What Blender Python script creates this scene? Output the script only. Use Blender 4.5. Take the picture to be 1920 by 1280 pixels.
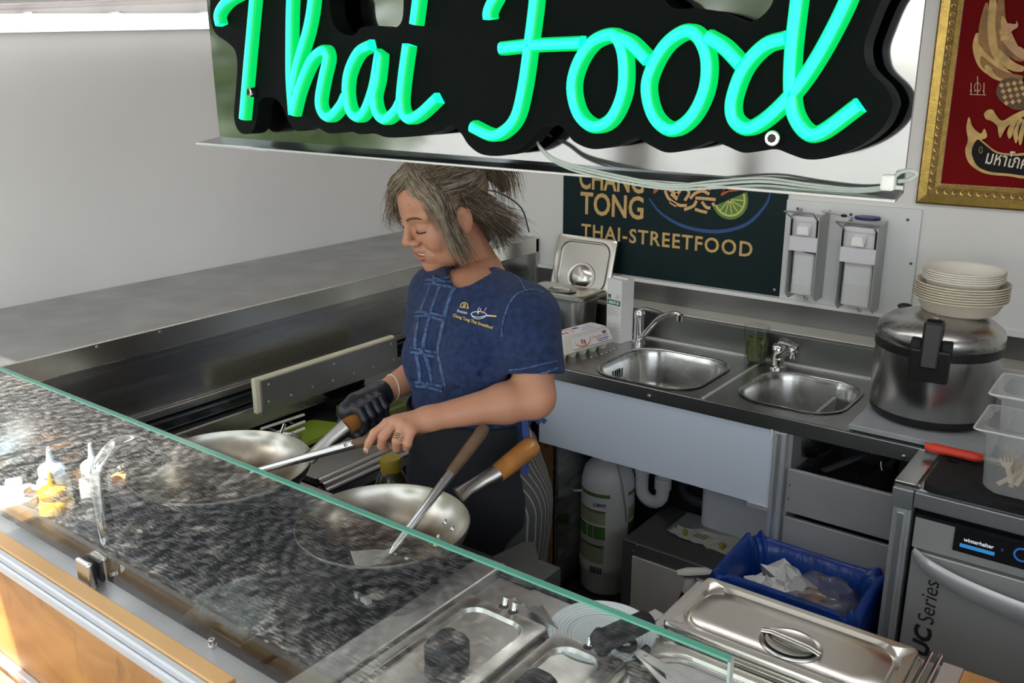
import bpy, bmesh, math, random
import numpy as np
from mathutils import Vector, Matrix, Quaternion
from mathutils.bvhtree import BVHTree
random.seed(7); RNG = np.random.default_rng(7)
for o in list(bpy.data.objects): bpy.data.objects.remove(o)
scene = bpy.context.scene
COL = scene.collection

# ---------------------------------------------------------------- camera
FPX = 1686.0
YAW, PIT, ROL = math.radians(127.33), math.radians(16.42), math.radians(-0.29)
CAM = np.array([0.0, 0.0, 1.75])
_d = np.array([math.cos(YAW)*math.cos(PIT), math.sin(YAW)*math.cos(PIT), -math.sin(PIT)])
_r0 = np.array([math.sin(YAW), -math.cos(YAW), 0.0]); _u0 = np.cross(_r0, _d)
_r = _r0*math.cos(ROL)+_u0*math.sin(ROL); _u = -_r0*math.sin(ROL)+_u0*math.cos(ROL)
cd = bpy.data.cameras.new('camera'); cam = bpy.data.objects.new('camera', cd); COL.objects.link(cam)
cd.sensor_fit = 'HORIZONTAL'; cd.sensor_width = 36.0; cd.lens = FPX*36.0/1920.0; cd.clip_start = 0.02
cam.matrix_world = Matrix(((_r[0], _u[0], -_d[0], CAM[0]), (_r[1], _u[1], -_d[1], CAM[1]), (_r[2], _u[2], -_d[2], CAM[2]), (0, 0, 0, 1)))
scene.camera = cam

# ---------------------------------------------------------------- world, sun, exposure
SUN_AZ, SUN_EL = math.radians(250), math.radians(57)      # direction the sun stands in (from +X, counter-clockwise)
w = bpy.data.worlds.new('sky'); scene.world = w; w.use_nodes = True
nt = w.node_tree; nt.nodes.clear()
wo = nt.nodes.new('ShaderNodeOutputWorld'); bg = nt.nodes.new('ShaderNodeBackground')
sk = nt.nodes.new('ShaderNodeTexSky'); sk.sky_type = 'NISHITA'; sk.sun_disc = False
sk.sun_elevation = SUN_EL; sk.sun_rotation = math.pi/2-SUN_AZ; sk.air_density = 1.0; sk.dust_density = 2.0; sk.ozone_density = 1.0
hz = nt.nodes.new('ShaderNodeHueSaturation'); hz.inputs['Saturation'].default_value = .35
bg.inputs['Strength'].default_value = 0.52
nt.links.new(sk.outputs[0], hz.inputs['Color']); nt.links.new(hz.outputs[0], bg.inputs[0]); nt.links.new(bg.outputs[0], wo.inputs[0])
sl = bpy.data.lights.new('sun', 'SUN'); sl.energy = 15.0; sl.angle = math.radians(0.6); sl.color = (1, .95, .86)
sun = bpy.data.objects.new('sun', sl); COL.objects.link(sun)
sv = Vector((math.cos(SUN_AZ)*math.cos(SUN_EL), math.sin(SUN_AZ)*math.cos(SUN_EL), math.sin(SUN_EL)))
sun.rotation_euler = sv.to_track_quat('Z', 'Y').to_euler(); sun.location = sv*8
vs = scene.view_settings
vs.view_transform = 'Standard'; vs.look = 'None'; vs.gamma = 1.0; vs.use_curve_mapping = False
vs.exposure = 0.33

# ---------------------------------------------------------------- photo measuring helpers (pixel of the 1920x1280 frame -> point in the room)
def ray(x, y): return _d+_r*((x-960)/FPX)-_u*((y-640)/FPX)
def atz(x, y, z): v = ray(x, y); return CAM+v*((z-CAM[2])/v[2])
def aty(x, y, Y): v = ray(x, y); return CAM+v*(Y/v[1])
def atx(x, y, X): v = ray(x, y); return CAM+v*(X/v[0])
def atk(x, y, k): return CAM+ray(x, y)*k
def proj(p):
    q = np.array(p, float)-CAM; k = q@_d; return 960+FPX*(q@_r)/k, 640-FPX*(q@_u)/k

# ---------------------------------------------------------------- materials
MATS = {}
def mat(name, col=(.8, .8, .8), rough=.5, metal=0., var=0., vscale=20., bump=0., bscale=80., stretch=(1, 1, 1), spec=.5, trans=0., ior=1.45,
        emit=None, estr=0., alpha=1., col2=None, coat=0., rvar=0., sheen=0., sss=0., coords='Object', detail=4.):
    if name in MATS: return MATS[name]
    m = bpy.data.materials.new(name); m.use_nodes = True; t = m.node_tree; N = t.nodes; L = t.links
    b = N['Principled BSDF']; c4 = (*col, 1)
    b.inputs['Base Color'].default_value = c4; b.inputs['Roughness'].default_value = rough; b.inputs['Metallic'].default_value = metal
    b.inputs['Specular IOR Level'].default_value = spec; b.inputs['Transmission Weight'].default_value = trans; b.inputs['IOR'].default_value = ior
    b.inputs['Alpha'].default_value = alpha; b.inputs['Coat Weight'].default_value = coat; b.inputs['Sheen Weight'].default_value = sheen
    if sss: b.inputs['Subsurface Weight'].default_value = sss; b.inputs['Subsurface Radius'].default_value = (.012, .005, .003)
    if emit: b.inputs['Emission Color'].default_value = (*emit, 1); b.inputs['Emission Strength'].default_value = estr
    tc = N.new('ShaderNodeTexCoord'); mp = N.new('ShaderNodeMapping'); mp.inputs['Scale'].default_value = stretch
    L.new(tc.outputs[coords], mp.inputs['Vector'])
    nz = N.new('ShaderNodeTexNoise'); nz.inputs['Scale'].default_value = vscale; nz.inputs['Detail'].default_value = detail
    L.new(mp.outputs[0], nz.inputs['Vector'])
    if var or col2:
        mx = N.new('ShaderNodeMix'); mx.data_type = 'RGBA'
        if col2 is None: col2 = tuple(max(0, x*(1-var)) for x in col); c1 = tuple(min(1, x*(1+var)) for x in col)
        else: c1 = col
        mx.inputs[6].default_value = (*c1, 1); mx.inputs[7].default_value = (*col2, 1)
        rp = N.new('ShaderNodeMapRange'); rp.inputs[1].default_value = .3; rp.inputs[2].default_value = .7
        L.new(nz.outputs[0], rp.inputs[0]); L.new(rp.outputs[0], mx.inputs[0]); L.new(mx.outputs[2], b.inputs['Base Color'])
    if rvar:
        r2 = N.new('ShaderNodeMapRange'); r2.inputs[1].default_value = .3; r2.inputs[2].default_value = .7
        r2.inputs[3].default_value = max(.02, rough-rvar); r2.inputs[4].default_value = rough+rvar
        L.new(nz.outputs[0], r2.inputs[0]); L.new(r2.outputs[0], b.inputs['Roughness'])
    if bump:
        n2 = N.new('ShaderNodeTexNoise'); n2.inputs['Scale'].default_value = bscale; n2.inputs['Detail'].default_value = 5
        L.new(mp.outputs[0], n2.inputs['Vector'])
        bp = N.new('ShaderNodeBump'); bp.inputs['Strength'].default_value = bump; bp.inputs['Distance'].default_value = .004
        L.new(n2.outputs[0], bp.inputs['Height']); L.new(bp.outputs[0], b.inputs['Normal'])
    MATS[name] = m
    return m
def thin_glass(name, tint=(.93, .98, .96), ior=1.5, rough=.0, body=0.0, bodycol=(.8, .85, .85)):
    if name in MATS: return MATS[name]
    m = bpy.data.materials.new(name); m.use_nodes = True; t = m.node_tree; N = t.nodes; L = t.links; N.clear()
    out = N.new('ShaderNodeOutputMaterial'); tr = N.new('ShaderNodeBsdfTransparent'); tr.inputs[0].default_value = (*tint, 1)
    gl = N.new('ShaderNodeBsdfGlossy'); gl.inputs['Roughness'].default_value = rough
    lw = N.new('ShaderNodeLayerWeight'); lw.inputs[0].default_value = .5      # Schlick reflectance, the same from both sides of a thin sheet
    pw = N.new('ShaderNodeMath'); pw.operation = 'POWER'; pw.inputs[1].default_value = 5; L.new(lw.outputs['Facing'], pw.inputs[0])
    f0 = ((ior-1)/(ior+1))**2; ma = N.new('ShaderNodeMath'); ma.operation = 'MULTIPLY_ADD'; ma.inputs[1].default_value = 1-f0; ma.inputs[2].default_value = f0; L.new(pw.outputs[0], ma.inputs[0])
    mx = N.new('ShaderNodeMixShader'); L.new(ma.outputs[0], mx.inputs[0])
    base = tr
    if body:
        df = N.new('ShaderNodeBsdfDiffuse'); df.inputs[0].default_value = (*bodycol, 1); tl = N.new('ShaderNodeBsdfTranslucent'); tl.inputs[0].default_value = (*bodycol, 1)
        ad = N.new('ShaderNodeMixShader'); ad.inputs[0].default_value = .4; L.new(df.outputs[0], ad.inputs[1]); L.new(tl.outputs[0], ad.inputs[2])
        m2 = N.new('ShaderNodeMixShader'); m2.inputs[0].default_value = body; L.new(tr.outputs[0], m2.inputs[1]); L.new(ad.outputs[0], m2.inputs[2]); base = m2
    L.new(base.outputs[0], mx.inputs[1]); L.new(gl.outputs[0], mx.inputs[2]); L.new(mx.outputs[0], out.inputs[0])
    MATS[name] = m; return m

STEEL = mat('brushed_steel', (.47, .47, .455), .3, 1, var=.03, vscale=6, rvar=.03)
STEEL_S = mat('satin_steel', (.44, .44, .43), .38, 1, var=.08, vscale=8, rvar=.08)
STEEL_M = mat('mirror_steel', (.40, .40, .40), .27, 1, var=.05, vscale=5, rvar=.05, stretch=(1, .15, 6))
STEEL_L = mat('lid_steel', (.72, .70, .65), .24, 1, var=.03, vscale=9, rvar=.03)
STEEL_W = mat('worn_steel', (.46, .46, .45), .40, 1, var=.10, vscale=14, rvar=.07)
CHROME = mat('chrome', (.78, .78, .78), .07, 1)
ALU = mat('aluminium', (.56, .58, .60), .4, .45, var=.03, vscale=10)
ALU_G = mat('grey_aluminium', (.33, .34, .35), .4, .7, var=.04, vscale=12)
WHITE = mat('white_paint', (.78, .78, .76), .55, var=.02, vscale=3)
WALLP = mat('wall_panel', (.74, .74, .725), .5, var=.025, vscale=2.0, bump=.01, bscale=200)
WPLAST = mat('white_plastic', (.80, .80, .80), .35)
WLAM = mat('white_laminate', (.65, .72, .81), .3, var=.02, vscale=4)  # blue of the daylight is mixed into the white
BLACK = mat('black_plastic', (.012, .012, .013), .35)
BLACKM = mat('black_matte', (.012, .012, .013), .7, spec=.2, var=.2, vscale=30)
BLACKR = mat('black_rubber', (.014, .015, .017), .6, spec=.25, bump=.1, bscale=120)
DARK = mat('dark_grey', (.06, .06, .065), .55, var=.15, vscale=10)
GREYM = mat('grey_drawer_steel', (.40, .41, .41), .45, .3, var=.05, vscale=6)
CREAM = mat('cream_edge', (.72, .68, .50), .6, var=.05)
SCREW = mat('screw_steel', (.45, .45, .44), .3, 1)
GOLD = mat('gold_leaf', (.66, .47, .13), .34, .85, var=.18, vscale=60, bump=.25, bscale=160)
GOLDP = mat('gold_print', (.62, .41, .15), .6, var=.12, vscale=40)

# ---------------------------------------------------------------- mesh builder
class MB:
    def __init__(s): s.v = []; s.f = []; s.mi = []; s.sm = []
    def add(s, V, Fc, mi=0, sm=False):
        o = len(s.v); s.v += [tuple(map(float, p)) for p in V]
        for k, f in enumerate(Fc):
            s.f.append(tuple(i+o for i in f)); s.mi.append(mi if isinstance(mi, int) else mi[k]); s.sm.append(sm)
        return s
    def box(s, x0, x1, y0, y1, z0, z1, mi=0, M=None):
        V = [(x, y, z) for z in (z0, z1) for y in (y0, y1) for x in (x0, x1)]
        if M is not None: V = [tuple(M @ Vector(p)) for p in V]
        return s.add(V, [(0, 2, 3, 1), (4, 5, 7, 6), (0, 1, 5, 4), (2, 6, 7, 3), (0, 4, 6, 2), (1, 3, 7, 5)], mi)
    def hexa(s, lo, hi, mi=0):   # 4 lower + 4 upper corners, same order
        return s.add(list(lo)+list(hi), [(3, 2, 1, 0), (4, 5, 6, 7)]+[(i, (i+1) % 4, 4+(i+1) % 4, 4+i) for i in range(4)], mi)
    def tube(s, pts, r, n=10, caps=True, closed=False, mi=0, sm=True, flat=None, up=None):
        P = [Vector(p) for p in pts]; m = len(P)
        R = [r]*m if isinstance(r, (int, float)) else list(r)
        if flat is None: flat = [1.0]*m
        elif isinstance(flat, (int, float)): flat = [flat]*m
        T = []
        for i in range(m):
            a = P[(i-1) % m] if (closed or i > 0) else P[i]; b = P[(i+1) % m] if (closed or i < m-1) else P[i]
            t = (b-a); T.append(t.normalized() if t.length > 1e-9 else Vector((0, 0, 1)))
        ref = Vector(up) if up is not None else (Vector((0, 0, 1)) if abs(T[0].z) < .9 else Vector((1, 0, 0)))
        nrm = (ref-T[0]*ref.dot(T[0])).normalized(); V = []
        for i in range(m):
            if i: nrm = (nrm-T[i]*nrm.dot(T[i])); nrm = nrm.normalized() if nrm.length > 1e-6 else T[i].orthogonal().normalized()
            if up is not None:
                q = (ref-T[i]*ref.dot(T[i])); nrm = q.normalized() if q.length > 1e-4 else nrm
            bn = T[i].cross(nrm)
            for k in range(n):
                a = 2*math.pi*k/n; V.append(P[i]+nrm*(math.cos(a)*R[i]*flat[i])+bn*(math.sin(a)*R[i]))
        Fc = []
        for i in range(m if closed else m-1):
            j = (i+1) % m
            for k in range(n): Fc.append((i*n+k, i*n+(k+1) % n, j*n+(k+1) % n, j*n+k))
        s.add(V, Fc, mi, sm)
        if caps and not closed:
            s.add(V[:n], [tuple(range(n))[::-1]], mi, False); s.add(V[-n:], [tuple(range(n))], mi, False)
        return s
    def cyl(s, p0, p1, r0, r1=None, n=20, caps=True, mi=0, sm=True):
        r1 = r0 if r1 is None else r1; return s.tube([p0, p1], [r0, r1], n, caps, mi=mi, sm=sm)
    def lathe(s, prof, c=(0, 0, 0), n=32, mi=0, sm=True, sx=1., sy=1., M=None, closed=False):
        V = []; m = len(prof)
        for r, z in prof:
            for k in range(n):
                a = 2*math.pi*k/n; p = Vector((r*math.cos(a)*sx, r*math.sin(a)*sy, z))
                p = (M @ p) if M is not None else p+Vector(c); V.append(p)
        Fc = []; mis = []
        for i in range(m-1 if not closed else m):
            j = (i+1) % m
            for k in range(n): Fc.append((i*n+k, i*n+(k+1) % n, j*n+(k+1) % n, j*n+k)); mis.append(mi if isinstance(mi, int) else mi[i])
        return s.add(V, Fc, mis, sm)
    def prism(s, pts, off, mi=0, sm=False, caps=True):   # planar polygon (3d points) swept by off
        n = len(pts); A = [Vector(p) for p in pts]; off = Vector(off); B = [p+off for p in A]
        Fc = [(i, (i+1) % n, n+(i+1) % n, n+i) for i in range(n)]
        s.add(A+B, Fc, mi, sm)
        if caps: s.add(A, [tuple(range(n))[::-1]], mi); s.add(B, [tuple(range(n))], mi)
        return s
    def sphere(s, c, r, n=12, m=8, mi=0, sc=(1, 1, 1), M=None):
        pr = [(max(1e-5, r*math.sin(math.pi*i/m)), -r*math.cos(math.pi*i/m)) for i in range(m+1)]
        V = [];
        for rr, z in pr:
            for k in range(n):
                a = 2*math.pi*k/n; p = Vector((rr*math.cos(a)*sc[0], rr*math.sin(a)*sc[1], z*sc[2]))
                if M is not None: p = M @ p
                V.append(p+Vector(c))
        Fc = [(i*n+k, i*n+(k+1) % n, (i+1)*n+(k+1) % n, (i+1)*n+k) for i in range(m) for k in range(n)]
        return s.add(V, Fc, mi, True)
    def loft(s, rings, mi=0, sm=True, caps=(True, True), closed=True):
        n = len(rings[0]); V = [p for r in rings for p in r]; Fc = []
        for i in range(len(rings)-1):
            for k in range(n if closed else n-1): Fc.append((i*n+k, i*n+(k+1) % n, (i+1)*n+(k+1) % n, (i+1)*n+k))
        s.add(V, Fc, mi, sm)
        if caps[0]: s.add(rings[0], [tuple(range(n))[::-1]], mi)
        if caps[1]: s.add(rings[-1], [tuple(range(n))], mi)
        return s
    def build(s, name, m, parent=None, bevel=0., seg=2, sharp=40, origin=None):
        me = bpy.data.meshes.new(name)
        org = Vector(origin) if origin is not None else Vector((0, 0, 0))
        me.from_pydata([tuple(Vector(p)-org) for p in s.v], [], s.f)
        for mm in (m if isinstance(m, (list, tuple)) else [m]): me.materials.append(mm)
        me.polygons.foreach_set('material_index', s.mi); me.polygons.foreach_set('use_smooth', s.sm)
        bm = bmesh.new(); bm.from_mesh(me); bmesh.ops.remove_doubles(bm, verts=bm.verts, dist=1e-6)
        bmesh.ops.recalc_face_normals(bm, faces=bm.faces); bm.to_mesh(me); bm.free()
        if any(s.sm): me.set_sharp_from_angle(angle=math.radians(sharp))
        return link(name, me, parent, bevel, seg, org)
def link(name, me, parent=None, bevel=0., seg=2, org=(0, 0, 0)):
    o = bpy.data.objects.new(name, me); COL.objects.link(o); o.location = org
    if parent is not None:
        o.parent = parent; o.location = Vector(org)-world_loc(parent)
    if bevel:
        b = o.modifiers.new('bevel', 'BEVEL'); b.width = bevel; b.segments = seg; b.limit_method = 'ANGLE'; b.angle_limit = math.radians(35); b.harden_normals = False
    return o
def world_loc(o):
    p = Vector(o.location)
    while o.parent is not None: o = o.parent; p += Vector(o.location)
    return p
def thing(name, label, cat, loc=(0, 0, 0), group=None):
    o = bpy.data.objects.new(name, None); COL.objects.link(o); o.location = Vector(loc); o.empty_display_size = .05
    return tag(o, label, cat, group)
def tag(o, label, cat, group=None):
    o['label'] = label; o['category'] = cat
    if group: o['group'] = group
    return o
def struct(o, label=None, cat=None):
    o['kind'] = 'structure'
    if label: o['label'] = label
    if cat: o['category'] = cat
    return o
def rrect(cx, cy, w, h, r, n=6):    # rounded rectangle loop in 2d
    out = []
    for sx, sy, a0 in ((1, 1, 0), (-1, 1, 90), (-1, -1, 180), (1, -1, 270)):
        for i in range(n+1):
            a = math.radians(a0+90*i/n); out.append((cx+sx*(w/2-r)+r*math.cos(a), cy+sy*(h/2-r)+r*math.sin(a)))
    return out
def cr(pts, n=8, closed=False):     # Catmull-Rom smoothing
    P = [np.array(p, float) for p in pts]; m = len(P); out = []
    for i in range(m if closed else m-1):
        p0 = P[(i-1) % m] if (closed or i) else 2*P[0]-P[1]; p1 = P[i]; p2 = P[(i+1) % m]
        p3 = P[(i+2) % m] if (closed or i < m-2) else 2*P[-1]-P[-2]
        for k in range(n):
            t = k/n; out.append(.5*((2*p1)+(-p0+p2)*t+(2*p0-5*p1+4*p2-p3)*t*t+(-p0+3*p1-3*p2+p3)*t**3))
    if not closed: out.append(P[-1])
    return out
def curve_mesh(loops, extrude, bevel=0.):    # filled 2d loops (holes allowed) -> mesh, in xy, extruded +-extrude
    cu = bpy.data.curves.new('tmp', 'CURVE'); cu.dimensions = '2D'; cu.fill_mode = 'BOTH'; cu.extrude = extrude; cu.bevel_depth = bevel
    for lp in loops:
        sp = cu.splines.new('POLY'); sp.points.add(len(lp)-1); sp.use_cyclic_u = True
        for i, p in enumerate(lp): sp.points[i].co = (p[0], p[1], 0, 1)
    o = bpy.data.objects.new('tmp', cu); COL.objects.link(o)
    me = bpy.data.meshes.new_from_object(o.evaluated_get(bpy.context.evaluated_depsgraph_get()))
    bpy.data.objects.remove(o); return me
def text_mesh(txt, size, bold=0., extrude=0.0004, shear=0., spacing=1., width=None, res=3):
    cu = bpy.data.curves.new('tmp', 'FONT'); cu.body = txt; cu.size = size; cu.offset = bold; cu.extrude = extrude; cu.shear = shear
    cu.space_character = spacing; cu.resolution_u = res
    o = bpy.data.objects.new('tmp', cu); COL.objects.link(o)
    dg = bpy.context.evaluated_depsgraph_get(); dg.update()
    me = bpy.data.meshes.new_from_object(o.evaluated_get(dg)); bpy.data.objects.remove(o)
    if len(me.vertices):
        xs = [v.co.x for v in me.vertices]; x0, x1 = min(xs), max(xs)
        k = (width/(x1-x0)) if width and x1 > x0 else 1.0
        for v in me.vertices: v.co.x = (v.co.x-x0)*k
    return me
def place_mesh(name, me, m, org, ex, ey, parent=None):   # map mesh xy(z) onto axes ex, ey at org
    ex = Vector(ex).normalized(); ey = Vector(ey); ey = (ey-ex*ey.dot(ex)).normalized(); ez = ex.cross(ey); org = Vector(org)
    for v in me.vertices: v.co = ex*v.co.x+ey*v.co.y+ez*v.co.z
    me.materials.clear(); me.materials.append(m); me.name = name
    return link(name, me, parent, org=org)
def text(name, txt, m, p0, p1, up, size, parent=None, **kw):    # text starting at p0, running to p1
    p0 = Vector(p0); p1 = Vector(p1); wd = (p1-p0).length
    return place_mesh(name, text_mesh(txt, size, width=wd, **kw), m, p0, p1-p0, up, parent)
def ribbon(mb, pts, wid, nrm, th=.0006, mi=0):   # flat strip with thickness following pts, facing nrm
    P = [Vector(p) for p in pts]; n = len(P); W = [wid]*n if isinstance(wid, (int, float)) else wid
    nn = [Vector(nrm)]*n if not isinstance(nrm, list) else [Vector(q) for q in nrm]; V = []
    for i in range(n):
        t = (P[min(n-1, i+1)]-P[max(0, i-1)]).normalized(); sd = t.cross(nn[i]).normalized()*(W[i]/2); up = nn[i].normalized()*th
        V += [P[i]-sd, P[i]+sd, P[i]+sd+up, P[i]-sd+up]
    Fc = [(4*i+k, 4*i+(k+1) % 4, 4*i+4+(k+1) % 4, 4*i+4+k) for i in range(n-1) for k in range(4)]
    mb.add(V, Fc+[(3, 2, 1, 0), (4*n-4, 4*n-3, 4*n-2, 4*n-1)], mi)
    return mb
def disc_screw(name, p, nrm, r, m, parent, h=.002):
    p = Vector(p); nrm = Vector(nrm).normalized(); mb = MB()
    mb.tube([p, p+nrm*h*.6, p+nrm*h], [r, r*.95, r*.55], 10); return mb.build(name, m, parent, sharp=30)
def grp_copy(root, loc, label=None):
    r = root.copy(); COL.objects.link(r); r.location = loc
    if label: r['label'] = label
    for ch in root.children:
        c = ch.copy(); COL.objects.link(c); c.parent = r
        for g in ch.children:
            d = g.copy(); COL.objects.link(d); d.parent = c
    return r

# ---------------------------------------------------------------- implicit surfaces (for the cook, cloth, bag)
def smin(a, b, k):
    if k <= 0: return np.minimum(a, b)
    h = np.clip(.5+.5*(b-a)/k, 0, 1); return b*(1-h)+a*h-k*h*(1-h)
def smax(a, b, k): return -smin(-a, -b, k)
def s_cap(p, a, b, r0, r1=None):
    a = np.array(a, float); b = np.array(b, float); r1 = r0 if r1 is None else r1; ab = b-a
    t = np.clip(((p-a)@ab)/max(1e-12, ab@ab), 0, 1); q = p-a-t[..., None]*ab
    return np.sqrt((q*q).sum(-1))-(r0+(r1-r0)*t)
def s_ell(p, c, r, Rm=None):
    q = p-np.array(c, float)
    if Rm is not None: q = q@Rm
    r = np.array(r, float); k0 = np.sqrt(((q/r)**2).sum(-1)); k1 = np.sqrt(((q/(r*r))**2).sum(-1)); return k0*(k0-1)/np.maximum(k1, 1e-9)
def surface_nets(fn, lo, hi, h):
    lo = np.array(lo, float); hi = np.array(hi, float); n = np.ceil((hi-lo)/h).astype(int)+1
    ax = [lo[i]+h*np.arange(n[i]) for i in range(3)]
    D = np.empty(tuple(n), np.float32); st = 24
    for i in range(0, n[0], st):
        G = np.stack(np.meshgrid(ax[0][i:i+st], ax[1], ax[2], indexing='ij'), -1); D[i:i+st] = fn(G)
    S = D < 0
    c = np.zeros(tuple(n-1), np.int8)
    for dx in (0, 1):
        for dy in (0, 1):
            for dz in (0, 1): c += S[dx:n[0]-1+dx, dy:n[1]-1+dy, dz:n[2]-1+dz]
    act = (c > 0) & (c < 8); idx = -np.ones(act.shape, np.int64); I = np.argwhere(act); idx[act] = np.arange(len(I))
    acc = np.zeros((len(I), 3)); cnt = np.zeros(len(I))
    cs = [(0, 0, 0), (1, 0, 0), (0, 1, 0), (1, 1, 0), (0, 0, 1), (1, 0, 1), (0, 1, 1), (1, 1, 1)]
    vals = [D[I[:, 0]+a, I[:, 1]+b, I[:, 2]+c_] for a, b, c_ in cs]
    for e0 in range(8):
        for e1 in range(e0+1, 8):
            d = np.array(cs[e1])-np.array(cs[e0])
            if np.abs(d).sum() != 1: continue
            a, b = vals[e0], vals[e1]; m = (a < 0) != (b < 0); t = np.where(m, a/np.where(m, a-b, 1), 0)
            acc += np.where(m[:, None], np.array(cs[e0])+t[:, None]*d, 0); cnt += m
    V = lo+h*(I+acc/np.maximum(cnt, 1)[:, None])
    Fs = []
    for axs in range(3):
        o1, o2 = (axs+1) % 3, (axs+2) % 3
        sl0 = [slice(None)]*3; sl1 = [slice(None)]*3; sl0[axs] = slice(0, -1); sl1[axs] = slice(1, None)
        A, Bq = S[tuple(sl0)], S[tuple(sl1)]
        E = np.argwhere(A != Bq); E = E[(E[:, o1] > 0) & (E[:, o2] > 0) & (E[:, o1] < n[o1]-1) & (E[:, o2] < n[o2]-1)]
        ins = A[E[:, 0], E[:, 1], E[:, 2]]
        def cell(d1, d2):
            q = E.copy(); q[:, o1] -= d1; q[:, o2] -= d2; return idx[q[:, 0], q[:, 1], q[:, 2]]
        q = np.stack([cell(1, 1), cell(0, 1), cell(0, 0), cell(1, 0)], 1); q[~ins] = q[~ins][:, ::-1]; Fs.append(q)
    return V, np.concatenate(Fs)
def np_mesh(name, V, Fc, m, parent=None, smooth=True, mi=None, relax=0):
    if relax:
        E = np.concatenate([Fc[:, [0, 1]], Fc[:, [1, 2]], Fc[:, [2, 3]], Fc[:, [3, 0]]]); E = np.concatenate([E, E[:, ::-1]])
        cnt = np.bincount(E[:, 0], minlength=len(V))[:, None]
        for _ in range(relax):
            A = np.stack([np.bincount(E[:, 0], weights=V[E[:, 1], k], minlength=len(V)) for k in range(3)], 1)/np.maximum(cnt, 1); V = V*.5+A*.5
    me = bpy.data.meshes.new(name); org = world_loc(parent) if parent is not None else Vector((0, 0, 0))
    me.from_pydata((V-np.array(org)).tolist(), [], Fc.tolist())
    for mm in (m if isinstance(m, (list, tuple)) else [m]): me.materials.append(mm)
    if smooth: me.polygons.foreach_set('use_smooth', [True]*len(me.polygons))
    if mi is not None: me.polygons.foreach_set('material_index', mi)
    me.update()
    o = bpy.data.objects.new(name, me); COL.objects.link(o)
    if parent is not None: o.parent = parent
    return o
# ================================================================ the setting
XL, YW = -2.53, 2.80
FLOORM = mat('floor_vinyl', (.045, .047, .05), .6, var=.2, vscale=12, bump=.05, bscale=150)
CEILM = mat('ceiling_panel', (.60, .57, .56), .6, var=.03, vscale=2)
struct(MB().box(XL, 1.25, .66, YW, -.05, 0).build('floor', FLOORM))
struct(MB().box(XL-.06, XL, .60, YW+.06, -.05, 2.25).build('wall_left', WALLP))
struct(MB().box(XL, 1.31, YW, YW+.06, -.05, 2.25).build('wall_rear', WALLP))
struct(MB().box(1.25, 1.31, .60, YW, -.05, 2.25).build('wall_right', WALLP))
cz = lambda y: 1.93+.09*(y-1.16)
struct(MB().hexa([(XL, .80, cz(.80)), (1.25, .80, cz(.80)), (1.25, YW, cz(YW)), (XL, YW, cz(YW))],
                 [(XL, .80, cz(.80)+.08), (1.25, .80, cz(.80)+.08), (1.25, YW, cz(YW)+.08), (XL, YW, cz(YW)+.08)]).build('ceiling', CEILM))
# coved joint between left wall and ceiling
struct(MB().hexa([(XL, .80, cz(.80)-.012), (XL+.012, .80, cz(.80)), (XL+.012, YW, cz(YW)), (XL, YW, cz(YW)-.012)],
                 [(XL, .80, cz(.80)-.001), (XL+.013, .80, cz(.80)-.001+.0), (XL+.013, YW, cz(YW)-.001), (XL, YW, cz(YW)-.001)]).build('trim_1', CEILM))

# unseen hatch, added to keep the sun off the counter front
HT = thing('added_shade_hatch', 'added front hatch out of view, shading the serving side of the stall', 'hatch', (-.4, -.1, 2.1))
MB().hexa([(-2.02, -.85, 2.42), (1.25, -.85, 2.42), (1.25, .62, 2.16), (-2.02, .62, 2.16)], [(-2.02, -.85, 2.45), (1.25, -.85, 2.45), (1.25, .62, 2.19), (-2.02, .62, 2.19)]).build('flap', WALLP, HT)
MB().box(-1.93, 1.25, .60, .66, 2.10, 2.22).build('hinge_beam', WALLP, HT)
struct(MB().box(XL-.06, -1.94, .32, 1.0, 2.0, 2.12).build('trim_sun_block', WALLP))  # unseen overhang, drawn forward to block sun from the left shelf
# ---- outdoors: paved ground, trees
GR = bpy.data.materials.new('leaf_littered_paving'); GR.use_nodes = True
t = GR.node_tree; N = t.nodes; L = t.links; b = N['Principled BSDF']; b.inputs['Roughness'].default_value = .85
tc = N.new('ShaderNodeTexCoord'); v1 = N.new('ShaderNodeTexVoronoi'); v1.inputs['Scale'].default_value = 26; L.new(tc.outputs['Object'], v1.inputs['Vector'])
mp = N.new('ShaderNodeMapping'); mp.inputs['Scale'].default_value = (22, 60, 1); mp.inputs['Rotation'].default_value = (0, 0, .6); L.new(tc.outputs['Object'], mp.inputs['Vector'])
n1 = N.new('ShaderNodeTexNoise'); n1.inputs['Scale'].default_value = 1.0; n1.inputs['Detail'].default_value = 6; L.new(mp.outputs[0], n1.inputs['Vector'])
rp = N.new('ShaderNodeValToRGB'); L.new(n1.outputs[0], rp.inputs[0]); e = rp.color_ramp.elements
e[0].position = .38; e[0].color = (.012, .014, .013, 1); e[1].position = .66; e[1].color = (.70, .67, .64, 1)
x = rp.color_ramp.elements.new(.5); x.color = (.075, .075, .07, 1)
L.new(rp.outputs[0], b.inputs['Base Color'])
bp = N.new('ShaderNodeBump'); bp.inputs['Strength'].default_value = .6; L.new(v1.outputs[0], bp.inputs['Height']); L.new(bp.outputs[0], b.inputs['Normal'])
o = MB().box(-40, 30, -60, .60, -.12, -.06).build('ground', GR); struct(o, 'leaf littered paving in front of the stall', 'ground')

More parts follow.
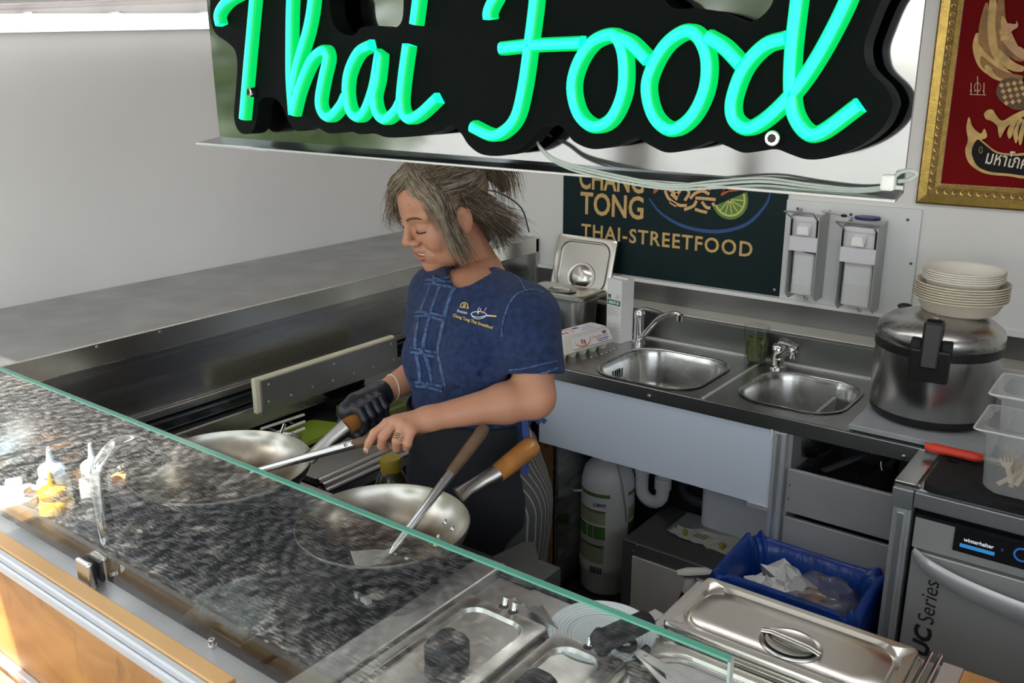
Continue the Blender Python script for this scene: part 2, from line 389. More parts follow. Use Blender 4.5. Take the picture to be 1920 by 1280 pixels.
LEAF = mat('leaf_green', (.17, .27, .07), .55, var=.35, vscale=3, coords='Object')
BARK = mat('bark', (.11, .085, .06), .9, var=.3, vscale=20, bump=.5, bscale=40)
def tree(name, label, base, h, crown_c, crown_r, nleaf, lsize, seed):
    rg = np.random.default_rng(seed); T = thing(name, label, 'tree', base, 'trees outside the stall')
    mb = MB(); mb.tube([base, (base[0]+.05, base[1]-.04, h*.5), (crown_c[0], crown_c[1], crown_c[2])], [.16, .12, .06], 10)
    for k in range(7):
        a = k*.9; e2 = (crown_c[0]+math.cos(a)*crown_r[0]*.7, crown_c[1]+math.sin(a)*crown_r[1]*.7, crown_c[2]+crown_r[2]*.3*math.sin(k))
        mb.tube([(crown_c[0], crown_c[1], crown_c[2]-.8), ((crown_c[0]+e2[0])/2, (crown_c[1]+e2[1])/2, (crown_c[2]+e2[2])/2-.1), e2], [.05, .035, .01], 6)
    mb.build('trunk', BARK, T)
    cl = rg.normal(size=(max(20, nleaf//22), 3)); cl /= np.linalg.norm(cl, axis=1)[:, None]; cl *= rg.random((len(cl), 1))**.4
    cen = np.array(crown_c)+cl*np.array(crown_r)
    p = cen[rg.integers(0, len(cen), nleaf)]+rg.normal(size=(nleaf, 3))*.20*np.array([1, 1, .7])*max(crown_r)/1.6
    a = rg.normal(size=(nleaf, 3)); a /= np.linalg.norm(a, axis=1)[:, None]; c = np.cross(a, rg.normal(size=(nleaf, 3))); c /= np.linalg.norm(c, axis=1)[:, None]
    s = lsize*(.6+.8*rg.random((nleaf, 1)))
    n3 = np.cross(a, c)*s*.12
    V = np.concatenate([p-a*s, p+c*s*.45+n3, p+a*s, p-c*s*.45+n3]); i = np.arange(nleaf); Fq = np.stack([i, i+nleaf, i+2*nleaf, i+3*nleaf], 1)
    lo = np_mesh('foliage', V, Fq, LEAF, T, smooth=False); lo['kind'] = 'stuff'
    return T
tree('shade_tree', 'leafy shade tree standing close in front of the stall', (-3.6, -4.8, -.06), 6, (-2.9, -4.3, 5.0), (2.2, 1.9, 1.0), 2800, .11, 1)
tree('shade_tree', 'broad shade tree reaching over the serving side', (2.9, -4.4, -.06), 6, (2.7, -3.4, 4.9), (1.7, 1.6, 1.0), 4500, .10, 2)
tree('park_tree', 'tall park tree at the left across the path', (-8.5, -5.5, -.06), 6, (-8.5, -5.5, 3.4), (2.2, 2.0, 2.6), 5200, .13, 3)
tree('park_tree', 'tall park tree far across the path', (-5.2, -11.0, -.06), 7, (-5.2, -11.0, 4.4), (2.2, 2.0, 2.6), 5200, .13, 4)
tree('park_tree', 'bushy park tree straight across the path', (.6, -12.0, -.06), 6, (.6, -12.0, 4.6), (2.4, 1.8, 2.4), 5200, .13, 5)
tree('park_bush', 'dense bush row across the path at the left', (-12.5, -9.0, -.06), 2, (-12.5, -9.0, .8), (2.6, .8, .9), 2200, .12, 6)
HEDGE = mat('hedge_green', (.09, .16, .04), .7, var=.4, vscale=14, bump=.8, bscale=30)

# ================================================================ left side: raised steel shelf unit
U = thing('raised_shelf', 'long stainless steel raised shelf along the left wall', 'shelf', (-2.26, 1.7, 0))
MB().box(XL+.002, -2.004, .66, 2.79, 1.135, 1.155).build('shelf_top', STEEL_S, U, bevel=.002)
MB().box(-2.004, -1.995, .66, 2.79, 1.100, 1.156).build('front_lip', STEEL_L, U, bevel=.002)  # lighter steel than the shelf, standing in for the lip's bright reflection
MB().box(-2.04, -2.016, .66, 2.79, .934, 1.135).build('front_panel', STEEL_M, U, bevel=.001)
MB().box(-2.016, -2.000, .66, 2.79, .926, .945).build('lower_flange', STEEL, U, bevel=.002)
MB().box(-2.04, -1.975, .66, 2.79, .897, .923).build('dark_rail', mat('dark_gloss_rail', (.06, .07, .085), .12, .9), U, bevel=.003)
MB().box(-2.03, -1.945, .66, 2.70, .835, .892).build('lower_rail', STEEL, U, bevel=.004)
MB().box(-2.41, -2.40, .66, 2.79, .0, 1.135).build('back_panel', DARK, U)
MB().box(-2.40, -1.995, 2.772, 2.79, .75, 1.153).build('end_panel', STEEL, U, bevel=.001)
MB().box(XL+.002, -1.998, .645, .66, .0, 1.155).build('near_end_panel', STEEL, U, bevel=.001)
for k in range(2):
    MB().box(-2.40, -2.02, 1.6+k*.9, 1.615+k*.9, .84, 1.135).build('bracket', DARK, U)
for px in ((198, 611), (455, 672), (182, 650), (300, 622)):
    p = atx(px[0], px[1], -1.995); 
    if 1.10 < p[2] < 1.155: disc_screw('screw', p, (1, 0, 0), .004, SCREW, U)

R_ = thing('riveted_plate', 'steel plate with rivets on a cream board under the raised shelf', 'wall plate', (-1.92, 1.64, .885))
MB().box(-1.921, -1.905, 1.375, 1.90, .888, .986).build('board', CREAM, R_, bevel=.003)
MB().box(-1.905, -1.897, 1.39, 1.902, .884, .979).build('plate', mat('dull_steel', (.36, .35, .33), .38, 1, var=.06, vscale=8, rvar=.06), R_, bevel=.001)
for px in ((732.7, 645), (737.7, 674), (699, 688.6), (663, 700.6), (624.4, 714), (626.4, 683), (585.8, 725.6), (504, 721), (504, 753), (546, 741)):
    disc_screw('rivet', atx(px[0], px[1], -1.897), (1, 0, 0), .0042, STEEL, R_, .003)

# left work counter below it
LC = thing('left_work_counter', 'low steel work counter below the riveted plate', 'counter', (-2.0, 2.0, 0))
MB().box(-2.40, -1.625, 1.33, 2.70, .775, .795).build('worktop', STEEL_S, LC, bevel=.002)
for k, (x, z) in enumerate(((-1.622, .797), (-1.606, .790), (-1.596, .778))):
    MB().tube([(x, 1.33, z-.008), (x, 2.70, z-.008)], .0085, 10).build('edge_bead', STEEL, LC)
MB().box(-1.625, -1.598, 1.33, 2.70, .735, .775).build('edge_fascia', STEEL_S, LC, bevel=.002)
MB().box(-2.38, -1.66, 1.36, 2.70, .10, .735).build('carcass', mat('navy_dark', (.03, .033, .045), .35, .3, var=.1), LC, bevel=.003)
MB().box(-2.36, -1.70, 1.38, 2.68, .0, .10).build('plinth', BLACKM, LC)
MB().box(-1.66, -1.652, 1.40, 2.02, .14, .71).build('door', mat('navy_dark'), LC, bevel=.002)
MB().box(-1.66, -1.652, 2.04, 2.66, .14, .71).build('door', mat('navy_dark'), LC, bevel=.002)

# ================================================================ front counter
FC = thing('serving_counter', 'front serving counter with black cooktop behind the glass', 'counter', (-1.0, .95, 0))
COOK = mat('black_cooktop', (.016, .017, .019), .33, 0, var=.5, vscale=18, bump=.06, bscale=120, spec=.5)
MB().box(-1.842, -.925, .68, 1.175, .84, .866).build('cooktop', COOK, FC, bevel=.002)
MB().box(-2.38, -1.842, .68, 1.175, .80, .815).build('side_tray', STEEL_S, FC, bevel=.002)
MB().box(-2.38, -.915, 1.175, 1.195, .82, .872).build('rear_edge', STEEL, FC, bevel=.003)
MB().box(-.925, -.87, .66, 1.12, .86, .922).build('divider_bar', STEEL_W, FC, bevel=.004)
MB().box(-.87, -.585, .68, 1.105, .885, .905).build('steel_top', STEEL_W, FC, bevel=.002)
MB().box(-.585, -.18, .68, 1.30, .885, .905).build('steel_top', STEEL_W, FC, bevel=.002)
MB().box(-2.38, -.18, .70, 1.10, .10, .83).build('cabinet_body', DARK, FC, bevel=.003)
MB().box(-2.36, -.20, .72, 1.06, .0, .10).build('plinth', BLACKM, FC)
MB().box(-2.50, .95, .634, .672, .885, .916).build('steel_rim', STEEL_S, FC, bevel=.002)
# folded sheet sticking out at the rear
s0 = [(-.925, 1.10, .910), (-.905, 1.215, .910), (-.895, 1.228, .910), (-.885, 1.228, .910), (-.80, 1.135, .910), (-.80, 1.10, .910)]
mb = MB(); mb.prism(s0, (0, 0, -.003)); mb.box(-.845, -.797, 1.125, 1.185, .85, .909)
mb.build('splash_sheet', mat('grey_sheet', (.055, .058, .058), .5, .3, var=.08), FC, bevel=.001)

# fascia towards the customers
FA = thing('counter_fascia', 'orange plywood fascia with aluminium profile below the glass', 'counter front', (-1.0, .62, 0))
PLY = bpy.data.materials.new('orange_plywood'); PLY.use_nodes = True
t = PLY.node_tree; N = t.nodes; L = t.links; b = N['Principled BSDF']; b.inputs['Roughness'].default_value = .38
tc = N.new('ShaderNodeTexCoord'); mp = N.new('ShaderNodeMapping'); mp.inputs['Scale'].default_value = (2.2, 1, 7); L.new(tc.outputs['Object'], mp.inputs['Vector'])
n1 = N.new('ShaderNodeTexNoise'); n1.inputs['Scale'].default_value = 2.4; n1.inputs['Detail'].default_value = 7; n1.inputs['Distortion'].default_value = .6; L.new(mp.outputs[0], n1.inputs['Vector'])
n2 = N.new('ShaderNodeTexNoise'); n2.inputs['Scale'].default_value = 16; n2.inputs['Detail'].default_value = 3
mp2 = N.new('ShaderNodeMapping'); mp2.inputs['Scale'].default_value = (1.1, 1, .5); L.new(tc.outputs['Object'], mp2.inputs['Vector']); L.new(mp2.outputs[0], n2.inputs['Vector'])
rp = N.new('ShaderNodeValToRGB'); e = rp.color_ramp.elements; e[0].position = .3; e[0].color = (.27, .115, .026, 1); e[1].position = .72; e[1].color = (.46, .22, .058, 1); L.new(n1.outputs[0], rp.inputs[0])
r2 = N.new('ShaderNodeValToRGB'); e = r2.color_ramp.elements; e[0].position = .57; e[0].color = (0, 0, 0, 1); e[1].position = .74; e[1].color = (1, 1, 1, 1); L.new(n2.outputs[0], r2.inputs[0])
mx = N.new('ShaderNodeMix'); mx.data_type = 'RGBA'; mx.inputs[7].default_value = (.17, .06, .012, 1); L.new(r2.outputs[0], mx.inputs[0]); L.new(rp.outputs[0], mx.inputs[6]); L.new(mx.outputs[2], b.inputs['Base Color'])
MATS['orange_plywood'] = PLY
TRIMW = mat('light_wood_edge', (.60, .36, .15), .5, var=.12, vscale=6, stretch=(.4, 1, 8))
MB().box(-2.55, .95, .603, .634, .55, .890).build('plywood_panel', PLY, FA)
MB().box(-2.55, -.985, .606, .634, .890, .926).build('wood_edge', TRIMW, FA, bevel=.002)
MB().box(-.975, .95, .606, .634, .890, .926).build('wood_edge', TRIMW, FA, bevel=.002)
mb = MB(); mb.box(-2.55, .95, .592, .606, .884, .923); mb.box(-2.55, .95, .586, .592, .896, .911)
mb.build('aluminium_profile', ALU, FA, bevel=.003)
MB().box(-2.55, .95, .590, .603, .650, .668).build('lower_profile', ALU, FA, bevel=.002)
LD = thing('deck_ledge', 'ribbed wooden deck boards of the ledge at lower left', 'ledge', (-1.6, .45, .64))
DECK = mat('deck_wood', (.48, .27, .13), .6, var=.15, vscale=4, stretch=(.3, 6, 6))
for k in range(1):
    y1 = .588-k*.136; mb = MB(); mb.box(-2.55, .95, y1-.085, y1, .625, .644)
    for q in range(8): mb.box(-2.55, .95, y1-.083+q*.01, y1-.0775+q*.01, .644, .6475)
    mb.build('board', DECK, LD)

# sneeze guard
SG = thing('sneeze_guard', 'clear glass sneeze guard standing on the front counter', 'glass screen', (-1.0, .655, .9))
GLASS = thin_glass('clear_glass', (.955, .975, .968), 1.56); GEDGE = mat('green_glass_edge', (.10, .34, .25), .12, spec=.6, var=.1, vscale=6)
GY0, GY1, GZ0, GZ1, GX0, GX1 = .6545, .6625, .905, 1.255, -2.52, -.262
mb = MB(); mb.add([(GX0, GY0, GZ0), (GX1, GY0, GZ0), (GX1, GY0, GZ1), (GX0, GY0, GZ1)], [(0, 1, 2, 3)]); mb.add([(GX0, GY1, GZ0), (GX1, GY1, GZ0), (GX1, GY1, GZ1), (GX0, GY1, GZ1)], [(3, 2, 1, 0)])
me = bpy.data.meshes.new('pane'); me.from_pydata(mb.v, [], mb.f); me.materials.append(GLASS); link('pane', me, SG)
mb = MB(); mb.box(GX0, GX1, GY0, GY1, GZ1, GZ1+.0025); mb.box(GX0, GX1, GY0, GY1, GZ0-.0025, GZ0)
mb.build('polished_edge', GEDGE, SG)
MB().box(GX1, GX1+.0025, GY0, GY1, GZ0, GZ1).build('polished_edge', mat('glass_end', (.35, .42, .41), .1), SG)
# right-hand return pane at the end of the guard
CL = thing('glass_clamp', 'square steel glass clamp at the foot of the glass', 'clamp', (-1.42, .65, .91))
MB().box(-1.440, -1.396, .640, .6505, .906, .958).build('front_jaw', STEEL_L, CL, bevel=.004)
MB().box(-1.440, -1.396, .667, .677, .906, .958).build('rear_jaw', STEEL_L, CL, bevel=.004)
MB().box(-1.438, -1.398, .6506, .6542, .908, .954).build('gasket', BLACKR, CL)
MB().box(-1.438, -1.398, .663, .667, .908, .954).build('gasket', BLACKR, CL)
BT = thing('socket_bolt', 'small hexagon socket bolt on the steel rim before the glass', 'bolt', (-1.07, .645, .916))
p = atz(398, 1212, .916); mb = MB(); mb.cyl((p[0], p[1], .916), (p[0], p[1], .919), .0075, n=20); mb.build('washer', STEEL, BT)
mb = MB(); mb.lathe([(.0001, .9205), (.0028, .9205), (.0028, .929), (.0048, .929), (.0052, .928), (.0052, .919), (.0001, .919)], (p[0], p[1], 0), 16); mb.build('cap_head', CHROME, BT, sharp=30)
# ================================================================ rear sink counter
RC = thing('sink_counter', 'stainless steel sink counter along the rear wall', 'counter', (-1.2, 2.45, 0))
CT = .88
def circ_rect(cx, cy, w, h, r, z, n=6): return [(x, y, z) for x, y in rrect(cx, cy, w, h, r, n)]
S1 = (-1.235, 2.395, .33, .335); S2 = (-.815, 2.43, .285, .30)      # sink bowls: centre, size
def top_with_holes(x0, x1, y0, y1, z0, z1, holes):
    me = curve_mesh([[(x0, y0), (x1, y0), (x1, y1), (x0, y1)]]+[list(reversed(rrect(*h))) for h in holes], (z1-z0)/2)
    for v in me.vertices: v.co.z += (z0+z1)/2
    return me
me = top_with_holes(-2.0, -.425, 2.212, 2.665, CT-.022, CT, [(S1[0], S1[1], S1[2], S1[3], .09), (S2[0], S2[1], S2[2], S2[3], .085)])
me.materials.append(STEEL); link('worktop', me, RC)
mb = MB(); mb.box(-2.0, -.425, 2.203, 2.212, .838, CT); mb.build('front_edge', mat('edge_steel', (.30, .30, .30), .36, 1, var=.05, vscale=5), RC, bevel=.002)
mb = MB(); mb.box(-2.0, -.40, 2.665, 2.69, .84, .972); mb.build('splashback', mat('splash_reflect_dark', (.22, .225, .22), .36, 1, var=.05, vscale=5), RC, bevel=.002)  # same steel as the worktop, its dark reflection put into the colour
mb = MB(); mb.box(-2.0, -.05, 2.69, 2.799, .955, .974); mb.build('rear_ledge', mat('ledge_lit_tone', (.66, .64, .57), .3, .3, var=.04), RC, bevel=.002)  # pale colour stands in for light falling on the upward face
MB().box(-2.0, -.05, 2.790, 2.799, .974, 1.041).build('upper_splashback', mat('splash_reflect_mid', (.24, .24, .238), .34, 1, var=.05, vscale=5), RC, bevel=.001)  # darkened steel colour imitates what this band reflects
MB().box(-2.0, .0, 2.785, 2.7995, 1.041, 1.054).build('white_sealing_strip', WHITE, RC)
MB().box(-1.019, -1.011, 2.214, 2.662, CT, CT+.0025).build('joint_bead', mat('bright_bead', (.8, .8, .78), .3, .6), RC)
MB().box(-1.55, -.43, 2.655, 2.665, CT, CT+.006).build('silicone_bead', mat('silicone', (.6, .6, .56), .4), RC)
def sink(name_lab, S, depth, z0):
    K = thing('sink_bowl', name_lab, 'sink', (S[0], S[1], z0-depth), 'sink bowls')
    cx, cy, w, h = S; rings = []
    for (dw, z, r) in ((.022, .0035, .10), (.018, .005, .098), (.006, .004, .092), (0, -.002, .09), (-.012, -.02, .085), (-.022, -depth*.7, .08), (-.045, -depth*.93, .07), (-.09, -depth, .05)):
        rings.append(circ_rect(cx, cy, w+dw, h+dw, r, z0+z, 8))
    mb = MB(); mb.loft(rings, caps=(False, True)); mb.build('bowl', mat('sink_steel', (.52, .52, .50), .24, 1, rvar=.06, vscale=20, var=.05), K, sharp=60)
    mb = MB(); mb.lathe([(.0001, z0-depth+.003), (.02, z0-depth+.002), (.032, z0-depth+.006), (.036, z0-depth+.003)], (cx, cy, 0), 20); mb.build('drain', CHROME, K)
    return K
K1 = sink('wide steel sink bowl beside the egg carton', S1, .15, CT)
for k in range(4):
    y = S1[1]-.03+k*.013
    MB().box(S1[0]-S1[2]/2+.0115, S1[0]-S1[2]/2+.0135, y-.003, y+.003, CT-.062, CT-.032).build('overflow_slot', BLACK, K1)
K2 = sink('steel sink bowl beside the rice cooker, holding a plastic tub', S2, .15, CT)
# tub lying in second sink
TB = thing('plastic_tub', 'clear plastic tub with yellow sponge in the sink', 'tub', (-.80, 2.40, .745))
CLEARP = thin_glass('clear_plastic', (.93, .94, .93), 1.4, .08, .10)
mb = MB(); Mx = Matrix.Translation((-.79, 2.41, .775)) @ Matrix.Rotation(.35, 4, 'Z') @ Matrix.Rotation(.35, 4, 'Y')
rg = [[Mx @ Vector((x, y, z)) for x, y in rrect(0, 0, wd, wd*.72, .02)] for wd, z in ((.11, -.03), (.13, .02), (.142, .022), (.142, .025))]
mb.loft(rg, caps=(True, False)); mb.build('tub', CLEARP, TB)
mb = MB(); mb.loft([[Mx @ Vector((x, y, z)) for x, y in rrect(.01, 0, .07*s, .05*s, .015)] for s, z in ((.9, -.028), (1, -.02), (1, -.012), (.85, -.006))]); mb.build('sponge', mat('ochre_sponge', (.45, .34, .07), .9, var=.3, vscale=60, bump=.5), TB)

MB().box(-1.575, -.80, 2.207, 2.214, .612, .842).build('white_panel', WLAM, RC, bevel=.001)
MB().box(-.86, -.80, 2.20, 2.207, .600, .614).build('panel_clip', ALU, RC, bevel=.001)
for nm, x0, x1 in (('left_post', -.80, -.765), ('post_lip', -.788, -.776)):
    MB().box(x0, x1, 2.200 if nm == 'left_post' else 2.197, 2.24, .0, .838).build(nm, ALU if nm == 'left_post' else mat('pale_alu', (.75, .77, .78), .3, .8), RC, bevel=.002)
disc_screw('bolt', aty(1217, 742, 2.203), (0, -1, 0), .006, SCREW, RC, .006); disc_screw('bolt', aty(1695, 856, 2.203), (0, -1, 0), .006, SCREW, RC, .006)
mb = MB(); p = aty(1447, 805, 2.203); ribbon(mb, [p, p+np.array([.003, 0, -.012]), p+np.array([.0, 0, -.024])], .006, (0, -1, 0), .002); mb.build('silicone_smear', WPLAST, RC)
# drainer dimples
for px in ((1094.6, 671), (1108.7, 669), (1118.6, 666.5), (1128, 663.4), (1136.7, 660), (1144.5, 656.7), (1151.5, 653), (1157.8, 649.5)):
    p = atz(px[0], px[1], CT); MB().sphere((p[0], p[1], CT), .0035, 10, 6, sc=(1.4, 1, .5)).build('drainer_stud', CHROME, RC)
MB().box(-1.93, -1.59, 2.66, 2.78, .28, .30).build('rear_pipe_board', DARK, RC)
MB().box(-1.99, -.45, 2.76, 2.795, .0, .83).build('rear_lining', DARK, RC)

# drawers
DU = thing('drawer_unit', 'grey steel drawer unit between aluminium posts', 'drawers', (-.6, 2.4, 0))
MB().box(-.765, -.755, 2.225, 2.66, .12, .835).build('side_panel', GREYM, DU); MB().box(-.452, -.445, 2.225, 2.66, .12, .835).build('side_panel', GREYM, DU)
MB().box(-.755, -.452, 2.65, 2.66, .12, .835).build('back_panel', DARK, DU)
for k, (z0, z1) in enumerate(((.613, .738), (.395, .598), (.18, .38))):
    d = MB().box(-.757, -.455, 2.208, 2.222, z0, z1).build('drawer', GREYM, DU, bevel=.002)
    mb = MB(); mb.box(-.75, -.46, 2.222, 2.64, z0+.004, z0+.012); mb.box(-.75, -.745, 2.222, 2.64, z0, z1-.02); mb.box(-.465, -.46, 2.222, 2.64, z0, z1-.02); mb.build('drawer_tray', DARK, d)
    for q in range(2): disc_screw('rivet', (-.748, 2.208, z0+.04+.04*q), (0, -1, 0), .003, SCREW, d, .0012)
MB().box(-.76, -.45, 2.23, 2.66, .10, .12).build('base', DARK, DU)
# cutlery and bits in the open top drawer
TOOLG = mat('tool_grey', (.32, .33, .34), .35, .7); REDP = mat('red_plastic', (.55, .03, .02), .4)
def stick(name, label, cat, a, b, r, m, parts=None, group=None, flat=.4):
    T = thing(name, label, cat, a, group); MB().tube([a, (np.array(a)+np.array(b))/2, b], [r, r*1.1, r*.8], 8, flat=flat).build('shaft', m, T)
    if parts: MB().tube([b, np.array(b)+(np.array(b)-np.array(a))*.35], [r*1.2, r*2.0], 8, flat=.3).build('head', parts, T)
    return T
stick('thermometer', 'grey handled tool with red end in the open drawer', 'tool', (-.70, 2.34, .70), (-.63, 2.50, .715), .012, TOOLG, REDP)
stick('knife', 'steel knife lying in the open drawer', 'knife', (-.60, 2.30, .72), (-.56, 2.46, .735), .008, STEEL, BLACK)
stick('whisk', 'dark handled utensil in the open drawer', 'utensil', (-.52, 2.28, .705), (-.55, 2.50, .71), .009, BLACK, STEEL)
stick('peeler', 'pale handled utensil at the back of the open drawer', 'utensil', (-.72, 2.50, .72), (-.68, 2.60, .73), .008, WPLAST)
p = aty(1652, 865, 2.21); mb = MB(); mb.tube([p, p+np.array([0, .002, -.012]), p+np.array([.004, .003, -.024])], [.0016, .0014, .0012], 6)
tag(mb.build('cable_tie_end', WPLAST), 'white cable tie end hanging under the counter over the drawer', 'cable tie')

# right-hand machine bay: post, black board shelf, dishwasher
RB = thing('machine_bay', 'aluminium frame with steel shelf over the dishwasher', 'frame', (-.2, 2.3, 0))
mb = MB(); mb.box(-.437, -.398, 2.0, 2.04, .0, .84); mb.box(-.430, -.405, 1.994, 2.0, .0, .84); mb.build('post', ALU, RB, bevel=.003)
MB().box(-.424, -.411, 1.990, 1.994, .0, .80).build('post_inlay', mat('pale_alu'), RB)
MB().box(-.440, -.395, 1.985, 2.045, .815, .862).build('post_clamp', ALU_G, RB, bevel=.002)
MB().box(-.440, -.393, 1.995, 2.21, .862, .876).build('side_rail', STEEL, RB, bevel=.002)
MB().box(-.393, .30, 1.985, 1.998, .825, .862).build('front_rail', ALU_G, RB, bevel=.002)
MB().box(-.425, .30, 1.998, 2.70, .855, .866).build('shelf', STEEL_S, RB, bevel=.002)
disc_screw('bolt', aty(1722, 911, 1.985), (0, -1, 0), .007, SCREW, RB, .006)
mb = MB(); mb.box(.26, .30, 2.0, 2.04, .0, .84); mb.build('post', ALU, RB, bevel=.003)
BB = thing('black_cutting_board', 'scratched black cutting board on the right shelf', 'cutting board', (-.1, 2.1, .867))
me = curve_mesh([rrect(-.03, 2.09, .70, .205, .02), list(reversed(rrect(-.352, 2.155, .028, .022, .0105)))], .009)
for v in me.vertices: v.co.z += .877
me.materials.append(mat('scratched_black', (.016, .016, .017), .6, spec=.2, var=.5, vscale=60, stretch=(.4, 3, 1))); link('board', me, BB)
DW = thing('dishwasher', 'undercounter steel dishwasher with display and curved handle', 'dishwasher', (-.05, 2.3, 0))
DWS = mat('dishwasher_steel', (.55, .55, .53), .42, .45, var=.04, vscale=5, rvar=.04)
MB().box(-.388, .24, 2.02, 2.62, .0, .822).build('body', mat('dark_case', (.05, .05, .055), .4, .3), DW, bevel=.004)
MB().box(-.388, .24, 2.0, 2.02, .722, .800).build('control_panel', DWS, DW, bevel=.002)
MB().box(-.386, .24, 1.995, 2.05, .800, .808).build('top_gap', BLACKM, DW)
dr = MB().box(-.386, .24, 1.998, 2.02, .08, .716).build('door', DWS, DW, bevel=.003)
q = [aty(*px, 1.999) for px in ((1793, 980), (1920, 1012), (1920, 1066), (1787, 1030))]
x1 = .10; zt, zb = q[0][2], q[3][2]
disp = MB().box(q[0][0], x1, 1.996, 2.0, zb, zt).build('display', BLACK, DW, bevel=.001)
CYAN = mat('screen_cyan', (.02, .15, .4), .4, emit=(.05, .35, .8), estr=.40); WTXT = mat('screen_white', (.8, .8, .8), .4, emit=(.8, .85, .9), estr=.35)
a, b2 = aty(1806, 1017, 1.9955), aty(1863, 1029, 1.9955); zc = (a[2]+b2[2])/2
text('lettering', 'winterhalter', WTXT, (a[0], 1.9955, zc+.002), (b2[0], 1.9955, zc+.002), (0, 0, 1), .0125, disp, bold=.0002)
MB().box(a[0]-.006, b2[0]+.003, 1.9945, 1.996, zc-.013, zc-.005).build('screen_bar', CYAN, disp)
p = aty(1880, 1031, 1.9955); MB().add([(p[0]-.003, 1.9952, p[2]+.005), (p[0]+.004, 1.9952, p[2]), (p[0]-.003, 1.9952, p[2]-.005)], [(0, 1, 2)]).build('play_mark', mat('dim_blue', (.05, .08, .2), .5), disp)
p = aty(1916, 1040, 1.9955); MB().tube([(p[0]+.014*math.cos(t_), 1.9945, p[2]+.014*math.sin(t_)) for t_ in np.linspace(0, 2*math.pi, 28, endpoint=False)], .0022, 6, closed=True).build('start_button', mat('blue_ring', (.05, .2, .6), .4, emit=(.05, .2, .7), estr=.15), disp)
# handle: a bowed bar under the panel
hp = [(-.380, 1.996, .714), (-.368, 1.985, .710), (-.34, 1.965, .702), (-.25, 1.948, .684), (-.10, 1.945, .668), (.08, 1.955, .668), (.2, 1.98, .674), (.235, 1.997, .681)]
hh = [.010, .014, .019, .023, .025, .024, .018, .012]
rings = []
for (x, y, z), hgt in zip([tuple(v) for v in cr(hp, 4)], np.interp(np.linspace(0, 7, 29), range(8), hh)):
    rings.append([(x, y, z-hgt), (x, y-.006, z-hgt*.6), (x, y-.008, z), (x, y-.006, z+hgt*.6), (x, y, z+hgt), (x, y+.008, z+hgt*.7), (x, y+.008, z-hgt*.7)])
MB().loft(rings).build('handle', mat('handle_alu', (.60, .62, .62), .35, .4), dr)
DKT = mat('dark_print', (.03, .03, .028), .5)
p0 = aty(1716, 1224, 1.9975); p1 = aty(1736, 1170, 1.9975); p2 = aty(1745, 1088, 1.9975)
text('lettering', 'UC', DKT, (-.322, 1.9975, .459), (-.322, 1.9975, .536), (-1, 0, 0), .050, dr, bold=.0022, shear=.12)
text('lettering', 'Series', DKT, (-.320, 1.9975, .545), (-.320, 1.9975, .655), (-1, 0, 0), .050, dr, shear=.12)

# ================================================================ under the sink
FL = thing('water_filter', 'white cylindrical water filter with green label under the sink', 'water filter', (-1.44, 2.46, 0))
fc = (-1.462, 2.462, 0); fr = .0925
mb = MB(); mb.lathe([(.0001, .012), (.084, .012), (.090, .02), (.090, .09), (.094, .094), (.095, .125), (fr, .132), (fr, .395), (.091, .425), (.082, .462), (.060, .488), (.040, .497), (.040, .512), (.0001, .512)], fc, 40)
mb.build('canister', mat('filter_white', (.84, .85, .84), .35), FL, sharp=50)
MB().lathe([(.0001, .0), (.086, .0), (.086, .012), (.0001, .012)], fc, 32).build('base', DARK, FL)
MB().lathe([(.0001, .505), (.034, .505), (.034, .535), (.02, .55), (.0001, .55)], fc, 24).build('head', mat('filter_blue', (.05, .09, .22), .4), FL)
LG = mat('label_green', (.10, .26, .06), .5); LGP = mat('label_pale_green', (.42, .52, .30), .5); LW = mat('label_grey_text', (.35, .38, .36), .6); NAVY = mat('label_navy', (.03, .05, .25), .5)
def wrap(name, m, a0, a1, z0, z1, par=FL, r=fr+.0008):
    n = max(2, int(abs(a1-a0)/6)); mb = MB(); ang = np.radians(np.linspace(a0, a1, n+1))
    ri = [[(fc[0]+rr*math.cos(a), fc[1]+rr*math.sin(a), z) for rr, z in ((r-.0012, z0), (r, z0), (r, z1), (r-.0012, z1))] for a in ang]
    mb.loft(ri); return mb.build(name, m, par)
# angle facing the camera is about -60 degrees
A0 = math.degrees(math.atan2(-fc[1], -fc[0]))
lb = lambda nm, m, a0, a1, z0, z1, r=fr+.0008: wrap(nm, m, A0+a0, A0+a1, z0, z1, FL, r)
for (m, a0, a1, z0, z1) in ((LG, -78, 5, .385, .398), (LGP, -76, -4, .285, .335), (LG, -76, -4, .328, .336), (LG, -78, -4, .228, .276), (LGP, -76, -6, .135, .205), (LG, -76, -6, .196, .206),
                            (LG, 48, 85, .385, .398), (LGP, 50, 85, .295, .34), (LG, 50, 85, .235, .283), (LGP, 52, 85, .155, .21)):
    lb('label_band', m, a0, a1, z0, z1)
for k in range(7): lb('label_line', LW, -72, -12-(k % 3)*6, .322-k*.006, .3235-k*.006, fr+.0014)
for k in range(7): lb('label_line', LW, -72, -12-(k % 3)*7, .188-k*.007, .1895-k*.007, fr+.0014)
for k in range(4): lb('label_line', LW, -76, -6, .222-k*.0055, .2235-k*.0055, fr+.0014)
for a0, a1 in ((-31, -30), (-47, -46)): lb('label_rule', WPLAST, a0, a1, .228, .276, fr+.0014)
for k in range(13): lb('barcode', BLACK, -36+k*2.2, -36+k*2.2+(.6+.5*(k % 3)), .098, .122, .0958)
nB = Vector((math.cos(math.radians(A0-16)), math.sin(math.radians(A0-16)), 0)); tB = Vector((-nB.y, nB.x, 0)); cB = Vector(fc)+nB*(fr+.0012)
text('lettering', 'BWT', NAVY, cB-tB*.010+Vector((0, 0, .352)), cB+tB*.022+Vector((0, 0, .352)), (0, 0, 1), .016, FL, bold=.0006)
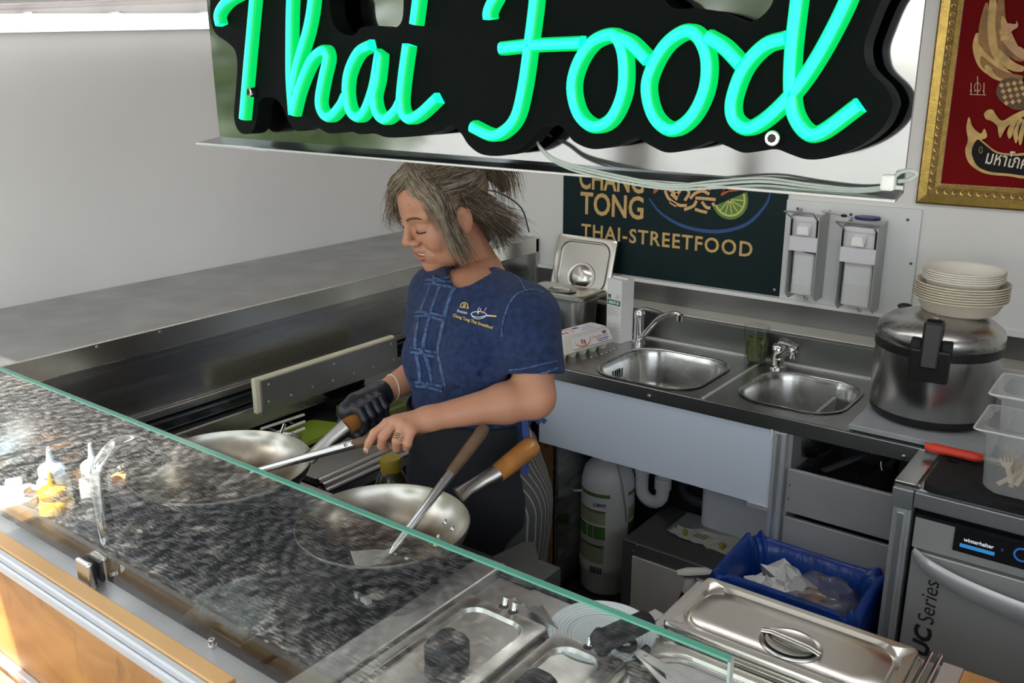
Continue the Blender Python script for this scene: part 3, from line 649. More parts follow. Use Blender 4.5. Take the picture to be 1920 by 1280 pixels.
MB().tube([cB-tB*.018+Vector((0, 0, .357))+tB*.005*math.cos(a)+Vector((0, 0, .006*math.sin(a))) for a in np.linspace(.3, 6, 12)], .0012, 6).build('logo_mark', NAVY, FL)
tz = lambda a, z, r=fr+.004: (fc[0]+r*math.cos(math.radians(A0+a)), fc[1]+r*math.sin(math.radians(A0+a)), z)
HOSE = mat('clear_hose', (.6, .62, .6), .25, trans=.3)
MB().tube([tuple(v) for v in cr([tz(20, .52, .03), tz(25, .49, .075), tz(28, .44), tz(34, .38), tz(40, .33), tz(43, .29)], 5)], .004, 8).build('hose', HOSE, FL)
MB().tube([tz(-80, .375, fr), tz(-84, .372, fr+.03), tz(-84, .352, fr+.075)], [.004, .003, .0012], 8).build('cable_tie', WPLAST, FL)
# trap and hose
TP = thing('drain_trap', 'white U shaped drain trap under the sink', 'pipe', (-1.32, 2.5, .37))
c0, c1 = aty(1203, 880, 2.5), aty(1243, 905, 2.5); xa, xb = -1.352, -1.272; zt = .60
arc = [(-1.312+.04*math.cos(a), 2.5, .40+.04*math.sin(a)) for a in np.linspace(math.pi, 2*math.pi, 9)]
MB().tube([(xa, 2.5, zt), (xa, 2.5, .5)]+arc+[(xb, 2.5, .5), (xb, 2.5, .56)], .0225, 16).build('pipe', WPLAST, TP)
MB().cyl((xa, 2.5, .455), (xa, 2.5, .48), .0265, n=20).build('coupling', WPLAST, TP); MB().cyl((xb, 2.5, .42), (xb, 2.5, .46), .0285, n=20).build('coupling', WPLAST, TP)
HC = thing('coiled_hose', 'coil of dark hose behind the drain trap', 'hose', (-1.16, 2.6, .31))
MB().tube([(-1.17+(.085+.004*i/20)*math.cos(i*.31), 2.62+.03*math.sin(i*.31), .38+.07*math.sin(i*.31)*.5+.0005*i) for i in range(44)], .013, 8).build('coil', DARK, HC)
WB = thing('white_canister', 'white plastic canister behind the bin', 'canister', (-1.0, 2.56, .3))
mb = MB(); mb.loft([[(x, y, z) for x, y in rrect(-1.0, 2.59, .27+dw, .20+dw, .035)] for dw, z in ((-.03, .0), (0, .015), (0, .52), (-.02, .55), (-.06, .565))]); mb.build('body', mat('canister_white', (.66, .68, .70), .4, var=.03, vscale=5), WB)
MB().cyl((-1.08, 2.57, .565), (-1.08, 2.57, .595), .025, n=20).build('cap', WPLAST, WB)
SBX = thing('steel_framed_box', 'low steel framed box with white front under the sink', 'box', (-1.15, 2.4, 0))
MB().box(-1.285, -.97, 2.262, 2.56, .0, .33).build('frame', mat('box_steel', (.22, .22, .22), .45, .7, var=.06), SBX, bevel=.002)
MB().box(-1.245, -.97, 2.2565, 2.262, .02, .285).build('front_panel', mat('offwhite_panel', (.62, .61, .58), .45, var=.03), SBX)
MB().box(-1.20, -.985, 2.40, 2.55, .33, .333).build('top_sheet', mat('pale_sheet', (.45, .47, .47), .4, .3), SBX)
for px in ((1195, 1022), (1187, 1032), (1182, 1133)): disc_screw('screw', aty(px[0], px[1], 2.262), (0, -1, 0), .004, SCREW, SBX, .003)
LP = thing('lemon_packaging', 'crumpled white packaging with lemon prints on the steel framed box', 'packaging', (-1.05, 2.38, .335))
PAPER = mat('crumpled_print', (.60, .59, .53), .6, var=.08, vscale=30, bump=.4, bscale=40)
pc = [atz(*px, z) for px, z in (((1258, 992), .35), ((1375, 1040), .35), ((1390, 1010), .37), ((1270, 985), .375))]
rg = np.random.default_rng(5); mb = MB(); n = 9; g = np.zeros((n, 5, 3))
for i in range(n):
    for j in range(5):
        u_, v_ = i/(n-1), j/4; q = (1-u_)*((1-v_)*pc[0]+v_*pc[3])+u_*((1-v_)*pc[1]+v_*pc[2]); g[i, j] = q+rg.normal(size=3)*.004
V = [tuple(g[i, j]) for i in range(n) for j in range(5)]+[tuple(g[i, j]-np.array([0, 0, .018 if 0 < j < 4 else .006])) for i in range(n) for j in range(5)]
Fq = [(i*5+j, i*5+j+1, i*5+j+6, i*5+j+5) for i in range(n-1) for j in range(4)]; Fq += [tuple(x+n*5 for x in reversed(f)) for f in Fq]
rim = [i*5 for i in range(n)]+[(n-1)*5+j for j in range(1, 5)]+[i*5+4 for i in range(n-2, -1, -1)]+[j for j in range(3, 0, -1)]
Fq += [(rim[k], rim[(k+1) % len(rim)], rim[(k+1) % len(rim)]+n*5, rim[k]+n*5) for k in range(len(rim))]
MB().add(V, Fq).build('wrapper', PAPER, LP)
LEM = mat('lemon_print', (.40, .36, .04), .6); GRN = mat('green_print', (.12, .22, .03), .6)
def quad_pt(u_, v_, up=.004): return (1-u_)*((1-v_)*pc[0]+v_*pc[3])+u_*((1-v_)*pc[1]+v_*pc[2])+np.array([0, -.004, up])
for u_, v_ in ((.22, .25), (.80, .22)):
    q = quad_pt(u_, v_); MB().sphere(q, .012, 12, 8, sc=(.8, .5, 1.1)).build('lemon_print', LEM, LP)
for k in range(4):
    a, b2 = quad_pt(.36+.1*k*.5, .15), quad_pt(.40+.1*k*.5, .6); mb = MB(); ribbon(mb, [a, b2], .004, (0, -.4, 1), .0008); mb.build('print_line', GRN, LP)
SPR = thing('spray_bottle', 'red spray bottle with white trigger beside the bin', 'spray bottle', (-1.0, 2.12, 0))
sp = aty(1296, 1080, 2.15); sx, sy, sz = sp
mb = MB(); mb.lathe([(.0001, .0), (.038, .0), (.04, .02), (.04, sz-.14), (.036, sz-.10), (.022, sz-.055), (.016, sz-.04), (.0001, sz-.04)], (sx-.004, sy, 0), 24); mb.build('bottle', mat('dark_red', (.16, .008, .01), .25), SPR)
mb = MB(); mb.lathe([(.0001, sz-.05), (.021, sz-.05), (.019, sz-.008), (.012, sz), (.0001, sz)], (sx-.004, sy, 0), 20); mb.build('collar', mat('spray_white', (.66, .65, .60), .45), SPR)
mb = MB(); mb.tube([(sx-.035, sy-.02, sz+.008), (sx-.01, sy-.005, sz+.012), (sx+.035, sy+.02, sz+.018), (sx+.05, sy+.03, sz+.016)], [.012, .019, .017, .010], 12, flat=.62); mb.build('trigger_head', mat('spray_white'), SPR)
MB().box(-.03, .03, -.001, .001, -.03, .03, M=Matrix.Translation((sx-.004, sy-.04, sz-.2)) @ Matrix.Rotation(.4, 4, 'Z')).build('label', mat('dark_label', (.03, .05, .04), .4), SPR)
# grey appliance side and boards left of the filter
AP = thing('steel_cabinet', 'narrow polished steel cabinet beside the water filter', 'cabinet', (-1.6, 2.5, 0))
MB().box(-1.60, -1.555, 2.28, 2.72, .03, .80).build('door_edge', STEEL_M, AP, bevel=.01, seg=3)
MB().box(-1.98, -1.60, 2.30, 2.72, .03, .82).build('body', DARK, AP, bevel=.004)
MB().box(-1.97, -1.57, 2.32, 2.70, .0, .03).build('plinth', BLACKM, AP)
for k, (w_, hgt, lab) in enumerate(((.035, .60, 'brown wooden board leaning beside the steel cabinet'), (.05, .42, 'shorter brown wooden board leaning beside the steel cabinet'))):
    T = thing('wooden_board', lab, 'board', (-1.53+.02*k, 2.29, 0), 'boards under the sink')
    x0 = -1.585-.02*k; me = curve_mesh([rrect(0, 0, .05+.03*k, hgt, .012), list(reversed(rrect(0, hgt/2-.025, .014, .014, .0068)))], .006)
    place_mesh('board', me, mat('brown_board', (.19, .10, .035), .55, var=.2, vscale=10, stretch=(4, 1, .4)), (x0, 2.262-.016*k, hgt/2+.002), (1, 0, 0), (0, 0, 1), T)

# bin with blue bag
BN = thing('waste_bin', 'square waste bin lined with a blue bag in front of the drawers', 'bin', (-.72, 2.08, 0))
BLUE = mat('blue_bag', (.008, .042, .24), .25, var=.15, vscale=10, bump=1.0, bscale=16, stretch=(2, 2, .6))
BX, BY, BW, BH, BZ = -.652, 2.050, .36, .255, .53
mb = MB(); mb.loft([[(x, y, z) for x, y in rrect(BX, BY, BW-.02+dw, BH-.02+dw, .03)] for dw, z in ((-.10, 0), (-.09, .01), (-.02, .50), (0, .51), (-.012, .51), (-.10, .02))], caps=(True, True)); mb.build('bin_body', mat('bin_grey', (.10, .10, .11), .5), BN)
rg = np.random.default_rng(11); rings = []
prof = [(.03, .30, .010), (.034, .40, .008), (.03, .47, .006), (.022, .525, .004), (.008, .542, .004), (-.022, .538, .004), (-.06, .50, .006), (-.085, .40, .008), (-.12, .25, .008), (-.15, .12, .006), (-.2, .08, .004)]
base = rrect(0, 0, 1, 1, .12, 11); NB = len(base); ph = rg.random(NB)*6.28
for (dw, z, wob) in prof:
    ring = []
    for i, (x, y) in enumerate(base):
        s_ = math.sin(i*1.7+ph[0])+.7*math.sin(i*3.1+ph[1])+.6*rg.normal()
        ring.append((BX+x*(BW+dw)+x*wob*s_, BY+y*(BH+dw)+y*wob*s_, z+(.010*math.sin(i*.9+1)+.006*rg.normal() if .45 < z < .545 else .004*rg.normal())))
    rings.append(ring)
mb = MB(); mb.loft(rings, caps=(False, True)); o = mb.build('bag', BLUE, BN, sharp=70)
sb = o.modifiers.new('sub', 'SUBSURF'); sb.levels = 1; sb.render_levels = 2
# rubbish
TR = [((-.70, 2.09, .475), .05, 'crumpled white paper napkin in the bin'), ((-.735, 2.05, .45), .045, 'torn white paper in the back of the bin'), ((-.55, 2.03, .43), .03, 'small paper scrap at the right of the bin')]
for (c, r, lab) in TR:
    mb = MB(); mb.sphere((0, 0, 0), r, 10, 7, sc=(1.3, 1, .7)); mb.v = [tuple(np.array(c)+np.array(p)*(1+.35*rg.normal())) for p in mb.v]
    tag(mb.build('paper_napkin', mat('napkin', (.72, .72, .72), .8, bump=.4, bscale=50)), lab, 'paper', 'paper in the bin')
FILM = thin_glass('clear_film', (.86, .87, .88), 1.5, .12, .16, (.8, .8, .8))
mb = MB(); mb.sphere((0, 0, 0), .085, 18, 12, sc=(1.05, .85, .62)); mb.v = [tuple(np.array((-.600, 2.09, .470))+np.array(p)*(1+.10*rg.normal())) for p in mb.v]
tag(mb.build('plastic_film', FILM), 'crumpled clear plastic film on top of the rubbish', 'plastic bag')
mb = MB(); mb.sphere((0, 0, 0), .03, 10, 7, sc=(1.3, .8, .6)); mb.v = [tuple(np.array((-.63, 2.09, .46))+np.array(p)*(1+.2*rg.normal())) for p in mb.v]
tag(mb.build('food_scrap', mat('scrap_brown', (.35, .17, .09), .8, var=.3, vscale=60)), 'brown food scrap inside the clear film', 'food waste')

# ================================================================ things on the sink counter
def tap(label, base, spout_pts, lever_pts, body_h, rb):
    T = thing('tap', label, 'tap', base, 'kitchen taps'); x, y, z = base
    MB().lathe([(.0001, 0), (rb*1.35, 0), (rb*1.35, .004), (rb, .008), (rb, body_h*.8), (rb*1.08, body_h*.82), (rb*1.05, body_h), (rb*.6, body_h*1.1), (.0001, body_h*1.12)], base, 24).build('body', CHROME, T, sharp=50)
    sp = [tuple(v) for v in cr(spout_pts, 6)]; n = len(sp)
    MB().tube(sp, [rb*.62*(1-.25*i/n) for i in range(n)], 12).build('spout', CHROME, T)
    e = np.array(spout_pts[-1]); MB().cyl(e+np.array([0, 0, .004]), e-np.array([0, 0, .016]), rb*.62, n=16).build('aerator', CHROME, T)
    lv = [tuple(v) for v in cr(lever_pts, 5)]; n = len(lv)
    MB().tube(lv, [rb*.75*(1-.5*i/n) for i in range(n)], 12, flat=.45).build('lever', CHROME, T)
    return T
b1 = atz(1199, 640, CT); b1 = np.array([b1[0], 2.60, CT]); e1 = aty(1275, 592, 2.50)
tap('tall chrome mixer tap with swung spout at the wide sink', b1, [b1+[0, 0, .02], b1+[.03, -.02, .035], e1*.5+b1*.5+np.array([.0, 0, .035]), e1+np.array([-.02, 0, .004]), e1], [b1+[0, 0, .108], b1+[.02, -.005, .122], b1+[.09, -.02, .122]], .105, .0175)
b2 = atz(1462, 684, CT); b2 = np.array([b2[0], 2.615, CT]); e2 = aty(1487, 661, 2.53)
tap('short chrome mixer tap by the glass, at the small sink', b2, [b2+[0, 0, .035], b2+[.02, -.03, .045], e2+np.array([-.01, .01, .006]), e2], [b2+[0, 0, .07], b2+[.01, -.005, .085], b2+[.07, -.03, .083]], .068, .020)
GT = thing('drinking_glass', 'tumbler holding a green scouring pad behind the small sink', 'glass', (-1.03, 2.62, CT))
g0 = atz(1420, 677, CT); gx, gy = g0[0], 2.612
MB().lathe([(.0001, CT+.001), (.033, CT+.001), (.034, CT+.004), (.0395, CT+.122), (.0382, CT+.122), (.0325, CT+.008), (.0001, CT+.008)], (gx, gy, 0), 28).build('tumbler', thin_glass('tumbler_glass', (.95, .96, .955), 1.5), GT)
mb = MB(); mb.loft([[(gx+x, gy+y, z) for x, y in rrect(.002, 0, w_*1.15, .042, .009)] for w_, z in ((.040, CT+.010), (.046, CT+.03), (.050, CT+.06), (.048, CT+.075), (.030, CT+.085))]); mb.v = [(p[0]+.002*rg.normal(), p[1]+.002*rg.normal(), p[2]+.003*rg.normal()) for p in mb.v]
mb.build('scouring_pad', mat('scourer_green', (.075, .095, .022), .9, var=.35, vscale=90, bump=.8, bscale=200), GT)

# egg carton
EC = thing('egg_carton', 'white printed egg carton on the draining area', 'egg carton', (-1.60, 2.43, CT))
eo = Vector((-1.515, 2.34, CT)); ang = math.radians(118)       # long axis heads back-left
PULP = mat('egg_pulp', (.62, .60, .53), .85, var=.06, vscale=30, bump=.2, bscale=120); ELBL = mat('egg_label', (.78, .78, .80), .5)
A = atz(1053, 680, CT); B_ = atz(1147, 652, CT); ex = Vector(B_-A).normalized(); ey = Vector((-ex.y, ex.x, 0)); ey = ey if ey.y > 0 else -ey; Lc = .245; Wc = .105; o3 = Vector(A)+ex*.0
o3.z = CT
W3 = lambda u_, v_, z: o3+ex*u_+ey*v_+Vector((0, 0, z))
mb = MB()
for i in range(5):
    for j in range(2):
        c = W3(.026+i*.048, .028+j*.05, 0); ri = []
        for z, r in ((.0, .014), (.012, .018), (.026, .023)): ri.append([c+Vector((r*math.cos(a), r*math.sin(a), z)) for a in np.linspace(0, 2*math.pi, 12, endpoint=False)])
        mb.loft(ri)
mb.build('cups', PULP, EC)
rr = lambda w_, d_, z, r: [W3(Lc/2+x, Wc/2+y, z) for x, y in rrect(0, 0, w_, d_, r, 5)]
MB().loft([rr(Lc+.014, Wc+.014, .024, .02), rr(Lc+.016, Wc+.016, .028, .02), rr(Lc+.004, Wc+.004, .032, .02), rr(Lc-.006, Wc-.012, .062, .018), rr(Lc-.025, Wc-.03, .072, .018), rr(Lc-.032, Wc-.036, .074, .016)]).build('lid', PULP, EC, sharp=50)
fq = lambda u_, s_: W3(u_, -.0058+.0135*s_, .034+.033*s_)       # slanted front print
pan = [fq(.045, 0), fq(Lc-.012, 0), fq(Lc-.018, 1), fq(.045, 1)]
nF = ((pan[1]-pan[0]).cross(pan[3]-pan[0])).normalized(); nF = nF if nF.dot(-ey) > 0 else -nF
MB().prism(pan, nF*.0012).build('front_label', ELBL, EC)
tp = [W3(.03, .02, .0745), W3(Lc-.022, .02, .0745), W3(Lc-.022, Wc-.022, .0745), W3(.03, Wc-.022, .0745)]; MB().prism(tp, (0, 0, .0008)).build('top_label', ELBL, EC)
up = (pan[3]-pan[0]).normalized(); rt = (pan[1]-pan[0]).normalized(); fo = pan[0]+nF*.0016
EGG = mat('egg_print', (.42, .13, .06), .5); EOR = mat('egg_swoosh', (.62, .27, .14), .5); EBL = mat('egg_blue', (.06, .07, .32), .5)
for a, b_ in ((.045, .018), (.057, .015)): MB().sphere(fo+rt*a+up*b_, .0085, 12, 8, sc=(.75, .25, 1)).build('egg_print', EGG, EC)
mb = MB(); ribbon(mb, [fo+rt*(.052+.036*math.cos(t_))+up*(.022+.019*math.sin(t_)) for t_ in np.linspace(math.pi*1.02, math.pi*2.1, 14)], [.002+.0035*math.sin(math.pi*i/13) for i in range(14)], nF, .0005); mb.build('swoosh_print', EOR, EC)
mb = MB(); ribbon(mb, [W3(.07+.03*math.cos(t_), .055+.022*math.sin(t_), .0755) for t_ in np.linspace(-1.0, 1.6, 10)], .004, (0, 0, 1), .0005); mb.build('swoosh_print', EOR, EC)
for a in (.05, .068): MB().sphere(W3(a, .045, .0755), .009, 12, 6, sc=(1, .7, .12)).build('egg_print', EGG, EC)
text('lettering', 'Frische Eier', EOR, fo+rt*.098+up*.0165, fo+rt*.172+up*.0165, up, .016, EC)
for k in range(2): text('lettering', ('aus Bodenhaltung', 'Klasse M')[k], EBL, fo+rt*(.115+.006*k)+up*(.010-.006*k), fo+rt*(.172-.008*k)+up*(.010-.006*k), up, .0058, EC, bold=.0001)
mb = MB(); mb.prism([fo+rt*.148+up*.0265, fo+rt*.166+up*.0265, fo+rt*.166+up*.034, fo+rt*.148+up*.034], nF*.0005); mb.build('logo_mark', EBL, EC)
MB().prism([W3(.115, .06, .0753), W3(.14, .06, .0753), W3(.14, .072, .0753), W3(.115, .072, .0753)], (0, 0, .0004)).build('logo_mark', EBL, EC)
for k in range(4): MB().prism([W3(.12+.01*k, .028+.009*k, .0753), W3(.19, .028+.009*k, .0753), W3(.19, .0305+.009*k, .0753), W3(.12+.01*k, .0305+.009*k, .0753)], (0, 0, .0003)).build('print_line', LW, EC)

# drink carton
KC = thing('drink_carton', 'tall white drink carton with green brand band beside the tap', 'carton', (-1.51, 2.58, CT))
c0 = atz(1136, 637, CT); c1 = atz(1160, 644, CT); c2 = atz(1172, 632, CT); kx = Vector(c1-c0); kw = .066; kx = kx.normalized(); ky = Vector((-kx.y, kx.x, 0)); kd = .062; kh = .217
ko = Vector((c0[0], c0[1], CT)); Kp = lambda u_, v_, z: ko+kx*u_+ky*v_+Vector((0, 0, z))
CARD = mat('carton_white', (.78, .79, .78), .35); KGR = mat('carton_green', (.02, .16, .09), .4)
MB().hexa([Kp(0, 0, 0), Kp(kw, 0, 0), Kp(kw, kd, 0), Kp(0, kd, 0)], [Kp(0, 0, kh), Kp(kw, 0, kh), Kp(kw, kd, kh), Kp(0, kd, kh)]).build('box', CARD, KC, bevel=.0015)
MB().hexa([Kp(0, kd*.45, kh), Kp(kw, kd*.45, kh), Kp(kw, kd*.55, kh), Kp(0, kd*.55, kh)], [Kp(0, kd*.49, kh+.004), Kp(kw, kd*.49, kh+.004), Kp(kw, kd*.51, kh+.004), Kp(0, kd*.51, kh+.004)]).build('top_seam', CARD, KC)
nK = -ky
MB().prism([Kp(.004, -.0003, kh-.088), Kp(kw-.004, -.0003, kh-.088), Kp(kw-.004, -.0003, kh-.070), Kp(.004, -.0003, kh-.070)], nK*.0008).build('brand_band', KGR, KC)
text('lettering', 'AROY-D', CARD, Kp(.009, -.0015, kh-.0835), Kp(kw-.009, -.0015, kh-.0835), (0, 0, 1), .0135, KC, bold=.0006)
MB().prism([Kp(.006, -.0003, kh-.066), Kp(.018, -.0003, kh-.066), Kp(.018, -.0003, kh-.053), Kp(.006, -.0003, kh-.053)], nK*.0006).build('volume_mark', BLACK, KC)
text('lettering', 'L', CARD, Kp(.010, -.0012, kh-.063), Kp(.014, -.0012, kh-.063), (0, 0, 1), .008, KC, bold=.0005)
MB().tube([Kp(.048+.006*math.cos(a), -.0006, kh-.058+.006*math.sin(a)) for a in np.linspace(0, 6.28, 14, endpoint=False)], .0007, 5, closed=True).build('seal_mark', LW, KC)
for k in range(6): MB().prism([Kp(.006, -.0003, kh-.095-.006*k), Kp(.006+(.05, .03, .046, .036, .05, .02)[k], -.0003, kh-.095-.006*k), Kp(.006+(.05, .03, .046, .036, .05, .02)[k], -.0003, kh-.0965-.006*k), Kp(.006, -.0003, kh-.0965-.006*k)], nK*.0004).build('print_line', LW, KC)
for k in range(7): MB().prism([Kp(.006, -.0003, .065-.0062*k), Kp(.006+(.05, .044, .05, .04, .05, .03, .05)[k], -.0003, .065-.0062*k), Kp(.006+(.05, .044, .05, .04, .05, .03, .05)[k], -.0003, .064-.0062*k), Kp(.006, -.0003, .064-.0062*k)], nK*.0004).build('print_line', LW, KC)
for k in range(2): MB().tube([Kp(.036+.012*k, -.0004, .006), Kp(.045+.012*k, -.0004, .006), Kp(.045+.012*k, -.0004, .02), Kp(.036+.012*k, -.0004, .02)], .0006, 4, closed=True).build('recycling_mark', LW, KC)

# gastronorm pan with lid, second lid standing behind
GP = thing('covered_pan', 'deep steel pan with lid on the left of the sink counter', 'pan', (-1.72, 2.58, CT))
PX, PY, PW, PD = -1.735, 2.568, .265, .162
rw = lambda w_, d_, z, r: [(x, y, z) for x, y in rrect(PX, PY, w_, d_, r, 6)]
MB().loft([rw(PW-.05, PD-.05, CT+.001, .03), rw(PW-.035, PD-.035, CT+.012, .035), rw(PW-.02, PD-.02, CT+.128, .04), rw(PW, PD, CT+.130, .016), rw(PW, PD, CT+.136, .016)]).build('pan', STEEL, GP, sharp=50)
lid = MB().loft([rw(PW, PD, CT+.137, .016), rw(PW+.004, PD+.004, CT+.146, .016), rw(PW-.006, PD-.006, CT+.150, .014), rw(PW-.04, PD-.04, CT+.150, .05), rw(PW-.06, PD-.06, CT+.143, .05), rw(PW-.09, PD-.08, CT+.143, .04)]).build('lid', STEEL_L, GP, sharp=50)
mb = MB(); mb.lathe([(.0001, CT+.1445), (.03, CT+.1445), (.036, CT+.149), (.040, CT+.146)], (PX, PY, 0), 28, sx=1.4); mb.build('handle_recess', STEEL, lid)
MB().tube([(PX-.035, PY, CT+.150), (PX, PY, CT+.153), (PX+.035, PY, CT+.150)], .005, 8).build('handle_bar', CHROME, lid)
SLD = thing('standing_lid', 'square steel pan lid leaning upright against the rear wall', 'lid', (-1.80, 2.74, .97))
q = [aty(1031, 505, 2.70), aty(1152, 530, 2.70), aty(1157, 446, 2.765), aty(1040, 431, 2.765)]
lx = Vector((1, 0, 0)); x0, x1 = -1.885, -1.630; z0, z1 = CT+.10, CT+.306; yb, yt = 2.702, 2.765
lz = Vector((0, yt-yb, z1-z0)); hL = lz.length; lz.normalize(); nl = lx.cross(lz).normalized(); nl = nl if nl.y < 0 else -nl; lc = Vector(((x0+x1)/2, (yb+yt)/2, (z0+z1)/2))
Lp = lambda lp_, dn: [lc+lx*x+lz*y+nl*dn for x, y in lp_]
wL = x1-x0
MB().loft([Lp(rrect(0, 0, wL, hL, .014), -.008), Lp(rrect(0, 0, wL, hL, .014), .0), Lp(rrect(0, 0, wL-.008, hL-.008, .012), .002), Lp(rrect(0, 0, wL-.035, hL-.03, .045), .002), Lp(rrect(0, 0, wL-.043, hL-.038, .042), .008), Lp(rrect(0, 0, wL-.050, hL-.044, .040), .008), Lp(rrect(0, 0, wL-.056, hL-.05, .038), -.001)]).build('plate', STEEL_L, SLD, sharp=50)
Ml = Matrix.Translation(lc+lz*(-.040)) @ Matrix((( lx.x, lz.x, nl.x, 0), (lx.y, lz.y, nl.y, 0), (lx.z, lz.z, nl.z, 0), (0, 0, 0, 1)))
MB().lathe([(.054, -.001), (.052, .004), (.047, .0045), (.042, .003), (.032, .010), (.018, .014), (.0001, .0145)], n=28, M=Ml, sx=1.15).build('handle_dome', STEEL_L, SLD)
BXB = thing('pale_blue_box', 'pale blue carton box behind the cook at the counter', 'box', (-1.72, 2.40, CT))
MB().box(-1.80, -1.700, 2.385, 2.465, CT, CT+.075).build('box', mat('pale_blue_card', (.50, .62, .66), .5, var=.05), BXB, bevel=.002)
MB().box(-1.79, -1.715, 2.384, 2.385, CT+.012, CT+.045).build('print_patch', mat('dark_label'), BXB)
MB().box(-1.765, -1.735, 2.40, 2.43, CT+.075, CT+.088).build('cap', WPLAST, BXB, bevel=.003)

# rice cooker
RKX, RKY = -.470, 2.420; RKZ = .902; RR = .150
MT = thing('grey_mat', 'grey board under the rice cooker', 'board', (-.47, 2.4, CT)); MB().box(-.615, -.29, 2.218, 2.60, CT+.003, CT+.018).build('board', mat('grey_board', (.30, .32, .33), .5, var=.06), MT, bevel=.003)
RK = thing('rice_cooker', 'large brushed steel rice cooker with black latch', 'rice cooker', (RKX, RKY, RKZ-.003))
RSH = mat('cooker_steel', (.46, .46, .455), .27, 1, var=.05, vscale=3, rvar=.05, stretch=(4, 4, .3))
MB().lathe([(.0001, RKZ), (RR*.93, RKZ), (RR*.99, RKZ+.012), (RR*1.0, RKZ+.022), (.0001, RKZ+.022)], (RKX, RKY, 0), 48).build('base', BLACK, RK)
MB().lathe([(RR*.98, RKZ+.020), (RR*1.0, RKZ+.024), (RR*1.0, RKZ+.178), (RR*.98, RKZ+.180)], (RKX, RKY, 0), 56).build('body', RSH, RK)
MB().lathe([(RR*.985, RKZ+.178), (RR*1.015, RKZ+.180), (RR*1.015, RKZ+.198), (RR*.99, RKZ+.200)], (RKX, RKY, 0), 56).build('black_band', BLACK, RK)
MB().lathe([(RR*.99, RKZ+.199), (RR*1.01, RKZ+.203), (RR*1.01, RKZ+.222), (RR*.97, RKZ+.236), (RR*.80, RKZ+.255), (RR*.5, RKZ+.268), (.0001, RKZ+.272)], (RKX, RKY, 0), 56).build('lid', RSH, RK)
p = np.array(atz(1758, 600, RKZ+.25)); la = math.atan2(-.82, .08)
dl = Vector((math.cos(la), math.sin(la), 0)); sl_ = Vector((-dl.y, dl.x, 0)); cc = Vector((RKX, RKY, RKZ))
Mh = lambda u_, v_, z: cc+dl*u_+sl_*v_+Vector((0, 0, z))
mb = MB(); mb.hexa([Mh(RR*.96, -.046, .128), Mh(RR*1.10, -.046, .128), Mh(RR*1.10, .046, .128), Mh(RR*.96, .046, .128)], [Mh(RR*.96, -.046, .212), Mh(RR*1.14, -.046, .212), Mh(RR*1.14, .046, .212), Mh(RR*.96, .046, .212)]); mb.build('latch_housing', BLACK, RK, bevel=.006)
mb = MB(); mb.hexa([Mh(RR*1.06, -.021, .165), Mh(RR*1.19, -.021, .165), Mh(RR*1.19, .021, .165), Mh(RR*1.06, .021, .165)], [Mh(RR*.86, -.024, .275), Mh(RR*1.10, -.022, .280), Mh(RR*1.10, .022, .280), Mh(RR*.86, .024, .275)]); mb.build('latch_lever', BLACK, RK, bevel=.006)
mb = MB(); mb.hexa([Mh(RR*.62, -.020, .255), Mh(RR*.9, -.020, .25), Mh(RR*.9, .020, .25), Mh(RR*.62, .020, .255)], [Mh(RR*.62, -.018, .272), Mh(RR*1.0, -.019, .285), Mh(RR*1.0, .019, .285), Mh(RR*.62, .018, .272)]); mb.build('latch_top', BLACK, RK, bevel=.006)
for s_ in (-1, 1): mb = MB(); mb.hexa([Mh(RR*.97, .034*s_-.013, .19), Mh(RR*1.09, .034*s_-.013, .19), Mh(RR*1.09, .034*s_+.013, .19), Mh(RR*.97, .034*s_+.013, .19)], [Mh(RR*.93, .034*s_-.013, .235), Mh(RR*1.04, .034*s_-.013, .228), Mh(RR*1.04, .034*s_+.013, .228), Mh(RR*.93, .034*s_+.013, .235)]); mb.build('latch_cheek', BLACKR, RK, bevel=.004)
MB().box(-.006, .006, -.005, .005, 0, .0008, M=Matrix.Translation(Mh(RR*.84, 0, .2815)) @ Matrix.Rotation(la, 4, 'Z')).build('warning_mark', mat('mark_white_red', (.75, .5, .45), .5), RK)
p = atz(1697, 577, RKZ+.245); MB().sphere((p[0], p[1], p[2]+.004), .017, 16, 8, sc=(1.2, .9, .55)).build('steam_vent', BLACK, RK)
for k in range(3):
    p = atz(1664+5*k, 583-2*k, RKZ+.235); mb = MB(); mb.tube([p+np.array([-.003, -.006, .002]), p+np.array([.002, .002, .005])], .0012, 6); mb.build('steam_slot', WPLAST, RK)
# bowls on the lid
PULPW = mat('pulp_white', (.74, .71, .63), .7, var=.03, vscale=10); PULPB = mat('pulp_cream', (.64, .58, .47), .75, var=.04, vscale=10)
bc = atz(1800, 560, RKZ+.29); zb = RKZ+.268; cxb, cyb = RKX+.030, RKY+.035
ORD = ('first', 'second', 'third', 'fourth', 'fifth', 'sixth', 'seventh')
def pulp_bowl(lab, r, z, hgt, m, grp):
    mb = MB(); mb.lathe([(.0001, z), (r*.72, z), (r*.80, z+.006), (r*.92, z+hgt*.8), (r*1.0, z+hgt*.93), (r*1.0, z+hgt), (r*.97, z+hgt), (r*.90, z+hgt*.84), (r*.78, z+.010), (.0001, z+.008)], (cxb, cyb, 0), 44)
    return tag(mb.build('pulp_bowl', m, sharp=50), lab, 'bowl', grp)
for k in range(7): pulp_bowl(ORD[k]+' cream pulp bowl from below in the wide lower stack', .110, zb+.0065*k, .040, PULPB, 'lower bowl stack')
for k in range(5): pulp_bowl(ORD[k]+' white pulp bowl from below in the upper stack', .096, zb+.050+.0055*k, .040, PULPW, 'upper bowl stack')

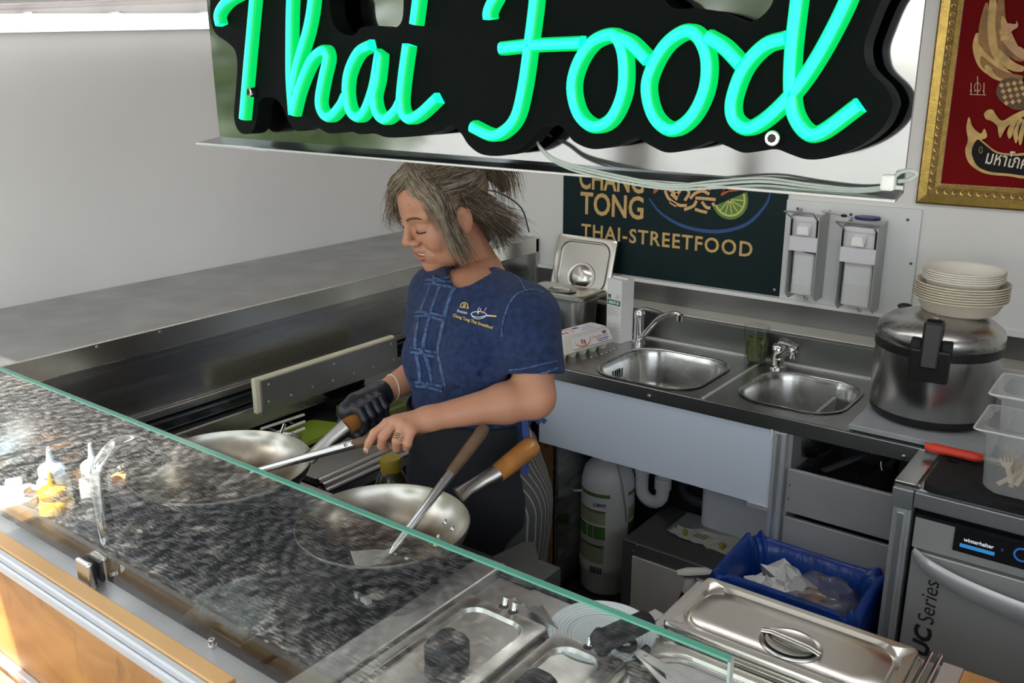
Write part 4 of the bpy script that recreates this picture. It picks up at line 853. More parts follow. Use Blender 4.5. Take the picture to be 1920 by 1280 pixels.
# plastic cutlery containers and red knife
FROST = thin_glass('frosted_plastic', (.90, .91, .92), 1.45, .25, .28, (.80, .81, .82))
def gn_box(lab, cx, cy, z, w_, d_, hgt):
    T = thing('plastic_container', lab, 'container', (cx, cy, z), 'cutlery containers')
    f = lambda w2, d2, zz, r: [(x, y, zz) for x, y in rrect(cx, cy, w2, d2, r, 6)]
    mb = MB(); mb.loft([f(w_-.035, d_-.035, z+.002, .03), f(w_-.02, d_-.02, z+.014, .03), f(w_-.008, d_-.008, z+hgt-.02, .03), f(w_+.03, d_+.03, z+hgt-.004, .012), f(w_+.03, d_+.03, z+hgt, .012), f(w_-.008, d_-.008, z+hgt-.001, .032)], caps=(True, False))
    mb.build('box', FROST, T, sharp=50)
    MB().tube(f(w_+.03, d_+.03, z+hgt-.002, .012), .0022, 6, closed=True).build('rim', mat('frost_rim', (.75, .77, .79), .3, alpha=.7), T)
    return T
bx0 = atz(1832, 905, .888); BZ0 = .888; cx0, cy0 = -.207, 2.075
gn_box('lower frosted plastic container full of wooden forks', cx0, cy0, BZ0, .150, .150, .150)
gn_box('upper frosted plastic container stacked into the other', cx0+.012, cy0+.004, BZ0+.086, .140, .140, .142)
WF = mat('birch_fork', (.66, .52, .36), .6, var=.1, vscale=8, stretch=(1, 1, 6))
def fork(p, q, roll, group):
    p = Vector(p); q = Vector(q); ax = (q-p).normalized(); sd = ax.orthogonal().normalized(); sd = Quaternion(ax, roll) @ sd; nn = ax.cross(sd); Ln = (q-p).length
    mb = MB(); pts = [(0, .005), (.25, .0045), (.5, .004), (.62, .006), (.72, .011), (.80, .0115)]
    mb.loft([[p+ax*Ln*t_+sd*w_*a+nn*.0008*b_ for a, b_ in ((1, 1), (1, -1), (-1, -1), (-1, 1))] for t_, w_ in pts])
    for k in range(4):
        o_ = -.0105+.007*k; mb.loft([[p+ax*Ln*t_+sd*(o_+w_*a)+nn*.0008*b_ for a, b_ in ((1, 1), (1, -1), (-1, -1), (-1, 1))] for t_, w_ in ((.79, .002), (.92, .0017), (1.0, .001))])
    return tag(mb.build('wooden_fork', WF), 'wooden disposable fork inside the lower frosted container', 'fork', group)
rf = np.random.default_rng(3)
for k in range(16):
    a = rf.uniform(-.045, .045, 2); b_ = rf.uniform(-.048, .048, 2); 
    fork((cx0+a[0], cy0+a[1], BZ0+.010+.001*k), (cx0+b_[0], cy0+b_[1], BZ0+.068+.0006*k), rf.uniform(0, 3), 'wooden forks')
KN = thing('red_handled_knife', 'kitchen knife with red handle on the black cutting board', 'knife', (-.37, 2.12, .887))
k0 = atz(1735, 836, .900); k1 = atz(1828, 856, .900); kd_ = (k1-k0)/np.linalg.norm(k1-k0)
MB().tube([tuple(v) for v in cr([k0, k0+kd_*.02, k0+kd_*.06, k0+kd_*.11, k0+kd_*.125], 5)], list(np.interp(np.linspace(0, 4, 21), range(5), [.010, .0160, .0135, .0150, .010])), 12, flat=.75).build('handle', mat('red_handle', (.62, .045, .02), .4), KN)
e = k0+kd_*.12; sd = np.cross(kd_, [0, 0, 1]); MB().prism([e+sd*.010, e-sd*.014, e+kd_*.15-sd*.010, e+kd_*.19+sd*.008], (0, 0, .0015)).build('blade', STEEL_L, KN)
# ================================================================ rear wall
PO = thing('poster_board', 'dark green restaurant poster with gold lettering on the rear wall', 'poster', (-1.46, 2.795, 1.06))
POY = 2.794
DG = mat('poster_green', (.003, .016, .018), .5, spec=.3, var=.08, vscale=2)
MB().box(-1.887, -1.034, POY, 2.7995, 1.058, 1.74).build('board', DG, PO)
pw = lambda x, y, d=0.: aty(x, y, POY-.0004-d)
def ptext(txt, a, b, cap, bold, nm='lettering'):
    A_, B2 = pw(*a), pw(*b); zb = (A_[2]+B2[2])/2; me = text_mesh(txt, cap/.72, bold=bold, width=B2[0]-A_[0], extrude=.0004)
    return place_mesh(nm, me, GOLDP, (A_[0], POY-.0006, zb), (1, 0, 0), (0, 0, 1), PO)
h1 = abs(pw(1088, 363)[2]-pw(1088, 404)[2])
ptext('TONG', (1088, 400), (1206, 410), h1, .0022)
zc_ = pw(1088, 400)[2]; A_, B2 = pw(1086, 345), pw(1207, 352)
place_mesh('lettering', text_mesh('CHANG', h1/.72, bold=.0022, width=B2[0]-A_[0], extrude=.0004), GOLDP, (A_[0], POY-.0006, (pw(1086, 352)[2]+pw(1206, 362)[2])/2), (1, 0, 0), (0, 0, 1), PO)
h2 = abs(pw(1235, 434)[2]-pw(1235, 461)[2]); A_, B2 = pw(1090, 445), pw(1410, 482)
place_mesh('lettering', text_mesh('THAI-STREETFOOD', h2/.72, bold=.0012, width=B2[0]-A_[0], extrude=.0004, spacing=1.15), GOLDP, (A_[0], POY-.0006, (pw(1250, 461)[2]+pw(1400, 482)[2])/2), (1, 0, 0), (0, 0, 1), PO)
def pstroke(nm, pts, wpx, m, d=0., taper=False):
    P_ = [pw(x, y, d) for x, y in cr(pts, 6)]; n = len(P_); wd = wpx*2.9/1686
    ws = [wd*(.35+.65*math.sin(math.pi*(i+.5)/n)) if taper else wd for i in range(n)]
    mb = MB(); ribbon(mb, P_, ws, (0, -1, 0), .0006); return mb.build(nm, m, PO)
NOOD = mat('noodle_print', (.72, .45, .20), .6); PRW = mat('prawn_print', (.55, .12, .05), .6); BLP = mat('bowl_print', (.03, .09, .26), .6); LMG = mat('lime_green', (.14, .27, .05), .6); LMY = mat('lime_pale', (.66, .66, .22), .6)
for s_ in (((1247, 357), (1254, 372), (1272, 384), (1288, 385)), ((1242, 350), (1258, 357), (1272, 368)), ((1256, 378), (1268, 386)), ((1286, 352), (1292, 362), (1284, 376)), ((1294, 372), (1304, 362), (1318, 358), (1330, 364)), ((1304, 371), (1320, 372), (1342, 374)), ((1283, 393), (1300, 386), (1306, 376)),
            ((1303, 392), (1316, 396), (1326, 398)), ((1316, 378), (1324, 388), (1332, 390)), ((1258, 363), (1270, 374)), ((1276, 357), (1268, 366)), ((1310, 353), (1324, 353)), ((1336, 380), (1342, 390)), ((1300, 348), (1312, 344)), ((1262, 344), (1280, 346)), ((1330, 348), (1345, 350)), ((1408, 356), (1416, 350))):
    pstroke('noodle', s_, 6, NOOD, .0003)
for s_ in (((1352, 366), (1366, 356), (1384, 356)), ((1356, 358), (1376, 350), (1392, 352)), ((1236, 352), (1230, 356), (1226, 362)), ((1334, 350), (1328, 356)), ((1370, 350), (1390, 346), (1400, 350))): pstroke('prawn', s_, 8, PRW, .0005, True)
pstroke('bowl_line', [(1217, 372), (1240, 400), (1285, 425), (1345, 434), (1400, 420), (1435, 385), (1445, 360)], 7, BLP, 0, True)
lc0 = (1380, 362); 
def lime(nm, r, m, d):
    c = pw(1372, 372, d); ux = pw(1400, 360, d)-pw(1337, 387, d); R2 = np.linalg.norm(ux)/2*r; c = (pw(1400, 360, d)+pw(1337, 387, d))/2; ux /= np.linalg.norm(ux); uz = np.array([ux[2], 0, -ux[0]])
    uz = uz if uz[2] < 0 else -uz
    return MB().prism([c+ux*R2*math.cos(t_)+uz*R2*math.sin(t_)*1.05 for t_ in np.linspace(0, math.pi, 20)], (0, -.0006, 0)).build(nm, m, PO), c, ux, uz, R2
lime('lime_rind', 1.0, LMG, .0006); lime('lime_pith', .86, LMY, .0012); _, c_, ux_, uz_, R_2 = lime('lime_flesh', .76, LMG, .0018)
for t_ in (.45, .9, 1.35, 1.8, 2.25, 2.7):
    mb = MB(); ribbon(mb, [c_+np.array([0, -.001, 0]), c_+np.array([0, -.001, 0])+(ux_*math.cos(t_)+uz_*math.sin(t_))*R_2], .0035, (0, -1, 0), .0005); mb.build('lime_segment', LMY, PO)
for px in ((1452, 543),): disc_screw('screw', pw(*px), (0, -1, 0), .0045, SCREW, PO, .002)

# white plate with the two dispensers
WP = thing('mounting_plate', 'white mounting plate with screws carrying the two soap dispensers', 'wall plate', (-.83, 2.797, 1.05))
PLT = mat('plate_white', (.70, .73, .73), .4, var=.02, vscale=4)
MB().box(-1.034, -.632, 2.7905, 2.7995, 1.054, 1.374).build('plate', PLT, WP, bevel=.001)
for px in ((1495.7, 391), (1595.5, 402), (1702, 412), (1487, 471), (1708, 494), (1482, 542), (1578, 557)):
    disc_screw('screw', aty(px[0], px[1], 2.7905), (0, -1, 0), .0045, mat('screw_dark', (.12, .12, .12), .35, .8), WP, .0025)
DSG = mat('dispenser_grey', (.42, .43, .42), .4, .3, var=.03); BOTT = mat('soap_bottle', (.60, .62, .62), .3, var=.03); LILAC = mat('dispenser_front', (.66, .66, .70), .4)
def dispenser(lab, xa, xb, zt, zb, level):
    T = thing('soap_dispenser', lab, 'soap dispenser', ((xa+xb)/2, 2.75, zb), 'wall soap dispensers')
    yf, yb = 2.700, 2.790; zc1 = zt-.075; t_ = .0025
    prof = [(yb, zt), (yf, zt-.012), (yf, zb+.022), (yf+.03, zb), (yb, zb)]
    for nm, x0 in (('side', xa), ('side', xb-t_)): MB().prism([(x0, y, z) for y, z in prof], (t_, 0, 0)).build(nm+'_panel', DSG, T)
    MB().box(xa+t_, xb-t_, yf, yf+.003, zc1-.045, zc1).build('front_plate', LILAC, T)
    MB().box(xa+t_, xb-t_, yf+.012, yf+.015, zc1-.004, zt-.016).build('upper_plate', LILAC, T)
    MB().box(xa+t_, xb-t_, yf+.02, yb, zt-.022, zt-.018).build('top_plate', DSG, T)
    cx = (xa+xb)/2; w_ = (xb-xa)
    b_ = MB().loft([[(x, y, z) for x, y in rrect(cx, 2.748, w_-.020, .066, .012)] for z in (zb+.020, zb+.03, zc1-.05, zc1-.045)]).build('bottle', BOTT, T)
    MB().loft([[(x, y, z) for x, y in rrect(cx, 2.748, w_-.019, .067, .012)] for z in (zb+.0195, zb+.04+level)]).build('liquid', mat('soap_liquid', (.56, .57, .57), .3), b_)
    mb = MB(); mb.hexa([(cx-.020, yf-.012, zc1+.006), (cx+.020, yf-.012, zc1+.006), (cx+.018, yf+.012, zc1+.006), (cx-.018, yf+.012, zc1+.006)], [(cx-.020, yf-.010, zc1+.030), (cx+.010, yf-.010, zc1+.034), (cx+.022, yf+.012, zc1+.042), (cx-.018, yf+.012, zc1+.042)]); mb.build('pump_spout', WPLAST, T, bevel=.003)
    pts = [(xa+.004, yf+.006, zc1+.002), (xa+.004, yf+.004, zt-.022), (xa-.010, yf-.030, zt+.002), (xb-.010, yf-.034, zt+.002), (xb-.008, yf+.002, zt-.022), (xb-.006, yf+.006, zc1+.002)]
    MB().tube(pts, .0027, 8).build('elbow_lever', STEEL_W, T)
    for x0 in (xa+.003, xb-.008): MB().box(x0, x0+.004, yf-.001, yf+.004, zc1+.0, zt-.024).build('lever_slot', BLACKM, T)
    MB().tube([(cx+.012, yf+.02, zb+.012), (cx+.018, yf+.01, zb+.004), (cx+.026, yf+.01, zb+.010)], .003, 8).build('drip_hook', STEEL_L, T)
    return T
dispenser('grey soap dispenser nearer the poster with a dark hose inside', -.985, -.895, 1.352, 1.075, .01)
dispenser('grey soap dispenser with blue lid lying on top', -.828, -.722, 1.335, 1.063, .045)
HB = thing('dark_blue_cap', 'dark blue round lid lying on the soap dispenser', 'lid', (-.775, 2.74, 1.33)); MB().lathe([(.0001, 0), (.036, 0), (.038, .004), (.036, .009), (.0001, .010)], (-.772, 2.752, 1.338), 28, sy=.75).build('lid', mat('cap_navy', (.02, .03, .12), .35), HB)
HR = thing('steel_rod', 'thin steel rod lying between the two soap dispensers', 'rod', (-.86, 2.75, 1.345)); MB().tube([(-.905, 2.742, 1.354), (-.85, 2.742, 1.347), (-.812, 2.742, 1.343)], .0026, 8).build('rod', STEEL_W, HR); MB().sphere((-.838, 2.742, 1.345), .007, 10, 6, sc=(1.6, 1, .7)).build('joint', BLACK, HR)
MB().tube([(-.975, 2.713, 1.243), (-.955, 2.712, 1.234), (-.93, 2.711, 1.228), (-.903, 2.712, 1.226)], .0022, 8).build('hose', mat('blue_hose', (.05, .08, .14), .4), bpy.data.objects['soap_dispenser'])

# framed picture
FP = thing('framed_picture', 'gold framed red picture of a winged golden figure', 'picture', (-.3, 2.79, 1.39))
FX0, FZ0, FX1, FZ1 = -.652, 1.392, .10, 2.02; REDC = mat('red_ground', (.15, .004, .005), .7, spec=.08, var=.12, vscale=5)
MB().box(FX0+.02, FX1-.02, 2.788, 2.798, FZ0+.02, FZ1-.02).build('canvas', REDC, FP)
def frame_ring(i0, i1, y0, y1, nm, m):
    mb = MB(); a = (FX0+i0, FX1-i0, FZ0+i0, FZ1-i0); b_ = (FX0+i1, FX1-i1, FZ0+i1, FZ1-i1)
    def ring(q, y): return [(q[0], y, q[2]), (q[1], y, q[2]), (q[1], y, q[3]), (q[0], y, q[3])]
    mb.loft([ring(a, 2.7995), ring(a, y0), ring(b_, y1), ring(b_, 2.7995)], caps=(False, False), sm=False); return mb.build(nm, m, FP)
DGOLD = mat('dark_gold', (.22, .14, .05), .45, .6, var=.3, vscale=60, bump=.5, bscale=140)
frame_ring(0, .006, 2.786, 2.782, 'outer_edge', DGOLD); frame_ring(.006, .030, 2.778, 2.772, 'gold_face', GOLD); frame_ring(.030, .048, 2.774, 2.782, 'carved_band', DGOLD); frame_ring(.048, .058, 2.780, 2.787, 'inner_edge', GOLD)
# carved scrolls and bead row along the visible sides
k = 0
for t_ in np.arange(FZ0+.05, FZ1-.05, .021): MB().tube([(FX0+.039+.006*math.cos(a), 2.776, t_+.006*math.sin(a)) for a in np.linspace(0, 5, 9)], .0018, 5).build('carved_scroll', GOLD, FP)
for t_ in np.arange(FX0+.06, FX1-.05, .021): MB().tube([(t_+.006*math.cos(a), 2.776, FZ0+.039+.006*math.sin(a)) for a in np.linspace(0, 5, 9)], .0018, 5).build('carved_scroll', GOLD, FP)
mb = MB()
for t_ in np.arange(FZ0+.058, FZ1-.058, .0052): mb.sphere((FX0+.0595, 2.7865, t_), .0018, 6, 4)
for t_ in np.arange(FX0+.058, FX1-.058, .0052): mb.sphere((t_, 2.7865, FZ0+.0595), .0018, 6, 4)
mb.build('bead_row', mat('bead_cream', (.7, .6, .38), .4), FP)['kind'] = 'stuff'
FY = 2.7875
fp = lambda x, y, d=0.: aty(x, y, FY-d)
FEA = mat('feather_gold', (.55, .36, .12), .5, var=.25, vscale=40); FEB = mat('feather_bronze', (.26, .135, .035), .5, var=.25, vscale=40); SKN = mat('figure_flesh', (.52, .30, .16), .5, var=.15, vscale=30); BRN = mat('scale_brown', (.10, .05, .02), .5)
def feather(pts, wpx, m, d):
    P_ = [fp(x, y, d) for x, y in cr(pts, 6)]; n = len(P_); wd = wpx*2.75/1686; mb = MB(); ribbon(mb, P_, [wd*(math.sin(math.pi*(.12+.86*i/(n-1)))**.6) for i in range(n)], (0, -1, 0), .0012); return mb.build('feather', m, FP)
cl_ = [(((1875, 145), (1846, 122), (1833, 90), (1832, 62)), 16), (((1880, 140), (1852, 108), (1845, 60), (1850, 5)), 18), (((1885, 130), (1868, 90), (1862, 40), (1862, -20)), 18), (((1890, 130), (1880, 80), (1876, 30), (1878, -20)), 16),
       (((1905, 150), (1868, 128), (1842, 105), (1834, 84)), 15), (((1910, 152), (1872, 138), (1848, 120), (1840, 106)), 14), (((1915, 150), (1880, 145), (1858, 135), (1848, 122)), 13), (((1918, 146), (1892, 144), (1872, 136), (1860, 125)), 12), (((1920, 130), (1900, 125), (1882, 110), (1872, 92)), 13), (((1920, 112), (1905, 105), (1890, 88), (1880, 70)), 12), (((1905, 90), (1892, 70), (1884, 50), (1880, 30)), 12)]
for i, (pts, wd) in enumerate(cl_): feather(pts, wd, (FEA, FEB)[i % 2], .0004*i)
def fpoly(pts, m, d, nm, th=.0015):
    return MB().prism([fp(x, y, d) for x, y in cr(pts, 4, True)], (0, -th, 0)).build(nm, m, FP)
fpoly([(1876, 55), (1886, 44), (1904, 45), (1906, 38), (1909, 50), (1898, 58), (1890, 70), (1898, 82), (1920, 92), (1920, 112), (1900, 100), (1880, 76)], SKN, .005, 'raised_arm')
for a_ in (((1874, 60), (1892, 58)), ((1876, 72), (1895, 69))):
    P_ = [fp(x, y, .0068) for x, y in a_]; mb = MB(); ribbon(mb, P_, .012, (0, -1, 0), .001); mb.build('bracelet', FEA, FP)
fpoly([(1868, 170), (1876, 152), (1895, 146), (1912, 150), (1924, 165), (1924, 200), (1905, 206), (1885, 196), (1872, 184)], BRN, .005, 'scaled_leg')
for i in range(4):
    for j in range(4):
        x, y = 1878+12*i+3*j, 160+11*j-2*i
        if x < 1922: MB().prism([fp(x, y-5, .0066), fp(x+5, y, .0066), fp(x, y+5, .0066), fp(x-5, y, .0066)], (0, -.0008, 0)).build('leg_scale', FEA, FP)
fpoly([(1845, 214), (1852, 206), (1862, 206), (1868, 216), (1880, 226), (1900, 215), (1924, 205), (1924, 215), (1896, 232), (1886, 240), (1876, 258), (1872, 250), (1870, 236), (1858, 226), (1850, 224)], FEA, .0055, 'clawed_foot')
for pts in (((1905, 225), (1895, 245), (1893, 260)), ((1915, 222), (1906, 245), (1905, 268)), ((1924, 222), (1915, 245), (1913, 272))): feather(pts, 9, FEA, .006)
# small yantra mark, flame ornament and name banner
mb = MB(); 
for dx, hh_ in ((-12, 22), (0, 34), (12, 22)):
    ribbon(mb, [fp(1833+dx, 177, .0005), fp(1833+dx, 177-hh_, .0005)], .0022, (0, -1, 0), .0006)
mb.tube([fp(1833+6*math.cos(a), 163+8*math.sin(a), .001) for a in np.linspace(0, 6.2, 14)], .0008, 5); ribbon(mb, [fp(1818, 177, .0005), fp(1849, 178, .0005)], .0018, (0, -1, 0), .0006)
for q in range(4): mb.sphere(fp(1820+8*q, 170, .001), .0022, 6, 4)
mb.build('small_emblem', mat('pale_gold_print', (.55, .42, .25), .6), FP)
fpoly([(1815, 262), (1812, 240), (1817, 219), (1823, 236), (1832, 246), (1840, 250), (1846, 241), (1851, 256), (1840, 262), (1828, 262), (1822, 275), (1815, 290), (1811, 278)], FEA, .0035, 'flame_ornament')
fpoly([(1810, 280), (1818, 264), (1832, 258), (1848, 268), (1870, 284), (1900, 288), (1930, 290), (1930, 332), (1890, 330), (1850, 326), (1826, 314), (1814, 300)], FEA, .004, 'banner_border')
fpoly([(1822, 284), (1832, 262), (1845, 270), (1868, 287), (1900, 292), (1930, 294), (1930, 327), (1890, 325), (1854, 321), (1832, 310)], BLACKM, .0058, 'banner')
A_, B2 = fp(1847, 306, .0075), fp(1925, 318, .0075)
o = text('lettering', 'มหาโภค', mat('banner_text', (.75, .70, .58), .5), A_, B2, (0, 0, 1), .05, FP, bold=.0004)
mb = MB(); mb.tube([fp(1839+3*math.cos(a), 281+6*math.sin(a), .0075) for a in np.linspace(0, 6, 10)], .0009, 5); mb.build('banner_mark', FEA, FP)

# ================================================================ strip light on the left wall
TL = thing('strip_light', 'bright white strip light along the top of the left wall', 'lamp', (-2.5, 1.6, 1.86))
LAMP = mat('lamp_white', (1, 1, 1), .4, emit=(1, .985, .97), estr=1.4)
a0 = atx(0, 62, -2.47); zt = lambda y: 1.872+.05*(y-1.12)
def slab(x0, x1, y0, y1, dz0, dz1): return MB().hexa([(x0, y0, zt(y0)+dz0), (x1, y0, zt(y0)+dz0), (x1, y1, zt(y1)+dz0), (x0, y1, zt(y1)+dz0)], [(x0, y0, zt(y0)+dz1), (x1, y0, zt(y0)+dz1), (x1, y1, zt(y1)+dz1), (x0, y1, zt(y1)+dz1)])
slab(-2.505, -2.462, .70, 2.55, -.010, .034).build('diffuser', LAMP, TL, bevel=.008, seg=3)
slab(-2.529, -2.503, .69, 2.56, -.009, .030).build('housing', WHITE, TL)
for y in (1.21, 1.45, 1.74): slab(-2.512, -2.458, y-.006, y+.006, .0345, .039).build('clip', WPLAST, TL)
TL_FILL = thing('strip_light', 'added fill strip light under the ceiling, unseen behind the sign', 'lamp', (-.6, 1.7, 1.95))  # fill lamp added to brighten the rear and left walls
MB().box(-2.05, .1, 1.88, 1.94, 1.915, 1.95).build('diffuser', mat('fill_lamp_white', (1, 1, 1), .4, emit=(1, .985, .96), estr=6.5), TL_FILL, bevel=.006); MB().box(-2.07, .12, 1.89, 1.93, 1.95, 1.985).build('housing', WHITE, TL_FILL)
# ================================================================ sign
SY = .700; SPY = .734
SP = thing('steel_backboard', 'polished steel panel with folded lower lip behind the neon sign', 'panel', (-.63, SPY, 1.66))
pl = [aty(412, 260, SPY), aty(1692, 362, SPY)]
zA, zB = pl[0][2], pl[1][2]; xA, xB = pl[0][0], pl[1][0]; zT = 2.15
PSTEEL = mat('hammered_mirror', (.36, .38, .385), .085, 1, var=.04, vscale=10, rvar=.03)
MB().hexa([(xA, SPY, zA), (xB, SPY, zB), (xB, SPY+.004, zB), (xA, SPY+.004, zA)], [(xA-.0, SPY, zT), (xB, SPY, zT), (xB, SPY+.004, zT), (xA, SPY+.004, zT)]).build('panel', PSTEEL, SP)
lip = .036
MB().hexa([(xA-.002, SPY-lip, zA-.006), (xB, SPY-lip+.018, zB-.006), (xB, SPY+.004, zB-.001), (xA, SPY+.004, zA-.001)], [(xA-.002, SPY-lip, zA-.003), (xB, SPY-lip+.018, zB-.003), (xB, SPY+.002, zB+.003), (xA, SPY+.002, zA+.003)]).build('folded_lip', mat('lip_steel', (.50, .52, .51), .3, 1), SP, bevel=.0008)
MB().hexa([(xA+.045, SPY-.02, zA-.0085), (xA+.12, SPY-.02, zA-.0095), (xA+.12, SPY-.005, zA-.0095), (xA+.045, SPY-.005, zA-.0085)], [(xA+.045, SPY-.02, zA-.004), (xA+.12, SPY-.02, zA-.005), (xA+.12, SPY-.005, zA-.005), (xA+.045, SPY-.005, zA-.004)]).build('white_tape', WPLAST, SP)

NS = thing('neon_sign', 'green illuminated Thai Food sign on a black contour board', 'neon sign', (-.63, SY, 1.67))
z1 = lambda x, y: (360+x*.36458, y*.36458); z2 = lambda x, y: (1000+x*.38542, y*.38542)
ol = [(402, -150), (392, -60), (394, 0)]+[z1(*q) for q in ((96, 100), (122, 172), (182, 217), (222, 262), (233, 340), (224, 480), (216, 600), (236, 668), (275, 690), (316, 668), (336, 590), (345, 525), (378, 500), (425, 505), (462, 545), (492, 615), (520, 660), (550, 674), (595, 656), (640, 652), (700, 684), (760, 682), (805, 672), (865, 690), (940, 687), (992, 704), (1062, 707), (1180, 697), (1255, 680), (1330, 648), (1382, 684), (1422, 744), (1482, 790), (1560, 802), (1642, 790), (1722, 742), (1790, 662))]
ol += [z2(*q) for q in ((62, 612), (112, 602), (160, 640), (200, 690), (290, 725), (400, 710), (500, 672), (560, 702), (640, 740), (720, 736), (800, 710), (870, 687), (940, 710), (1020, 742), (1100, 736), (1182, 726), (1250, 750), (1330, 775), (1420, 770), (1520, 740), (1620, 690), (1700, 620), (1740, 540), (1746, 490), (1712, 420), (1642, 350), (1616, 300), (1610, 220), (1642, 120), (1692, 0))]+[(1690, -70), (1640, -150)]
hole1 = [z1(*q) for q in ((706, -80), (706, 0), (718, 95), (760, 165), (828, 182), (870, 142), (950, 132), (1035, 145), (1080, 105), (1088, 0), (1085, -80))]
hole2 = [z2(*q) for q in ((600, -60), (640, 0), (690, 42), (800, 40), (900, 62), (980, 92), (1040, 106), (1092, 92), (1140, 50), (1168, 0), (1180, -60))]
to2 = lambda lp: [(aty(x, y, SY)[0], aty(x, y, SY)[2]) for x, y in lp]
loops = [to2(cr(ol, 4, True)), list(reversed(to2(cr(hole1, 4, True)))), list(reversed(to2(cr(hole2, 4, True))))]
me = curve_mesh(loops, .011)
BRD = mat('black_acrylic', (.004, .0055, .0055), .5, spec=.04)
place_mesh('contour_board', me, BRD, (0, SY+.011, 0), (1, 0, 0), (0, 0, 1), NS)
NCORE = mat('neon_core', (.0, .25, .18), .3, emit=(.005, 1.0, .44), estr=1.25); NSIDE = mat('neon_side', (.0, .12, .04), .3, emit=(.0, .75, .13), estr=.75)
def neon(pts, closed=False):
    P_ = cr(pts, 5, closed); P3 = [Vector(aty(x, y, SY-.0065)) for x, y in P_]; n = len(P3); hw = .0061; dp = .0125; V = []; Fq = []; mi = []
    sec = [(-1, 0), (-1, .62), (-.72, .9), (-.25, 1), (.25, 1), (.72, .9), (1, .62), (1, 0)]
    for i in range(n):
        a, b_ = P3[(i-1) % n if closed else max(0, i-1)], P3[(i+1) % n if closed else min(n-1, i+1)]; tg = (b_-a).normalized(); sd = tg.cross(Vector((0, -1, 0))).normalized()
        for (s_, d_) in sec: V.append(Vector((P3[i].x, SY, P3[i].z))+sd*hw*s_+Vector((0, -dp*d_, 0)))
    m = len(sec)
    for i in range(n if closed else n-1):
        j = (i+1) % n
        for k in range(m-1): Fq.append((i*m+k, i*m+k+1, j*m+k+1, j*m+k)); mi.append(1 if k in (0, 6) or k in (1, 5) else 0)
    if not closed: Fq += [tuple(range(m))[::-1], tuple(range((n-1)*m, n*m))]; mi += [0, 0]
    mb = MB(); mb.add(V, Fq, mi, True); return mb
LET = {'T': [[(414, 47), (411, 29), (420, 11), (437, -4), (470, -18), (520, -26), (570, -30)], [(480, -22), (478, 0), (468, 110), (458, 223)]],
       'h': [[(551, 215), (547, 160), (546, 109), (548, 0), (556, -40), (574, -52), (586, -35), (588, 0), (579, 55), (560, 120), (551, 170), (551, 215)][:11], [(551, 214), (564, 164), (586, 113), (608, 95), (616, 108), (608, 146), (601, 190), (608, 213), (622, 218), (641, 197), (649, 180)]],
       'a': [[(697, 85), (674, 98), (656, 135), (652, 175), (659, 208), (674, 219), (688, 204), (703, 160), (714, 98), (710, 146), (703, 182), (710, 213), (725, 223), (743, 208), (753, 190)]],
       'i': [[(766, 84), (757, 150), (754, 197), (765, 221), (787, 215), (821, 184)], [(788, -30), (785, 0), (779, 46)]],
       'F': [[(1005, -40), (1005, 0), (994, 88), (983, 164), (969, 219), (945, 247), (921, 253), (886, 237)], [(940, 91), (1000, 85), (1092, 81)], [(918, 36), (918, 22), (928, 0), (950, -30), (1010, -42), (1080, -48)]],
       'o': [[(1162, 71), (1185, 82), (1215, 112)]], 'o2': [[(1326, 69), (1358, 88), (1388, 119)]],
       'd': [[(1474, 73), (1435, 86), (1397, 127), (1375, 185), (1377, 222), (1401, 240), (1432, 227), (1474, 189), (1509, 146), (1547, 85), (1586, 8), (1598, -30)], [(1500, -30), (1497, 0), (1486, 96), (1484, 170), (1491, 216), (1514, 248), (1543, 247), (1611, 197)]]}
O1 = [(1146, 66), (1112, 80), (1086, 118), (1075, 165), (1087, 214), (1116, 237), (1148, 222), (1170, 172), (1172, 112), (1162, 76)]
O2 = [(1285, 60), (1250, 84), (1224, 128), (1215, 170), (1229, 220), (1262, 243), (1299, 218), (1324, 165), (1327, 108), (1310, 68)]
for nm, ss in LET.items():
    mb = MB()
    for s_ in ss:
        q = neon(s_); mb.add(q.v, q.f, q.mi, True)
    if nm == 'o': q = neon(O1, True); mb.add(q.v, q.f, q.mi, True)
    if nm == 'o2': q = neon(O2, True); mb.add(q.v, q.f, q.mi, True)
    o = mb.build('letter_tube', [NCORE, NSIDE], NS, sharp=80); o['label'] = 'green glowing letter '+nm[0]
for px in ((477, 172), (1456, 258)):
    p = aty(px[0], px[1], SY); s_ = MB().cyl((p[0], SY, p[2]), (p[0], SY-.010, p[2]), .0062, n=20).build('standoff_bolt', CHROME, NS, bevel=.001); MB().lathe([(.0001, 0), (.0035, 0)], M=Matrix.Translation((p[0], SY-.0102, p[2])) @ Matrix.Rotation(math.pi/2, 4, 'X'), n=8).build('socket', BLACK, s_)
    MB().cyl((p[0], SPY, p[2]), (p[0], SY+.0225, p[2]), .006, n=12).build('spacer', STEEL, NS)
CBL = thing('sign_cable', 'clear twin cable hanging from the neon sign along the steel lip', 'cable', (-.5, .72, 1.66))
CB = mat('clear_cable', (.55, .62, .56), .25, trans=.35, ior=1.4)
for dy, w_ in ((0, .0013), (6, .0011), (-5, .0010)):
    pts = [(1004+dy*.3, 252), (1012, 275+dy*.4), (1040, 300+dy*.6), (1090, 318+dy), (1180, 338+dy), (1260, 350+dy*.8), (1340, 345+dy*1.2), (1430, 340+dy*1.3), (1520, 350+dy), (1600, 356+dy*.6), (1655, 352+dy*.5), (1665, 342)]
    P_ = [aty(x, y, SPY-.020-.008*math.sin(i*.5)) for i, (x, y) in enumerate(pts)]; P_[0] = aty(pts[0][0], pts[0][1], SY+.026)
    MB().tube([tuple(v) for v in cr(P_, 6)], w_, 8).build('strand', CB, CBL)
